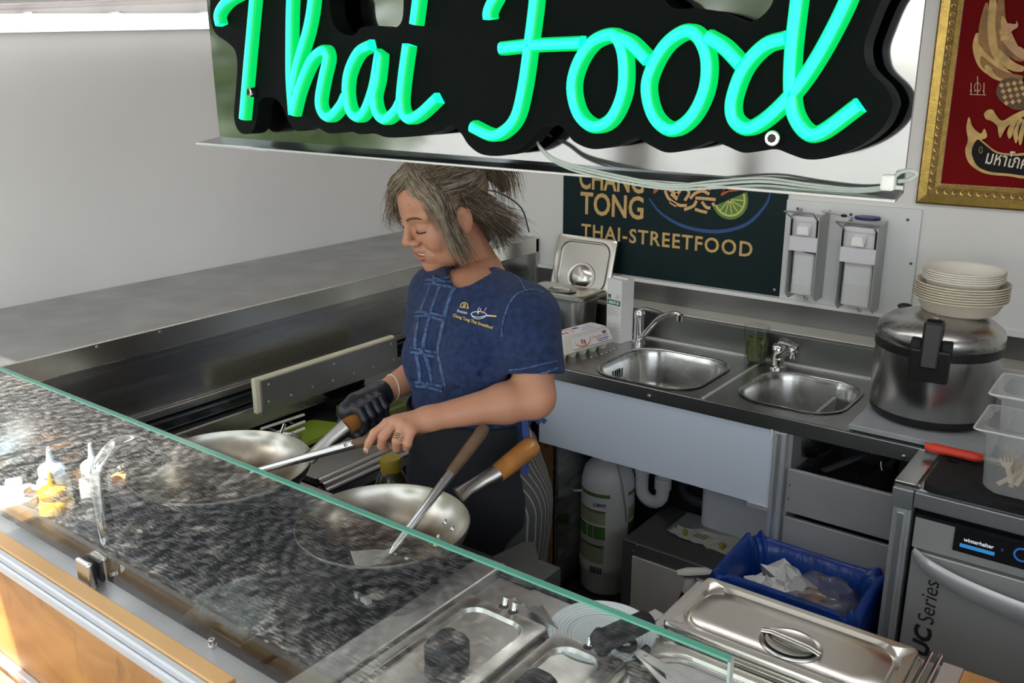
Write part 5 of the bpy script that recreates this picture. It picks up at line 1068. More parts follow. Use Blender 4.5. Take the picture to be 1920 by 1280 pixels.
p = aty(1666, 342, SPY-.02); MB().box(p[0]-.005, p[0]+.005, p[1]-.005, p[1]+.005, p[2]-.006, p[2]+.006).build('connector', mat('connector_white', (.72, .76, .72), .4), CBL, bevel=.002)
P_ = [aty(x, y, SPY-.02) for x, y in ((1672, 336), (1690, 322), (1712, 320), (1718, 328), (1705, 337), (1684, 340))]; MB().tube([tuple(v) for v in cr(P_, 5)], .0016, 8).build('loop', CB, CBL)
# ================================================================ woks and spatulas
def wok_mat(name, R):
    m = bpy.data.materials.new(name); m.use_nodes = True; t = m.node_tree; N = t.nodes; L = t.links; b = N['Principled BSDF']; b.inputs['Metallic'].default_value = 1
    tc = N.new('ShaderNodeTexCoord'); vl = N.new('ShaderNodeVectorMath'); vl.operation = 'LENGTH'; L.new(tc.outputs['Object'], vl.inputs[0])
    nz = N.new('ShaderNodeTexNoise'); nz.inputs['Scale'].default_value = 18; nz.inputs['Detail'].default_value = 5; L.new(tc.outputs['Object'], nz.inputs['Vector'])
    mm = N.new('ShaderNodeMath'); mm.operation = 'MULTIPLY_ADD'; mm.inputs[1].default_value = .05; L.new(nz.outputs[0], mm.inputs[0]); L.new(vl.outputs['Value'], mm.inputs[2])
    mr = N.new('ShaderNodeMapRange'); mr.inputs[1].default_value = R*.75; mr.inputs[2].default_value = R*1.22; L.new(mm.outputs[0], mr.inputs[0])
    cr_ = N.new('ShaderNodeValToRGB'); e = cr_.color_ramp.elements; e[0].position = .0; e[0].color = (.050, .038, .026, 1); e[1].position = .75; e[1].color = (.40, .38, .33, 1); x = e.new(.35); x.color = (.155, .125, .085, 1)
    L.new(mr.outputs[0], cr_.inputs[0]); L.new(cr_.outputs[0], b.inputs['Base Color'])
    b.inputs['Roughness'].default_value = .27
    return m
GRIP = mat('varnished_grip', (.36, .15, .035), .25, var=.35, vscale=14, stretch=(1, 1, 1), coat=.4)
DGRIP = mat('dark_wood_grip', (.11, .065, .035), .5, var=.35, vscale=25)
WOUT = mat('wok_outside', (.12, .115, .11), .42, .9, var=.4, vscale=20)
def wok(label, c, R, dep, base, ferr, end, tilt=(0, 0)):
    c = Vector(c); T = thing('wok', label, 'wok', c+Vector((0, 0, -dep)), 'steel woks on the cooktop')
    Mt = Matrix.Translation(c) @ Matrix.Rotation(tilt[0], 4, 'X') @ Matrix.Rotation(tilt[1], 4, 'Y')
    n = 14; pin = []; pout = []
    for i in range(n+1):
        s_ = i/n; r = R*math.sin(s_*math.pi/2*.98)/math.sin(math.pi/2*.98); z = -dep*math.cos(s_*math.pi/2)**1.15; pin.append((max(r, 1e-4), z)); pout.append((max(r, 1e-4)+.0016*s_, z-.0022*(1-s_*.6)))
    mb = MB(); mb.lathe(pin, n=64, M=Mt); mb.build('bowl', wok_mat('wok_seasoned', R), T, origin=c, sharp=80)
    mb = MB(); mb.lathe(pout+[pin[-1]], n=64, M=Mt); mb.build('outer_shell', WOUT, T, sharp=80)
    b_, f_, e_ = Vector(base), Vector(ferr), Vector(end); ax = (e_-f_).normalized()
    mb = MB(); mb.tube([b_, b_.lerp(f_, .25), b_.lerp(f_, .6), f_], [.026, .017, .0165, .0185], 16, flat=[.35, .8, 1, 1]); fe = mb.build('handle_socket', STEEL, T)
    gl = (e_-f_).length
    MB().tube([f_-ax*.004, f_+ax*.012, f_.lerp(e_, .5), e_-ax*.014, e_-ax*.004, e_], [.0185, .0195, .021, .0215, .018, .010], 18).build('wooden_grip', GRIP, T, sharp=60)
    dirn = (b_-c); dirn.z = 0; dirn.normalize(); sd = Vector((-dirn.y, dirn.x, 0))
    # joint plate and rivets on the inside of the rim
    for (u_, v_) in ((-.022, -.016), (-.022, .016), (-.044, 0)):
        r = R*.985+u_; s_ = math.asin(min(1, r/R)); z = -dep*math.cos(s_)**1.15; p = c+dirn*r+sd*v_+Vector((0, 0, z)); nn = (-dirn*.75+Vector((0, 0, .66))).normalized()
        disc_screw('rivet', p-nn*.001, nn, .0062, CHROME, T, .005)
    return T
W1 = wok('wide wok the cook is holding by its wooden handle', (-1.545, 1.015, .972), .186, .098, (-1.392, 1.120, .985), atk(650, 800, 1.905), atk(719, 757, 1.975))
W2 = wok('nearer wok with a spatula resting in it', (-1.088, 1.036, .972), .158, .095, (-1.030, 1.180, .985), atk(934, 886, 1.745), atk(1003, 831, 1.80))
for lab, px, z in (('pale rice grain on the wall of the nearer wok', (816, 1022), .95), ('pale onion scrap in the nearer wok', (740, 1038), .93), ('pale onion scrap by the spatula blade', (762, 1047), .935)):
    p = atz(px[0], px[1], z); mb = MB(); mb.sphere((p[0], p[1], z), .0035, 8, 6, sc=(1.4, .8, .6)); tag(mb.build('food_scrap', mat('onion', (.7, .66, .45), .5)), lab, 'food scrap', 'scraps in the wok')
def spatula(label, blade, neck, ferr, end, grip, bl_dir):
    T = thing('wok_spatula', label, 'spatula', blade, 'wok spatulas'); bl, nk, fe, en = map(Vector, (blade, neck, ferr, end)); ax = (fe-nk).normalized(); bd = Vector(bl_dir).normalized()
    MB().tube([nk-ax*.01, nk, nk.lerp(fe, .04), fe], [.0035, .006, .0075, .0098], 14).build('shaft', mat('spatula_alu', (.62, .63, .63), .22, 1, var=.05, vscale=30), T)
    ga = (en-fe).normalized(); MB().tube([fe-ga*.012, fe, fe.lerp(en, .5), en-ga*.01, en], [.0085, .0105, .0125, .0128, .009], 14).build('wooden_handle', grip, T, sharp=60)
    sd = bd.cross(Vector((0, 0, 1))); sd = sd.normalized() if sd.length > .1 else Vector((1, 0, 0)); up = sd.cross(bd)
    rings = []
    for t_, w_, lift in ((0, .007, .0), (.15, .012, -.003), (.35, .026, -.004), (.85, .033, .002)):
        q = nk+bd*(t_*.085)+up*lift; rings.append([q-sd*w_, q-sd*w_*.5-up*.003, q-up*.004, q+sd*w_*.5-up*.003, q+sd*w_, q+sd*w_*.5-up*.0015, q-up*.0025, q-sd*w_*.5-up*.0015])
    MB().loft(rings).build('blade', STEEL_W, T)
    for s_ in (-1, 1): pass
    disc_screw('pin', fe-ga*.02+Vector((0, -.0095, .003)), (.3, -1, .4), .0035, CHROME, T, .003)
    return T
nk1 = atz(478, 884, .972); spatula('steel spatula in the hand of the cook', nk1, nk1, atk(672, 830, 1.79), atk(802, 802, 1.765), DGRIP, (-.8, -.35, -.35))
nk2 = atz(738, 1030, .945); spatula('steel spatula leaning in the nearer wok', nk2, nk2, atk(847, 884, 1.69), atk(911, 800, 1.735), DGRIP, (-.5, -.75, -.12))

# burner rings under the woks
for lab, c, r in (('iron burner ring under the wide wok', (-1.545, 1.015), .09), ('iron burner ring under the nearer wok', (-1.088, 1.036), .085)):
    T = thing('burner_ring', lab, 'burner', (c[0], c[1], .867), 'burner rings'); MB().lathe([(r, .867), (r+.012, .867), (r+.010, .876), (r-.002, .876), (r-.006, .867)], (c[0], c[1], 0), 36).build('ring', mat('cast_iron', (.02, .02, .021), .6, .4), T, sharp=40)
    for k in range(6): a = k*math.pi/3; MB().box(-.004, .004, r-.01, r+.02, .867, .874, M=Matrix.Translation((c[0], c[1], 0)) @ Matrix.Rotation(a, 4, 'Z')).build('prong', mat('cast_iron'), T)

# ================================================================ bottles at the left end
def jar_mat(n_, c, tr=.25): return mat(n_, c, .3, sss=.0, trans=tr, ior=1.2)
BASEZ = .816
def squeeze(label, px, H, r, body, cap, fill=None, flevel=.5, tip=None):
    p = atz(px[0], px[1], .86); x, y = p[0], p[1]; T = thing('squeeze_bottle', label, 'sauce bottle', (x, y, BASEZ), 'sauce bottles'); z = BASEZ; hb = H*.60
    MB().lathe([(.0001, z), (r*.94, z), (r, z+.006), (r, z+hb*.72), (r*.93, z+hb*.86), (r*.72, z+hb*.97), (r*.66, z+hb)], (x, y, 0), 28).build('body', body, T, sharp=60)
    if fill: MB().lathe([(.0001, z+.003), (r*.95, z+.003), (r*.97, z+.008), (r*.97, z+hb*flevel), (.0001, z+hb*flevel)], (x, y, 0), 24).build('sauce', fill, T)
    MB().lathe([(r*.70, z+hb-.004), (r*.76, z+hb), (r*.76, z+hb+H*.10), (r*.60, z+hb+H*.14), (r*.30, z+hb+H*.16), (r*.22, z+hb+H*.20), (r*.10, z+H), (.0001, z+H)], (x, y, 0), 24).build('cap', cap, T, sharp=60)
    return T
WSQ = thin_glass('milky_plastic', (.92, .93, .93), 1.45, .2, .62, (.86, .87, .86)); YEL = mat('mustard_yellow', (.72, .38, .02), .35); YELC = mat('mustard_cap', (.66, .34, .015), .35)
squeeze('yellow sauce squeeze bottle with pointed tip', (105, 958), .135, .038, YEL, YELC)
squeeze('clear squeeze bottle with pale blue tip', (104, 928), .160, .036, WSQ, mat('pale_blue_cap', (.55, .72, .88), .35), mat('pale_sauce', (.66, .66, .58), .4), .55)
squeeze('white squeeze bottle next to the bent pipe', (182, 925), .165, .034, WSQ, mat('white_cap', (.84, .86, .88), .35), mat('grey_sauce', (.50, .53, .53), .4), .6)
JR = thing('sauce_jar', 'wide clear jar with white lid full of sauce at the far left', 'jar', (-1.88, .74, BASEZ)); p = atz(26, 965, .86); jx, jy = p[0], p[1]
MB().lathe([(.0001, BASEZ), (.050, BASEZ), (.053, BASEZ+.008), (.053, BASEZ+.07), (.050, BASEZ+.078)], (jx, jy, 0), 32).build('jar', WSQ, JR); MB().lathe([(.0001, BASEZ+.003), (.050, BASEZ+.004), (.050, BASEZ+.062), (.0001, BASEZ+.064)], (jx, jy, 0), 28).build('sauce', mat('cream_sauce', (.68, .60, .40), .45, var=.1, vscale=20), JR)
MB().lathe([(.054, BASEZ+.066), (.056, BASEZ+.07), (.056, BASEZ+.088), (.050, BASEZ+.095), (.0001, BASEZ+.097)], (jx, jy, 0), 32).build('lid', mat('jar_lid', (.86, .84, .80), .4), JR)
for a in (.6, 2.6, 4.4): MB().box(-.008, .008, -.02, .012, 0, .016, M=Matrix.Translation((jx+.036*math.cos(a), jy+.036*math.sin(a), BASEZ+.096)) @ Matrix.Rotation(a, 4, 'Z')).build('lid_lug', mat('jar_lid'), JR, bevel=.004)
PG = thing('pepper_mill', 'small orange pepper mill with steel knob behind the bent pipe', 'pepper mill', (-1.86, .96, BASEZ)); p = atz(230, 905, .86); gx2, gy2 = p[0], p[1]
MB().lathe([(.0001, BASEZ), (.026, BASEZ), (.028, BASEZ+.01), (.030, BASEZ+.045), (.024, BASEZ+.062), (.012, BASEZ+.070), (.0001, BASEZ+.071)], (gx2, gy2, 0), 28).build('body', mat('orange_gloss', (.66, .27, .09), .2, coat=.5), PG); MB().sphere((gx2, gy2, BASEZ+.079), .011, 14, 10).build('knob', STEEL_L, PG)

# bent chrome pipe tap behind the glass
TPP = thing('bent_pipe_tap', 'thick bent chrome pipe tap standing behind the glass', 'tap', (-1.497, .725, .866)); bx_, by_ = -1.487, .725
pts = [(bx_, by_, .866), (bx_, by_, .95), (bx_, by_, 1.06), (bx_+.0, by_+.012, 1.092), (bx_-.002, by_+.045, 1.112), (bx_-.004, by_+.085, 1.100), (bx_-.006, by_+.112, 1.072), (bx_-.008, by_+.128, 1.048)]
MB().tube([tuple(v) for v in cr(pts, 6)], .0145, 18).build('pipe', CHROME, TPP); MB().cyl((bx_, by_, .866), (bx_, by_, .876), .022, n=24).build('flange', CHROME, TPP)
e = np.array(pts[-1]); MB().tube([tuple(e+np.array([-.0145*math.cos(a), -.006, .0145*math.sin(a)-.004])) for a in np.linspace(0, 6.28, 20, endpoint=False)], .0022, 6, closed=True).build('end_ring', thin_glass('clear_ring', (.9, .92, .9), 1.45, .05, .1), TPP)

# crumpled dark cloth and steel holder
CLH = thing('steel_holder', 'small dark steel holder with the cloth in it', 'holder', (-1.13, .72, .866))
mb = MB(); mb.box(-1.135, -1.055, .690, .694, .867, .915); mb.box(-1.135, -1.055, .775, .779, .867, .915); mb.box(-1.135, -1.131, .694, .775, .867, .915); mb.box(-1.059, -1.055, .694, .775, .867, .915); mb.box(-1.131, -1.059, .694, .775, .867, .871); mb.build('box', mat('dark_steel', (.10, .10, .11), .3, .9), CLH, bevel=.001)
rgc = np.random.default_rng(21)
def cloth_f(p):
    d = s_cap(p, (-1.205, .742, .885), (-1.13, .745, .905), .030, .034)
    for a, b_, r in (((-1.20, .73, .92), (-1.15, .79, .935), .016), ((-1.16, .71, .925), (-1.10, .76, .93), .017), ((-1.21, .76, .885), (-1.17, .80, .905), .022), ((-1.13, .725, .93), (-1.16, .775, .945), .011), ((-1.10, .73, .90), (-1.09, .76, .925), .022), ((-1.22, .72, .88), (-1.23, .76, .875), .016)):
        d = smin(d, s_cap(p, a, b_, r), .012)
    w_ = np.sin(p[..., 0]*120+p[..., 1]*60)*np.sin(p[..., 1]*95-p[..., 2]*70); return d+.0035*w_
V, Fq = surface_nets(cloth_f, (-1.27, .688, .867), (-1.05, .83, .97), .004)
o = np_mesh('kitchen_cloth', V, Fq, mat('grey_cloth', (.10, .105, .10), .9, var=.25, vscale=40, bump=.5, bscale=220), relax=2); tag(o, 'crumpled dark grey kitchen cloth behind the glass', 'cloth')
p = atz(262, 997, .868); mb = MB(); mb.sphere((p[0], p[1], .870), .006, 8, 6, sc=(1.5, .8, .6)); tag(mb.build('food_crumb', mat('crumb', (.55, .50, .30), .7)), 'pale crumb on the black cooktop', 'food scrap')
# pieces of lettuce core beside the divider bar
for k, px in enumerate(((668, 1116), (686, 1128))):
    p = atz(px[0], px[1], .868); mb = MB(); mb.hexa([(p[0]-.012, p[1]-.004, .867), (p[0]+.010, p[1]-.008, .867), (p[0]+.012, p[1]+.006, .867), (p[0]-.010, p[1]+.006, .867)], [(p[0]-.010, p[1]-.004, .876), (p[0]+.008, p[1]-.006, .877), (p[0]+.010, p[1]+.005, .876), (p[0]-.009, p[1]+.005, .875)])
    tag(mb.build('paper_slip', mat('slip', (.5, .5, .48), .6), bevel=.002), ('small pale slip lying beside the divider bar', 'second pale slip nearer the divider bar')[k], 'paper', 'pale slips')

# ================================================================ gastronorm section
GNZ = .906
def gn_lid(label, x0, x1, y0, y1, knob=True, mats=STEEL_L, r=.03):
    cx, cy, w_, d_ = (x0+x1)/2, (y0+y1)/2, x1-x0, y1-y0; T = thing('pan_lid', label, 'pan lid', (cx, cy, GNZ), 'steel pan lids')
    f = lambda s_, z, rr: [(x, y, z) for x, y in rrect(cx, cy, w_-s_, d_-s_, rr, 6)]
    MB().loft([f(0, GNZ, .010), f(0, GNZ+.016, .010), f(.004, GNZ+.019, .009), f(.036, GNZ+.019, r), f(.040, GNZ+.0205, r), f(.046, GNZ+.0205, r), f(.052, GNZ+.014, r), f(.08, GNZ+.014, r*.7)]).build('plate', mats, T, sharp=50)
    return T, cx, cy
LM = mat('stained_lid', (.52, .51, .48), .34, 1, var=.16, vscale=22, rvar=.08)
LA, cx, cy = gn_lid('steel pan lid with black block handle, beside the divider bar', -.858, -.696, .690, 1.005, mats=LM)
LB, cx2, cy2 = gn_lid('steel pan lid with black handle in the middle of the counter', -.682, -.556, .690, 1.005, mats=LM)
HBK = mat('black_block', (.022, .022, .024), .6, var=.3, vscale=60, bump=.2, bscale=200)
def block_handle(T, cx, cy, w_, d_, hgt):
    MB().loft([[(x, y, z) for x, y in rrect(cx, cy, w_-s_, d_-s_, .014)] for s_, z in ((.006, GNZ+.014), (0, GNZ+.018), (0, GNZ+.014+hgt*.8), (.008, GNZ+.014+hgt), )]).build('handle', HBK, T)
    MB().loft([[(x, y, z) for x, y in rrect(cx, cy, w_*.62-s_, d_+.022-s_, .012)] for s_, z in ((.004, GNZ+.014), (0, GNZ+.018), (.004, GNZ+.034))]).build('handle_foot', HBK, T)
block_handle(LA, -.768, .846, .052, .060, .042); block_handle(LB, -.612, .848, .050, .060, .040)
def spoon_hook(x, y, lab):
    T = thing('spoon_handle', lab, 'spoon', (x, y, GNZ), 'spoon handles in the lid notches'); MB().tube([(x, y-.012, GNZ+.010), (x-.002, y-.002, GNZ+.028), (x+.004, y+.014, GNZ+.022), (x+.006, y+.026, GNZ+.008)], [.0035, .005, .005, .004], 10, flat=.5).build('handle', CHROME, T)
    MB().lathe([(.0001, GNZ+.0195), (.0075, GNZ+.0195), (.0085, GNZ+.0188)], (x, y-.01, 0), 14).build('notch', BLACKM, T)
for px, lab in (((951, 1130), 'left steel spoon handle in the notch of the left lid'), ((968, 1140), 'right steel spoon handle in the notch of the left lid'), ((1110, 1205), 'left steel spoon handle in the notch of the middle lid'), ((1136, 1218), 'right steel spoon handle in the notch of the middle lid')):
    p = atz(px[0], px[1], GNZ+.02); spoon_hook(p[0], p[1], lab)
# ribbed translucent dish with black handled turner, black ring
DI = thing('ribbed_dish', 'round translucent ribbed dish at the back of the counter', 'dish', (-.635, 1.03, GNZ)); dx, dy = -.628, 1.050
MB().lathe([(.0001, GNZ), (.05, GNZ), (.055, GNZ+.004)]+[(.055+.003*k, GNZ+.006+.0008*k+(.0012 if k % 2 else 0)) for k in range(10)]+[(.084, GNZ+.016), (.080, GNZ+.0155), (.052, GNZ+.009), (.0001, GNZ+.008)], (dx, dy, 0), 44).build('dish', mat('pale_blue_plastic', (.62, .70, .72), .35, trans=.15), DI, sharp=30)
for k in range(7): MB().tube([(dx+(.044+.0058*k)*math.cos(a), dy+(.044+.0058*k)*math.sin(a), GNZ+.0085+.001*k) for a in np.linspace(0, 6.283, 40, endpoint=False)], .0011, 6, closed=True).build('rib', mat('rib_white', (.80, .84, .85), .35), DI)
TN = thing('black_turner', 'turner with thick black handle lying on the ribbed dish', 'turner', (-.6, 1.02, GNZ+.03)); a = atz(1132, 1200, GNZ+.05); b_ = atz(1196, 1170, GNZ+.045)
av, bv = Vector(a), Vector(b_); ax = (bv-av).normalized()
MB().tube([av-ax*.004, av, av+ax*.05, bv+ax*.02], [.0185, .0195, .0195, .018], 18, flat=.8).build('handle', BLACKR, TN); MB().tube([av-ax*.012, av-ax*.003], [.017, .0205], 18).build('end_cap', BLACKR, TN)
MB().box(-.010, .010, .018, .050, -.0008, .0008, M=Matrix.Translation(bv) @ Matrix.Rotation(math.atan2(ax.y, ax.x)-math.pi/2, 4, 'Z')).build('blade', STEEL, TN)
p = atz(1173, 1211, GNZ+.02); RG_ = MB().lathe([(.009, GNZ+.020), (.0175, GNZ+.020), (.0175, GNZ+.027), (.009, GNZ+.027)], (p[0], p[1], 0), 28, closed=True).build('rubber_ring', BLACKR, sharp=30, bevel=.001); tag(RG_, 'black rubber ring on the corner of the pan lid', 'ring')
SC = thing('scissors', 'steel scissors point lying behind the pan lids', 'scissors', (-.72, 1.02, GNZ)); a = atz(1000, 1138, GNZ+.005); b_ = atz(1048, 1180, GNZ+.026)
d_ = (b_-a)/np.linalg.norm(b_-a); s_ = np.cross(d_, [0, 0, 1]); MB().prism([a+s_*.010, a-s_*.006, b_+s_*.001], (0, 0, .0025)).build('blade', STEEL_W, SC); MB().prism([a-s_*.004+d_*.01, a-s_*.016, b_-d_*.012], (0, 0, .0018)).build('blade', STEEL_W, SC); disc_screw('rivet', a+d_*.02+np.array([0, 0, .0025]), (0, 0, 1), .0025, DARK, SC)

# wide covered pan at the right, open pan in front of it
WL = thing('wide_covered_pan', 'wide steel pan with recessed oval handle lid at the right', 'pan', (-.39, 1.2, GNZ)); x0, x1, y0, y1 = -.560, -.218, 1.118, 1.285; cx, cy, w_, d_ = (x0+x1)/2, (y0+y1)/2, x1-x0, y1-y0
f = lambda s_, z, rr: [(x, y, z) for x, y in rrect(cx, cy, w_-s_, d_-s_, rr, 8)]
MB().loft([f(-.012, GNZ, .014), f(-.012, GNZ+.008, .014), f(0, GNZ+.010, .012)]).build('pan_rim', STEEL_L, WL, bevel=.001)
lid = MB().loft([f(0, GNZ+.010, .010), f(0, GNZ+.020, .010), f(.004, GNZ+.0235, .009), f(.026, GNZ+.0235, .045), f(.031, GNZ+.020, .045), f(.037, GNZ+.0165, .045), f(.043, GNZ+.020, .043), f(.048, GNZ+.0215, .042), f(.10, GNZ+.0215, .02)]).build('lid', STEEL_L, WL, sharp=45)
hx, hy = -.377, 1.182; Mo = Matrix.Translation((hx, hy, GNZ)) @ Matrix.Rotation(.0, 4, 'Z')
MB().lathe([(.0001, .0225), (.030, .0225), (.040, .0235), (.0445, .0255), (.047, .0235), (.0475, .022)], n=40, M=Mo, sx=1.0, sy=.86).build('handle_recess', STEEL, lid)
MB().lathe([(.0001, .0238), (.025, .0242), (.038, .0262)], n=40, M=Mo, sx=1.0, sy=.86).build('recess_dish', mat('bright_recess', (.60, .60, .58), .16, 1), lid)
mb = MB(); mb.tube([(hx-.046, hy+.004, GNZ+.027), (hx-.03, hy+.003, GNZ+.031), (hx+.03, hy-.003, GNZ+.031), (hx+.046, hy-.004, GNZ+.027)], [.006, .0058, .0058, .006], 12, flat=.5); mb.build('handle_bar', STEEL_L, lid)
for s_ in (-1, 1): disc_screw('rivet', (hx+.043*s_, hy-.004*s_, GNZ+.029), (0, 0, 1), .002, SCREW, lid, .001)
mb = MB(); mb.tube([(hx+.082+x, hy-.045+y, GNZ+.0222) for x, y in rrect(0, 0, .026, .012, .004)], .0006, 5, closed=True); mb.build('stamped_mark', STEEL_W, lid)
FR_ = thing('steel_edging', 'pair of bright steel edge rails between pans and wooden counter', 'frame', (-.20, 1.2, .90)); 
for x in (-.205, -.192): MB().box(x-.003, x+.003, .69, 1.30, .906, .924).build('rail', CHROME, FR_, bevel=.002)
OP = thing('open_pan', 'open steel pan with dark contents in front of the wide lid', 'pan', (-.40, 1.0, GNZ-.1)); x0, x1, y0, y1 = -.560, -.222, .930, 1.100; cx, cy, w_, d_ = (x0+x1)/2, (y0+y1)/2, x1-x0, y1-y0
MB().loft([f(0, GNZ+.0, .014), f(0, GNZ+.008, .014), f(.006, GNZ+.010, .014), f(.034, GNZ+.009, .055), f(.040, GNZ+.004, .055), f(.046, GNZ+.0035, .05)], caps=(False, False)).build('rim', STEEL_L, OP, sharp=45)
MB().loft([f(.044, GNZ+.004, .05), f(.060, GNZ-.008, .045), f(.075, GNZ-.0105, .04)], caps=(False, True)).build('well', STEEL_M, OP)
MB().loft([f(.062, GNZ-.0085, .045), f(.064, GNZ-.006, .045)], caps=(True, True)).build('contents', mat('dark_sauce', (.022, .020, .024), .35, var=.5, vscale=70, bump=.3, bscale=120), OP)
p = atz(1256, 1192, GNZ+.012); MB().tube([(p[0]+.014*math.cos(a), p[1]+.009*math.sin(a), GNZ+.0105) for a in np.linspace(0, 6.28, 24, endpoint=False)], .0012, 6, closed=True).build('rim_mark', STEEL_W, OP)
TG = thing('tongs', 'flat steel tongs resting across the open pan', 'tongs', (-.52, .98, GNZ+.02)); a = atz(1190, 1222, GNZ+.03); b_ = atz(1330, 1310, GNZ+.03); d_ = (b_-a)/np.linalg.norm(b_-a); s_ = np.cross(d_, [0, 0, 1])
MB().prism([a+s_*.004, a-s_*.010, b_-s_*.016, b_+s_*.006], (0, 0, .002)).build('arm', STEEL_W, TG, bevel=.0008); MB().prism([a+s_*.004, a-s_*.008, a+d_*.12+s_*.020+np.array([0, 0, -.010]), a+d_*.12+s_*.034+np.array([0, 0, -.010])], (0, 0, .002)).build('arm', STEEL_W, TG, bevel=.0008); disc_screw('rivet', a+d_*.018+np.array([0, 0, .002])-s_*.003, (0, 0, 1), .003, SCREW, TG)
LD2 = thing('black_ladle', 'black ladle lying in the open pan', 'ladle', (-.53, .96, GNZ)); a = atz(1195, 1240, GNZ+.012); MB().sphere((a[0]+.02, a[1]-.012, GNZ+.006), .030, 18, 10, sc=(1.1, .8, .45)).build('bowl', BLACK, LD2); MB().tube([(a[0]+.0, a[1], GNZ+.014), (a[0]+.0, a[1]+.03, GNZ+.018)], [.009, .007], 10).build('handle', BLACK, LD2)
# wooden counter end at lower right
WC = thing('wooden_counter', 'oiled wooden counter top with steel edge at lower right', 'counter', (.2, 1.0, .88)); OILW = mat('oiled_wood', (.42, .20, .05), .45, var=.3, vscale=22, stretch=(1, .5, 1))
MB().box(-.158, .85, .70, 1.29, .885, .918).build('top', OILW, WC, bevel=.002); MB().box(-.186, -.158, .70, 1.29, .885, .919).build('steel_edge', mat('pinkish_steel', (.50, .45, .43), .4, .8, var=.06), WC, bevel=.001); MB().box(-.17, .85, .72, 1.27, .0, .885).build('base', DARK, WC)

# ================================================================ bits on the left work counter
GB = thing('green_cutting_board', 'green plastic cutting board on the left work counter', 'cutting board', (-1.86, 1.48, .797))
me = curve_mesh([[(x, y) for x, y in rrect(0, 0, .15, .20, .02)]], .005); gq = place_mesh('board', me, mat('board_green', (.20, .30, .02), .45, var=.08), (-1.845, 1.475, .812), (1, .05, .12), (-.05, 1, .0), GB)
WR = thing('wire_rack', 'small rack of pale rods on the green cutting board', 'rack', (-1.9, 1.5, .815))
for k, (a, b_) in enumerate((((489, 804), (570, 777)), ((517, 812), (571, 790)), ((536, 817), (571, 803)))):
    A_, B2 = atz(a[0], a[1], .832), atz(b_[0], b_[1], .832); MB().tube([A_, B2], .0042, 8).build('rod', mat('pale_rod', (.75, .74, .70), .4), WR)
for k in range(2): A_, B2 = atz(500+40*k, 802-12*k, .826), atz(545+24*k, 816-14*k, .826); MB().tube([A_, B2], .003, 8).build('cross_wire', STEEL, WR)
SPN = thing('small_pan', 'small steel pan with upright handle behind the wide wok', 'pan', (-1.80, 1.33, .80)); p = atz(523, 822, .84); MB().lathe([(.0001, .80), (.04, .80), (.055, .835), (.057, .836), (.042, .803), (.0001, .803)], (p[0], p[1], 0), 28).build('pan', STEEL_M, SPN); A_, B2 = atz(524, 820, .85), atz(534, 794, .885); MB().tube([A_, (A_+B2)/2, B2], .0045, 8).build('handle', CHROME, SPN)
for k in range(5):
    z = .80+.016*k; p = (-2.0, 1.72); mb = MB(); mb.lathe([(.0001, z), (.06, z), (.095, z+.04), (.10, z+.046), (.097, z+.046), (.06, z+.004), (.0001, z+.004)], (p[0], p[1], 0), 32)
    tag(mb.build('black_bowl', BLACK), ('lowest', 'second', 'middle', 'fourth', 'top')[k]+' black bowl of the stack under the riveted plate', 'bowl', 'stacked black bowls')
GB2 = thing('olive_crate', 'low olive plastic crate behind the green cutting board', 'crate', (-1.82, 1.75, .80)); MB().box(-1.90, -1.74, 1.64, 1.80, .797, .835).build('crate', mat('olive_dark', (.085, .10, .02), .5), GB2, bevel=.006); MB().box(-1.88, -1.76, 1.66, 1.78, .8351, .837).build('inset', mat('olive_deep', (.05, .06, .015), .6), GB2)
YB = thing('yellow_cap_bottle', 'dark bottle with yellow cap beside the apron', 'bottle', (-1.58, 1.6, .0)); p = atk(733, 866, 2.12)
MB().lathe([(.0001, .0), (.04, .0), (.042, .01), (.042, p[2]-.06), (.03, p[2]-.03), (.022, p[2]-.02), (.0001, p[2]-.02)], (p[0], p[1], 0), 24).build('bottle', mat('dark_bottle', (.05, .05, .03), .2), YB); MB().lathe([(.0001, p[2]+.012), (.024, p[2]+.012), (.026, p[2]+.008), (.026, p[2]-.02), (.0001, p[2]-.02)], (p[0], p[1], 0), 24).build('cap', mat('cap_yellow', (.34, .24, .02), .5), YB)
# ================================================================ the cook
IL = np.array([-math.sin(YAW), math.cos(YAW), 0]); TCV = np.array([-math.cos(YAW), -math.sin(YAW), 0])     # picture-left and towards-the-counter-side directions on the floor
def frame(phi, pitch=0., roll=0.):
    f_ = math.cos(phi)*IL+math.sin(phi)*TCV; l_ = np.array([-f_[1], f_[0], 0]); u_ = np.array([0, 0, 1.])
    f2 = f_*math.cos(pitch)-u_*math.sin(pitch); u2 = u_*math.cos(pitch)+f_*math.sin(pitch)
    l3 = l_*math.cos(roll)+u2*math.sin(roll); u3 = -l_*math.sin(roll)+u2*math.cos(roll)
    return np.stack([f2, l3, u3], 1)                  # columns: forward, left, up
HS = .975
RH = frame(math.radians(34), math.radians(19), math.radians(-3)); EAR = np.array([-.004, .080, .0])
HO = atk(870, 410, 1.915)-RH@(EAR*HS)
RT = frame(math.radians(42)); TCx = atk(893, 600, 1.93); TO = np.array([TCx[0], TCx[1], 0.])
h2w = lambda q: HO+(np.asarray(q)*HS)@RH.T
w2h = lambda p: ((p-HO)@RH)/HS
t2w = lambda q: TO+np.asarray(q)@RT.T
w2t = lambda p: (p-TO)@RT
PE = thing('person', 'cook in dark blue denim shirt and black apron stirring a wok', 'person', (TO[0], TO[1], 0))
SKIN = mat('skin', (.50, .245, .15), .48, var=.10, vscale=9, bump=.06, bscale=160, sss=.12)
LIPS = mat('lips', (.40, .15, .115), .45); 

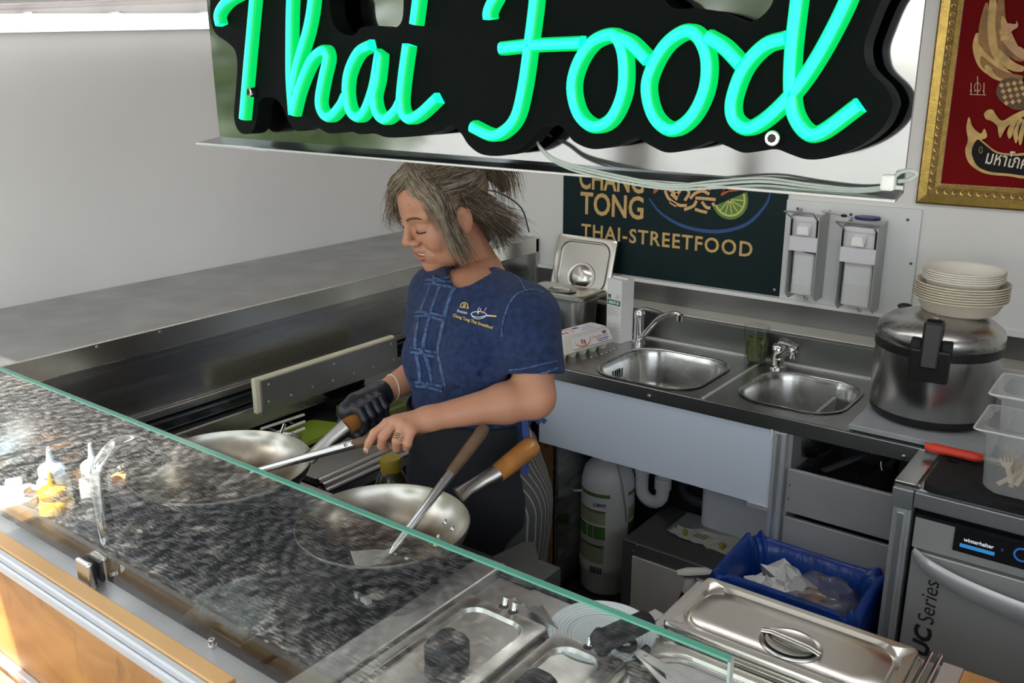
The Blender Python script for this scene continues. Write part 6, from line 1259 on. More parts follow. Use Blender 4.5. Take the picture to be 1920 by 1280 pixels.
LIPP = []
def lip_d(m):
    d = np.full(m.shape[:-1], 1.0)
    for (p0, p1, r0, r1) in LIPP: d = np.minimum(d, s_cap(m, p0, p1, r0, r1))
    return d
def head_sdf(q, lips=True):
    ay = np.abs(q[..., 1]); m = np.stack([q[..., 0], ay, q[..., 2]], -1)
    d = s_ell(q, (-.012, 0, .035), (.098, .074, .086))
    d = smin(d, s_ell(q, (.030, 0, -.028), (.060, .059, .084)), .03)
    d = smin(d, s_ell(q, (.024, 0, -.068), (.056, .060, .045)), .025)
    d = smin(d, s_ell(q, (.064, 0, -.100), (.022, .024, .018)), .02)
    d = smin(d, s_ell(m, (.052, .042, -.020), (.032, .026, .028)), .018)
    d = smin(d, s_ell(m, (.060, .040, -.034), (.020, .019, .018)), .014)
    d = smin(d, s_ell(q, (.045, 0, .055), (.047, .058, .045)), .02)
    d = smin(d, s_cap(m, (.085, .010, .029), (.069, .048, .030), .0095), .014)
    d = smax(d, -s_ell(m, (.101, .033, .009), (.017, .019, .012)), .010)
    d = smin(d, s_ell(m, (.0735, .0325, .006), (.0155, .0165, .0135)), .004)
    d = smin(d, s_cap(q, (.090, 0, .020), (.106, 0, -.018), .0070, .0095), .008)
    d = smin(d, s_ell(q, (.1065, 0, -.0225), (.0125, .0145, .0108)), .006)
    d = smin(d, s_ell(m, (.0945, .0175, -.0265), (.0120, .0092, .0090)), .005)
    d = smax(d, -s_ell(m, (.101, .0075, -.034), (.006, .0035, .0035)), .002)
    d = smin(d, s_ell(q, (.070, 0, -.060), (.021, .038, .022)), .012)
    if lips:
        d = smin(d, lip_d(m), .003); zm = -.0618+5.5*ay**2; sl_ = np.maximum(np.abs(q[..., 2]-zm)-(.0052*(1-(ay/.0295)**2)+.0002), ay-.0285)
        d = smax(d, -np.maximum(sl_, -(d+.011)), .0012)
    d = smax(d, -s_cap(m, (.1035, 0, -.040), (.1035, 0, -.047), .0022), .003)           # philtrum
    d = smax(d, -s_cap(m, (.086, .021, -.030), (.077, .038, -.055), .0012), .010)       # smile fold
    e = s_ell(m, (-.006, .0775, -.002), (.0205, .0085, .0315)); e = smin(e, s_ell(m, (.000, .079, -.027), (.010, .006, .010)), .006)
    e = smax(e, -s_ell(m, (.003, .0905, -.001), (.0110, .0105, .0165)), .002); e = smax(e, -s_cap(m, (-.017, .0875, .008), (-.005, .0875, .0235), .0030), .002)
    d = smin(d, e, .006)
    d = smin(d, s_cap(q, (-.022, 0, -.06), (-.055, 0, -.20), .048, .052), .02)
    return d
xs_ = np.linspace(.04, .115, 151)
def face_x(y, z): d = head_sdf(np.stack([xs_, np.full(151, y), np.full(151, z)], -1), False); return xs_[np.where(d < 0)[0].max()]
lipy = (0, .010, .020, .029)
for zf, r_, dx_ in ((lambda y: -.0545+6.5*y*y-.0018*(y == 0), (.0036, .0037, .0032, .0020), -.0010), (lambda y: -.0718+16.*y*y, (.0050, .0049, .0040, .0022), -.0014)):
    P_ = [np.array((face_x(y, zf(y))+dx_, y, zf(y))) for y in lipy]
    LIPP += [(P_[k], P_[k+1], r_[k], r_[k+1]) for k in range(3)]
TEE = [np.array((face_x(abs(y), -.060)-.0075, y, -.0588+4*y*y)) for y in (-.021, -.013, -.006, 0, .006, .013, .021)]
V, Fq = surface_nets(head_sdf, (-.125, -.10, -.20), (.13, .10, .135), .0026)
cen = V[Fq].mean(1); mc = np.stack([cen[:, 0], np.abs(cen[:, 1]), cen[:, 2]], 1)
lipd = lip_d(mc)
mi_h = ((lipd < .0012) & (mc[:, 1] < .0275)).astype(int)
parts = [(h2w(V), Fq, mi_h)]

# --- arms and hands: joints measured in the picture with a depth
K = lambda x, y, k: atk(x, y, k)
SL, SR = t2w((-.012, .164, 1.278)), t2w((-.012, -.164, 1.278))
EL = K(1001, 745, 1.80); WLp = K(806, 784, 1.745)
hand = {'i': [(727, 794, 1.738, .0108), (702, 812, 1.735, .0092), (692, 829, 1.740, .0078), (687, 843, 1.745, .0066)],
        'm': [(742, 790, 1.727, .0118), (718, 819, 1.718, .0097), (715, 835, 1.732, .0082), (723, 840, 1.748, .0075)],
        'r': [(757, 796, 1.717, .0115), (744, 826, 1.707, .0094), (743, 839, 1.722, .0080), (750, 838, 1.742, .0074)],
        'p': [(770, 806, 1.712, .0102), (764, 830, 1.704, .0090), (762, 838, 1.720, .0078), (767, 833, 1.738, .0068)]}
def arm_l(p):
    d = s_cap(p, SL, EL, .046, .040)
    mid = EL*.72+WLp*.28
    fo = smin(s_cap(p, EL, mid, .041, .0385), s_cap(p, mid, WLp, .0385, .0235), .02); d = smin(d, fo, .02)
    pl = s_cap(p, WLp, K(742, 793, 1.735), .0215, .0125)
    for k_, f_ in hand.items():
        q = K(*f_[0][:3]); pl = smin(pl, s_cap(p, WLp*.75+K(742, 793, 1.735)*.25, q, .014, f_[0][3]), .012)
        pl = smin(pl, s_ell(p, q, (.0128, .0128, .0122)), .003)
    pl = smin(pl, s_cap(p, K(790, 795, 1.752), K(752, 812, 1.772), .015, .012), .012)
    d = smin(d, pl, .016)
    fg = None
    for k_, f_ in hand.items():
        fd = None
        for a, b_ in zip(f_[:-1], f_[1:]):
            s_ = s_cap(p, K(*a[:3]), K(*b_[:3]), a[3], b_[3]); fd = s_ if fd is None else smin(fd, s_, .003)
        d = smin(d, fd, .0028)
    th = smin(s_cap(p, K(752, 812, 1.772), K(728, 822, 1.785), .0115, .0105), s_cap(p, K(728, 822, 1.785), K(708, 826, 1.785), .0105, .0078), .003)
    return smin(d, th, .004)
def bnds(pts, m): P_ = np.array(pts); return P_.min(0)-m, P_.max(0)+m
lo, hi = bnds([SL, EL, WLp], .06); Va, Fa = surface_nets(arm_l, *bnds([SL, EL, K(860, 775, 1.77)], .055), .005)
hp_ = [K(*j[:3]) for f_ in hand.values() for j in f_]+[K(708, 826, 1.785)]
lo2, hi2 = bnds(hp_+[K(860, 778, 1.765)], .028); 
# one grid for the whole left arm, finer around the hand
Vh, Fh = surface_nets(arm_l, lo2, hi2, .0022)
cut = ((Va-K(835, 780, 1.757))@((WLp-EL)/np.linalg.norm(WLp-EL))) < .0
keep = cut[Fa].all(1); parts.append((Va, Fa[keep], np.zeros(keep.sum(), int)))
cut = ((Vh-K(845, 779, 1.760))@((WLp-EL)/np.linalg.norm(WLp-EL))) > .0; keep = cut[Fh].all(1)
tipI = K(*hand['i'][3][:3]); cenH = Vh[Fh].mean(1)
parts.append((Vh, Fh[keep], np.zeros(keep.sum(), int)))
ER = K(800, 690, 2.06); WR_ = K(716, 737, 1.99)
def arm_r(p):
    d = smin(s_cap(p, SR, ER, .045, .040), s_cap(p, ER, WR_, .040, .0245), .02); return smin(d, s_cap(p, WR_, K(700, 752, 1.97), .0235, .021), .01)
V2, F2 = surface_nets(arm_r, *bnds([SR, ER, WR_, K(700, 752, 1.97)], .055), .005); parts.append((V2, F2, np.zeros(len(F2), int)))
# --- trunk and legs
def trunk(q, g=0.):
    ay = np.abs(q[..., 1]); m = np.stack([q[..., 0], ay, q[..., 2]], -1)
    d = s_ell(q, (-.005, 0, 1.19), (.098+g, .148+g, .155+g))
    d = smin(d, s_cap(q, (-.018, -.125, 1.283), (-.018, .125, 1.283), .055+g), .05)
    d = smin(d, s_ell(m, (.062, .066, 1.165), (.058+g, .062+g, .062+g)), .035)
    d = smin(d, s_ell(q, (.015, 0, 1.04), (.108+g, .138+g, .15+g)), .05)
    return smin(d, s_ell(q, (-.005, 0, .89), (.120+g, .160+g, .15+g)), .05)
def legs(q, g=0.):
    d = None
    for s_ in (-1, 1):
        l_ = smin(s_cap(q, (-.005, .085*s_, .85), (.0, .095*s_, .47), .088+g, .060+g), s_cap(q, (.0, .095*s_, .47), (-.02, .10*s_, .07), .058+g, .040+g), .02)
        l_ = smin(l_, s_cap(q, (-.03, .10*s_, .035), (.13, .115*s_, .03), .036, .030), .02); d = l_ if d is None else smin(d, l_, .01)
    return d
def low(q): return smin(trunk(q), legs(q), .04)
nb = w2t(h2w((-.05, 0, -.17))[None])[0]
def body_f(q): return smin(low(q), s_cap(q, (-.02, 0, 1.28), nb, .056, .050), .03)
V3, F3 = surface_nets(body_f, (-.21, -.26, .0), (.21, .26, 1.42), .008)
parts.append((t2w(V3), F3, np.zeros(len(F3), int)))
Vb = np.concatenate([p_[0] for p_ in parts]); off = np.cumsum([0]+[len(p_[0]) for p_ in parts[:-1]]); Fb = np.concatenate([p_[1]+o_ for p_, o_ in zip(parts, off)]); Mb = np.concatenate([p_[2] for p_ in parts])
np_mesh('body', Vb, Fb, [SKIN, LIPS], PE, mi=Mb.tolist(), relax=1)

# --- face details
hp = lambda *a: Vector(h2w(np.array(a)))
for s_ in (-1, 1):
    mb = MB(); pts = [hp(*v) for v in cr([(.0945, .011*s_, .0265), (.0925, .024*s_, .0325), (.0845, .041*s_, .0330), (.0715, .056*s_, .0260)], 6)]; n = len(pts)
    mb.tube(pts, [.0016+.0034*math.sin(math.pi*min(1, .25+.75*i/n)) for i in range(n)], 8, flat=.5); mb.build('eyebrow', mat('brow', (.13, .075, .05), .85), PE)
    mb = MB(); pts = [hp(*v) for v in cr([(.0830, .0185*s_, -.0010), (.0892, .0265*s_, -.0020), (.0882, .037*s_, -.0022), (.0785, .0490*s_, -.0008)], 6)]; mb.tube(pts, .0014, 6); mb.build('eyelashes', mat('lash', (.02, .014, .012), .6), PE)
mb = MB(); mb.tube([hp(*v) for v in cr(TEE, 4)], .0046, 8); mb.build('teeth', mat('teeth', (.82, .79, .72), .25), PE)
mb = MB(); mb.sphere(hp(.0865, .026, .064), .0014, 8, 6); mb.build('mole', mat('mole', (.16, .07, .05), .7), PE)

# --- hair
HA = [mat('hair_ash', (.30, .235, .155), .5, var=.3, vscale=60), mat('hair_brown', (.165, .122, .08), .5, var=.3, vscale=60), mat('hair_grey', (.43, .385, .31), .5, var=.2, vscale=60), mat('hair_dark', (.075, .060, .046), .55)]
def hair_sdf(q):
    d = s_ell(q, (-.018, 0, .046), (.104, .083, .092))
    d = smin(d, s_cap(q, (.035, .0, .115), (.072, -.03, .092), .022, .016), .03)
    d = smax(d, -s_ell(q, (.105, 0, -.015), (.062, .095, .100)), .012)
    d = smax(d, -s_ell(q, (-.002, .092, -.006), (.024, .022, .036)), .006); d = smax(d, -s_ell(q, (-.002, -.092, -.006), (.024, .022, .036)), .006)
    d = smax(d, -(q[..., 2]+.045+.25*(q[..., 0]+.06)), .02)
    t_ = s_cap(q, (.038, .072, .060), (.036, .077, .010), .012, .009); t_ = smin(t_, s_cap(q, (.036, .077, .010), (.028, .074, -.050), .009, .006), .01); d = smin(d, t_, .012)
    d = smin(d, s_cap(q, (-.095, 0, .075), (-.140, .005, .078), .030, .034), .02); d = smin(d, s_cap(q, (-.140, .005, .078), (-.165, .01, .0), .032, .016), .02)
    d = smin(d, s_cap(q, (-.065, .042, -.005), (-.110, .048, -.080), .028, .014), .02); d = smin(d, s_cap(q, (-.070, -.03, -.005), (-.095, -.02, -.11), .035, .016), .02); d = smin(d, s_cap(q, (-.085, .03, -.02), (-.130, .045, -.100), .024, .010), .02)
    return d+.0022*np.sin(q[..., 0]*150+q[..., 2]*220)*np.sin(q[..., 1]*260+q[..., 2]*60)
V, Fq = surface_nets(hair_sdf, (-.21, -.12, -.15), (.12, .12, .17), .0038)
np_mesh('hair', h2w(V), Fq, HA[1], PE, relax=1)
rh = np.random.default_rng(17); SV = []; SF = []; SM = []; SVN = [0]
def strand(pts, r, m):
    P_ = np.array(cr(pts, 4)); n = len(P_); T_ = np.gradient(P_, axis=0); T_ /= np.linalg.norm(T_, axis=1)[:, None]+1e-9
    A_ = np.cross(T_, rh.normal(size=3)); A_ /= np.linalg.norm(A_, axis=1)[:, None]+1e-9; B_2 = np.cross(T_, A_); rr = (r*(1-.75*np.linspace(0, 1, n)**2))[:, None]
    o_ = SVN[0]; SVN[0] += n*3; SV.append(np.stack([P_+A_*rr, P_-A_*rr*.5+B_2*rr*.87, P_-A_*rr*.5-B_2*rr*.87], 1).reshape(-1, 3))
    i = np.arange(n-1)[:, None]*3; F_ = np.concatenate([np.concatenate([i+k, i+(k+1) % 3, i+3+(k+1) % 3, i+3+k], 1) for k in range(3)]); SF.append(F_+o_); SM.append(np.full(len(F_), m))
def shell(Q, lift):      # push points out to the hair surface
    Q = np.array(Q, float)
    for _ in range(3):
        e = .002; d0 = hair_sdf(Q); g = np.stack([hair_sdf(Q+np.eye(3)[k]*e)-d0 for k in range(3)], -1)/e; gn = g/(np.linalg.norm(g, axis=-1, keepdims=True)+1e-6); Q = Q-gn*(d0-lift)[..., None]
    return Q
def flow(guides, count, spread, r=(.00042, .0009), lift=(.0015, .006), free=0, mats=(0, 1, 1, 2, 3), endsp=1.6):
    count = int(count*1.9); G = np.array(guides, float); m_ = len(G); o_ = rh.normal(size=(count, 1, 3))*spread
    Q = G[None]+o_*(1+(endsp-1)*np.arange(m_)/(m_-1))[None, :, None]+rh.normal(size=(count, m_, 3))*spread*.25
    cutl = rh.uniform(.72, 1.06, size=(count, 1)); Q[:, -1] = Q[:, -2]+(Q[:, -1]-Q[:, -2])*cutl**2
    k = m_-free; Q[:, :k] = shell(Q[:, :k], rh.uniform(*lift, size=(count, k)))
    for q in Q: strand(list(q), rh.uniform(*r), int(rh.choice(mats)))
C_ = [(.055, .010, .135), (.066, .040, .108), (.056, .072, .072), (.042, .080, .020), (.032, .079, -.035), (.024, .074, -.085)]
flow(C_, 130, .0085, free=2, mats=(0, 0, 1, 2, 2)); flow([(.040, .030, .138), (.042, .062, .105), (.032, .083, .062), (.030, .085, .012), (.024, .080, -.045), (.006, .078, -.100)], 75, .008, free=2, mats=(0, 1, 1, 2, 3))
flow([(.062, .02, .125), (.076, .048, .088), (.068, .069, .045), (.055, .076, .0)], 40, .005, free=1, mats=(0, 0, 2))
flow([(.060, .0, .130), (.085, -.035, .105), (.090, -.060, .070), (.080, -.078, .020), (.072, -.082, -.005)], 110, .008, free=2, mats=(0, 1, 2, 3)); flow([(.055, .012, .133), (.082, -.008, .112), (.092, -.035, .088), (.088, -.062, .055)], 80, .006, free=1, mats=(0, 1, 2))
for a in np.linspace(-1.2, 1.35, 15):
    y0, z0 = math.sin(a)*.075, math.cos(a)*.085+.045
    flow([(.048, y0*.9, .02+z0*.9), (.0, y0*1.1, z0*1.05), (-.055, y0*.95, z0*.95), (-.098, y0*.35, .075+.02*math.cos(a))], 30, .006, mats=(0, 1, 1, 2, 3, 3))
flow([(-.02, .073, .050), (-.048, .077, .012), (-.080, .070, -.032), (-.112, .060, -.075), (-.140, .052, -.115)], 120, .009, free=2, mats=(0, 1, 3, 3)); flow([(-.05, .06, .02), (-.088, .05, -.02), (-.125, .045, -.060), (-.160, .045, -.100)], 110, .010, free=2, mats=(0, 1, 1, 2, 3)); flow([(-.045, .068, -.005), (-.070, .068, -.045), (-.090, .060, -.090), (-.098, .052, -.135)], 40, .008, free=2, mats=(1, 3, 3))
flow([(-.098, 0, .078), (-.130, .01, .110), (-.160, .015, .085), (-.172, .02, .03), (-.170, .02, -.03)], 150, .012, free=3, mats=(0, 1, 1, 3)); flow([(-.098, .01, .07), (-.125, .03, .09), (-.150, .035, .05), (-.155, .035, .0)], 80, .010, free=2, mats=(0, 1, 3))
flow([(.02, .03, .142), (-.01, .03, .152), (-.06, .02, .14), (-.10, .01, .10)], 60, .012, free=0, lift=(.004, .010), mats=(0, 2, 2, 1))
for _ in range(40):
    a = rh.uniform(-1, 1.3); s0 = np.array((rh.uniform(-.08, .05), math.sin(a)*.078, math.cos(a)*.085+.05)); s0 = shell(s0[None], np.array([.001]))[0]; dr_ = rh.normal(size=3)*.02; strand([s0, s0*1.04+dr_*.4, s0*1.08+dr_], .0005, 2)
o = np_mesh('hair_strands', h2w(np.concatenate(SV)), np.concatenate(SF), HA, PE, mi=np.concatenate(SM).tolist()); o['kind'] = 'stuff'
mb = MB(); mb.tube([hp(*v) for v in cr([(-.10, .03, .02), (-.13, .05, .0), (-.165, .06, -.05), (-.172, .055, -.115)], 6)], .0016, 6); mb.build('mask_cord', BLACK, PE)

# --- shirt
SHE = SL*.36+EL*.64+np.array([0, 0, -.01]); SHR = SR*.40+ER*.60
SHT = mat('denim', (.0038, .0115, .050), .85, col2=(.014, .037, .115), vscale=75, bump=.6, bscale=330, sheen=.05, detail=10.)
SHD = mat('denim_seam', (.010, .026, .085), .85, col2=(.10, .17, .33), vscale=120, bump=.6, bscale=300)
axL = (SHE-SL)/np.linalg.norm(SHE-SL); axR = (SHR-SR)/np.linalg.norm(SHR-SR)
NKC = t2w((.018, 0, 1.366))
def shirt_sdf(p):
    q = w2t(p); d = trunk(q, .014)
    sl = s_cap(p, SL-axL*.005, SHE, .055, .064); sl = smax(sl, (p-SHE)@axL, .004); d = smin(d, sl, .03)
    sr = s_cap(p, SR, SHR, .058, .060); sr = smax(sr, (p-SHR)@axR, .004); d = smin(d, sr, .03)
    # folds
    fx = q[..., 2]*34+q[..., 1]*22; d = d+.0028*np.sin(fx+2.2*np.sin(q[..., 1]*24+q[..., 2]*7))*np.clip((1.24-q[..., 2])*5, 0, 1)+.002*np.sin(q[..., 1]*70+q[..., 2]*30)*np.clip((1.12-q[..., 2])*8, 0, 1)
    for c0_, c1_, r_c in (((.075, .150, 1.205), (.128, .075, 1.135), .003), ((.085, .140, 1.10), (.138, .040, 1.065), .003), ((.10, .125, 1.035), (.140, .02, 1.00), .003), ((.125, -.01, 1.10), (.135, .05, 1.02), .002), ((.02, .168, 1.14), (.09, .140, 1.05), .003), ((.09, -.12, 1.17), (.13, -.05, 1.12), .003)):
        d = smax(d, -s_cap(q, c0_, c1_, r_c), .014)
    hem = .985+.02*np.sin(q[..., 1]*18)+np.where(q[..., 0] < -.02, .05, 0.)
    d = smax(d, hem-q[..., 2], .006)
    d = smax(d, -s_cap(p, h2w((-.03, 0, -.09)), NKC, .051, .053), .005)         # neck opening
    d = smax(d, -s_cap(p, t2w((.09, .0, 1.37)), t2w((.110, .0, 1.292)), .020, .005), .005)          # front notch
    d = smax(d, -s_cap(p, SHE-axL*.045, SHE+axL*.05, .052, .056), .003); d = smax(d, -s_cap(p, SHR-axR*.045, SHR+axR*.05, .050, .054), .003)
    d = smax(d, -smin(trunk(q, .004), np.full(d.shape, 1.0), 0.01)-np.clip((q[..., 2]-1.03)*6, 0, 1), .004)   # hollow hem
    return d
lo, hi = bnds([SL, SR, SHE, SHR, t2w((0, 0, .97)), t2w((.19, 0, 1.2)), t2w((-.14, 0, 1.2)), t2w((0, 0, 1.36))], .085)
V, Fq = surface_nets(shirt_sdf, lo, hi, .0048)
so = np_mesh('shirt', V, Fq, SHT, PE, relax=1)
BV = BVHTree.FromPolygons([tuple(v) for v in V], [tuple(f) for f in Fq])
def hit(x, y, lift=.0012, bv=None):
    r_ = ray(x, y); r_ = r_/np.linalg.norm(r_); l, n_, i_, d_ = (bv or BV).ray_cast(Vector(CAM), Vector(r_))
    if l is None: return None, None
    if n_.dot(Vector(r_)) > 0: n_ = -n_
    return l+n_*lift, n_
def stitch(nm, pts, wpx, m, lift=.0008, th=.0012, par=PE, bv=None, sub=6):
    P_ = []; N_ = []
    for x, y in cr(pts, sub):
        l, n_ = hit(x, y, lift, bv)
        if l is not None: P_.append(l); N_.append(n_)
    if len(P_) < 2: return None
    mb = MB(); ribbon(mb, P_, wpx*1.85/FPX, N_, th); return mb.build(nm, m, par)
z3 = lambda *q: [(640+x*.34375, 280+y*.34375) for x, y in q]
stitch('placket_band', z3((505, 700), (470, 790), (435, 880), (410, 1000), (405, 1090), (425, 1190), (432, 1290)), 9, SHD, .0004, .0016)
stitch('placket_band', z3((548, 725), (520, 800), (488, 900), (462, 1000), (450, 1090), (480, 1180), (500, 1290)), 8, SHD, .0004, .0022)
stitch('placket_band', z3((652, 705), (600, 790), (572, 880), (545, 1000), (530, 1100), (545, 1190), (566, 1290)), 9, SHD, .0004, .0016)
for (a, b_, c) in (((465, 728), (518, 730), (630, 748)), ((410, 900), (480, 902), (563, 922)), ((385, 1093), (448, 1105), (525, 1122)), ((408, 1278), (468, 1284), (556, 1302))):
    for dy in (-13, 13): stitch('frog_loop', z3((a[0], a[1]+dy), (b_[0], b_[1]+dy*.8), (c[0], c[1]+dy)), 4.6, SHD, .0015, .003)
    stitch('frog_loop', z3(a, b_, c), 7, mat('denim_dark', (.012, .028, .085), .9), .0012, .002)
    l, n_ = hit(*z3(b_)[0], .004)
    if l is not None: MB().sphere(l, .0075, 12, 8).build('knot_button', SHD, PE)
stitch('collar_edge', z3((505, 690), (512, 705), (530, 712), (550, 716)), 5, SHD, .001, .002); stitch('collar_edge', z3((560, 706), (600, 695), (660, 683), (720, 660), (770, 635), (805, 610)), 5.5, SHD, .001, .0022)
stitch('shoulder_seam', z3((822, 622), (870, 645), (920, 672), (965, 705), (990, 740)), 3.4, SHD, .0004, .0012)
stitch('armhole_seam', z3((985, 735), (1000, 770), (960, 790), (925, 830), (895, 900), (878, 975), (880, 1020)), 3.6, SHD, .0004, .0012); stitch('armhole_seam', z3((1000, 770), (1050, 765), (1100, 780)), 3.0, SHD, .0004, .0012)
stitch('sleeve_hem', z3((915, 1205), (960, 1200), (1020, 1190), (1090, 1172), (1150, 1160), (1178, 1150)), 2.6, SHD, .0006, .0012); stitch('sleeve_hem', z3((920, 1245), (970, 1243), (1040, 1232), (1110, 1215), (1160, 1200), (1182, 1190)), 3.6, SHD, .0006, .0012)
# embroidery
EGO = mat('thread_gold', (.66, .48, .10), .6); EWH = mat('thread_white', (.68, .72, .76), .6); ERD = mat('thread_red', (.55, .06, .04), .6)
z8 = lambda *q: [(820+x*.078125, 540+y*.078125) for x, y in q]
def emb_text(txt, a, b_, size, m, bold, nm='embroidered_lettering'):
    L_ = math.hypot(b_[0]-a[0], b_[1]-a[1]); ux = ((b_[0]-a[0])/L_, (b_[1]-a[1])/L_); me = text_mesh(txt, size, bold=bold, extrude=0, width=L_, res=2)
    for v in me.vertices:
        x, y = v.co.x, v.co.y; l, n_ = hit(a[0]+ux[0]*x+ux[1]*y, a[1]+ux[1]*x-ux[0]*y, .0022); 
        v.co = l if l is not None else Vector((0, 0, 0))
    me.materials.clear(); me.materials.append(m); me.name = nm
    o = bpy.data.objects.new(nm, me); COL.objects.link(o); o.parent = PE; o.location = -world_loc(PE); return o
a, b_ = z8((382, 680), (1330, 980)); emb_text('Chang Tong Thai Streetfood', a, b_, 8.2, EGO, .16)
a, b_ = z8((485, 575), (725, 630)); emb_text('ช้างทอง', a, b_, 6.5, EWH, .10)
stitch('pan_embroidery', z8((820, 620), (860, 585), (950, 565), (1080, 572), (1160, 605), (1190, 645), (1150, 690), (1070, 725), (980, 738), (900, 715), (845, 670), (820, 620)), 1.3, EWH, .0012, .0008); stitch('pan_embroidery', z8((845, 660), (930, 690), (1060, 690), (1160, 660)), 1.1, EWH, .0012, .0008)
stitch('pan_embroidery', z8((1180, 660), (1290, 665)), 2.4, EWH, .0012, .0008); stitch('pan_embroidery', z8((1290, 667), (1425, 675)), 3.0, EGO, .0012, .0008)
stitch('steam_embroidery', z8((1020, 465), (985, 520), (995, 560), (960, 600)), 1.1, EWH, .0012, .0008); stitch('steam_embroidery', z8((1055, 490), (1045, 535), (1000, 580), (985, 630)), 1.1, EWH, .0012, .0008); stitch('chilli_embroidery', z8((1090, 600), (1130, 570), (1150, 525)), 2.2, ERD, .0012, .0008); stitch('chilli_embroidery', z8((1160, 520), (1185, 475)), 1.0, EWH, .0012, .0008)
stitch('elephant_embroidery', z8((565, 475), (575, 410), (620, 360), (680, 355), (730, 390), (745, 450), (715, 485), (755, 475), (750, 500)), 1.6, EGO, .0012, .0008); stitch('elephant_embroidery', z8((690, 400), (655, 395), (640, 425), (665, 450), (690, 425), (670, 420)), 1.4, EGO, .0012, .0008); stitch('elephant_embroidery', z8((590, 470), (620, 455), (650, 475), (680, 470)), 1.6, EGO, .0012, .0008)

# --- apron, trousers
APR = mat('apron_black', (.008, .009, .013), .85, var=.3, vscale=6, bump=.3, bscale=60)
def apron_sdf(p):
    q = w2t(p); fl = 1+.09*np.clip((.90-q[..., 2])*1.2, 0, 1)+.014*np.sin(q[..., 1]*45+q[..., 2]*3)*np.clip((.98-q[..., 2])*2, 0, 1)
    r_ = np.sqrt((q[..., 0]/.138)**2+(q[..., 1]/.172)**2); B_s = smin(trunk(q, .0255), smax((r_-fl)*.135, q[..., 2]-.90, .03), .04)
    d = np.maximum(B_s, -(B_s+.009)); d = smax(d, q[..., 2]-1.062, .004); d = smax(d, .34-q[..., 2], .004)
    return smax(d, (-.05+.075*np.clip((q[..., 1]+.02)/.12, 0, 1))-q[..., 0], .004)          # open at the back, drawn forward on the left hip
lo, hi = bnds([t2w((.2, .22, .32)), t2w((-.17, .22, .32)), t2w((.2, -.22, 1.05)), t2w((-.17, -.22, 1.05))], .03)
V, Fq = surface_nets(apron_sdf, lo, hi, .0065); np_mesh('apron', V, Fq, APR, PE, relax=1)
def trouser_sdf(p):
    q = w2t(p); d = smin(smax(trunk(q, .008), q[..., 2]-.990, .004), legs(q, .016), .03); d = d+.004*np.sin(q[..., 2]*36+3*np.sin(q[..., 1]*15)+q[..., 0]*20)*np.clip((.9-q[..., 2])*3, 0, 1)
    return smax(d, .055-q[..., 2], .004)
lo, hi = bnds([t2w((.15, .2, .05)), t2w((-.15, -.2, .05)), t2w((-.15, .2, 1.0)), t2w((.15, -.2, 1.0))], .03)
V, Fq = surface_nets(trouser_sdf, lo, hi, .0065)
TRM = bpy.data.materials.new('striped_trousers'); TRM.use_nodes = True; t = TRM.node_tree; N = t.nodes; L = t.links; b = N['Principled BSDF']; b.inputs['Roughness'].default_value = .9
tc = N.new('ShaderNodeTexCoord'); sx_ = N.new('ShaderNodeSeparateXYZ'); at2 = N.new('ShaderNodeMath'); at2.operation = 'ADD'; L.new(tc.outputs['Object'], sx_.inputs[0]); 
dv = N.new('ShaderNodeMath'); dv.operation = 'MULTIPLY'; dv.inputs[1].default_value = -1.35; L.new(sx_.outputs[1], dv.inputs[0]); L.new(sx_.outputs[0], at2.inputs[0]); L.new(dv.outputs[0], at2.inputs[1])
sn = N.new('ShaderNodeMath'); sn.operation = 'MULTIPLY'; sn.inputs[1].default_value = 330; L.new(at2.outputs[0], sn.inputs[0]); s2 = N.new('ShaderNodeMath'); s2.operation = 'SINE'; L.new(sn.outputs[0], s2.inputs[0])
rp = N.new('ShaderNodeValToRGB'); e = rp.color_ramp.elements; e[0].position = .90; e[0].color = (.050, .052, .050, 1); e[1].position = .97; e[1].color = (.22, .22, .20, 1); mr = N.new('ShaderNodeMapRange'); mr.inputs[1].default_value = -1; L.new(s2.outputs[0], mr.inputs[0]); L.new(mr.outputs[0], rp.inputs[0]); L.new(rp.outputs[0], b.inputs['Base Color'])
tro = np_mesh('trousers', V, Fq, TRM, PE, relax=1)
DSTR = mat('denim_tie', (.02, .045, .17), .85, var=.3, vscale=80)
z7 = lambda *q: [(960+x*.34369, 740+y*.34375) for x, y in q]
kt = lambda x, y, k_: Vector(atk(x, y, k_))
mb = MB(); ribbon(mb, [kt(990, 782, 1.87), kt(1002, 783, 1.86), kt(1014, 785, 1.86), kt(1023, 791, 1.865)], [.010, .007, .009, .011], (.6, -.75, .2), .003); ribbon(mb, [kt(990, 782, 1.87), kt(1004, 787, 1.865), kt(1012, 794, 1.87)], .007, (.6, -.75, .2), .003); mb.build('apron_tie', DSTR, PE)
mb = MB(); pts = [kt(984, 786, 1.795), kt(986, 815, 1.80), kt(987, 850, 1.805), kt(984, 888, 1.81)]; ribbon(mb, [tuple(v) for v in cr(pts, 5)], .013, (.6, -.75, .2), .003); mb.build('shirt_tail', DSTR, PE)

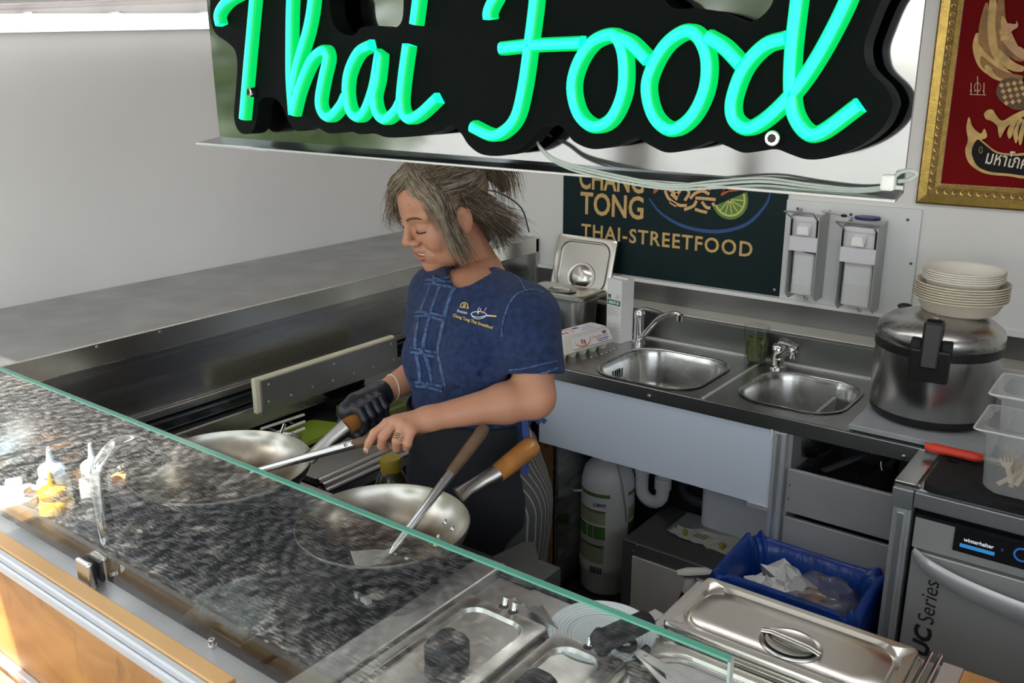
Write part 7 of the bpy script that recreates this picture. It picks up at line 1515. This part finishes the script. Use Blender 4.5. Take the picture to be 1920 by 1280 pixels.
# --- glove on the right hand, gripping the wide wok's handle
ga, gb = atk(650, 800, 1.905), atk(719, 757, 1.975); hx_ = (gb-ga)/np.linalg.norm(gb-ga); n2 = -ray(690, 770); n2 = n2-hx_*(n2@hx_); n2 /= np.linalg.norm(n2); n1 = np.cross(hx_, n2); n1 = n1 if n1[2] > 0 else -n1
Hp = lambda s_, a, b_: ga+hx_*(s_*np.linalg.norm(gb-ga))+n1*a+n2*b_
def glove_sdf(p):
    d = s_cap(p, K(716, 736, 1.99), K(706, 746, 1.978), .0285, .026)
    d = smin(d, s_cap(p, K(706, 746, 1.978), Hp(.50, .036, -.004), .027, .020), .02); d = smin(d, s_cap(p, K(700, 752, 1.97), Hp(.20, .030, -.002), .024, .017), .02)
    d = smin(d, s_cap(p, Hp(.22, .030, -.004), Hp(.80, .032, -.004), .0165, .0155), .012)
    for k_, (s_, r_) in enumerate(((.24, .0108), (.43, .0115), (.62, .0108), (.80, .0098))):
        f_ = [Hp(s_, .030, .006), Hp(s_+.02, .016, .0335), Hp(s_+.01, -.008, .0335), Hp(s_, -.023, .020), Hp(s_, -.028, .006)]; fd = None
        for q in range(4):
            c_ = s_cap(p, f_[q], f_[q+1], r_*(1-.08*q), r_*(1-.08*(q+1))); fd = c_ if fd is None else smin(fd, c_, .003)
        d = smin(d, fd, .004)
    th = smin(s_cap(p, Hp(.30, .028, -.02), Hp(.02, .002, -.028), .016, .0125), s_cap(p, Hp(.02, .002, -.028), Hp(.10, -.028, .004), .0125, .0105), .004)
    d = smin(d, th, .006)
    return smax(d, -s_cap(p, K(724, 731, 2.0), K(714, 738, 1.988), .0255), .002)
lo, hi = bnds([K(720, 733, 1.995), Hp(-.05, -.04, .03), Hp(1, -.04, .03), Hp(0, .05, -.03), Hp(1, .05, -.03)], .03)
V, Fq = surface_nets(glove_sdf, lo, hi, .0024); np_mesh('glove', V, Fq, mat('glove_black', (.018, .021, .027), .38, var=.2, vscale=30, bump=.15, bscale=90), PE, relax=1)
# bracelet, rings, finger nail
wc = K(727, 733, 1.998); aw = (WR_-ER)/np.linalg.norm(WR_-ER); wa = np.cross(aw, [0, 0, 1]); wa /= np.linalg.norm(wa); wb = np.cross(aw, wa)
wc = WR_-aw*.028
MB().tube([wc+(wa*math.cos(t_)+wb*math.sin(t_))*.0285+aw*.008*math.sin(t_) for t_ in np.linspace(0, 6.283, 32, endpoint=False)], .0013, 6, closed=True).build('bracelet', mat('bracelet_cord', (.75, .66, .55), .6), PE)
r0, r1 = K(*hand['r'][0][:3]), K(*hand['r'][1][:3]); ra = (r1-r0)/np.linalg.norm(r1-r0); rb_ = np.cross(ra, _d); rb_ /= np.linalg.norm(rb_); rc_ = np.cross(ra, rb_)
for k in range(3):
    c_ = r0+(r1-r0)*(.66+.13*k); rr = .0118-.0006*k; MB().tube([c_+(rb_*math.cos(t_)+rc_*math.sin(t_))*rr for t_ in np.linspace(0, 6.283, 24, endpoint=False)], .0010, 6, closed=True).build('finger_ring', mat('ring_silver', (.72, .68, .60), .2, 1), PE)
ti, dj = K(*hand['i'][3][:3]), K(*hand['i'][2][:3]); dv_ = (ti-dj)/np.linalg.norm(ti-dj)
Bh = BVHTree.FromPolygons([tuple(v) for v in Vh], [tuple(f) for f in Fh])
P_ = [];
for x, y in rrect(685.6, 845, 6.5, 11, 2.8, 4):
    l, n_ = hit(x, y, .0016, Bh)
    if l is not None: P_.append((l, n_))
if len(P_) > 6:
    mb = MB(); mb.add([p_[0] for p_ in P_], [tuple(range(len(P_)))], 0, True); mb.build('fingernail', mat('nail', (.74, .62, .54), .3), PE)
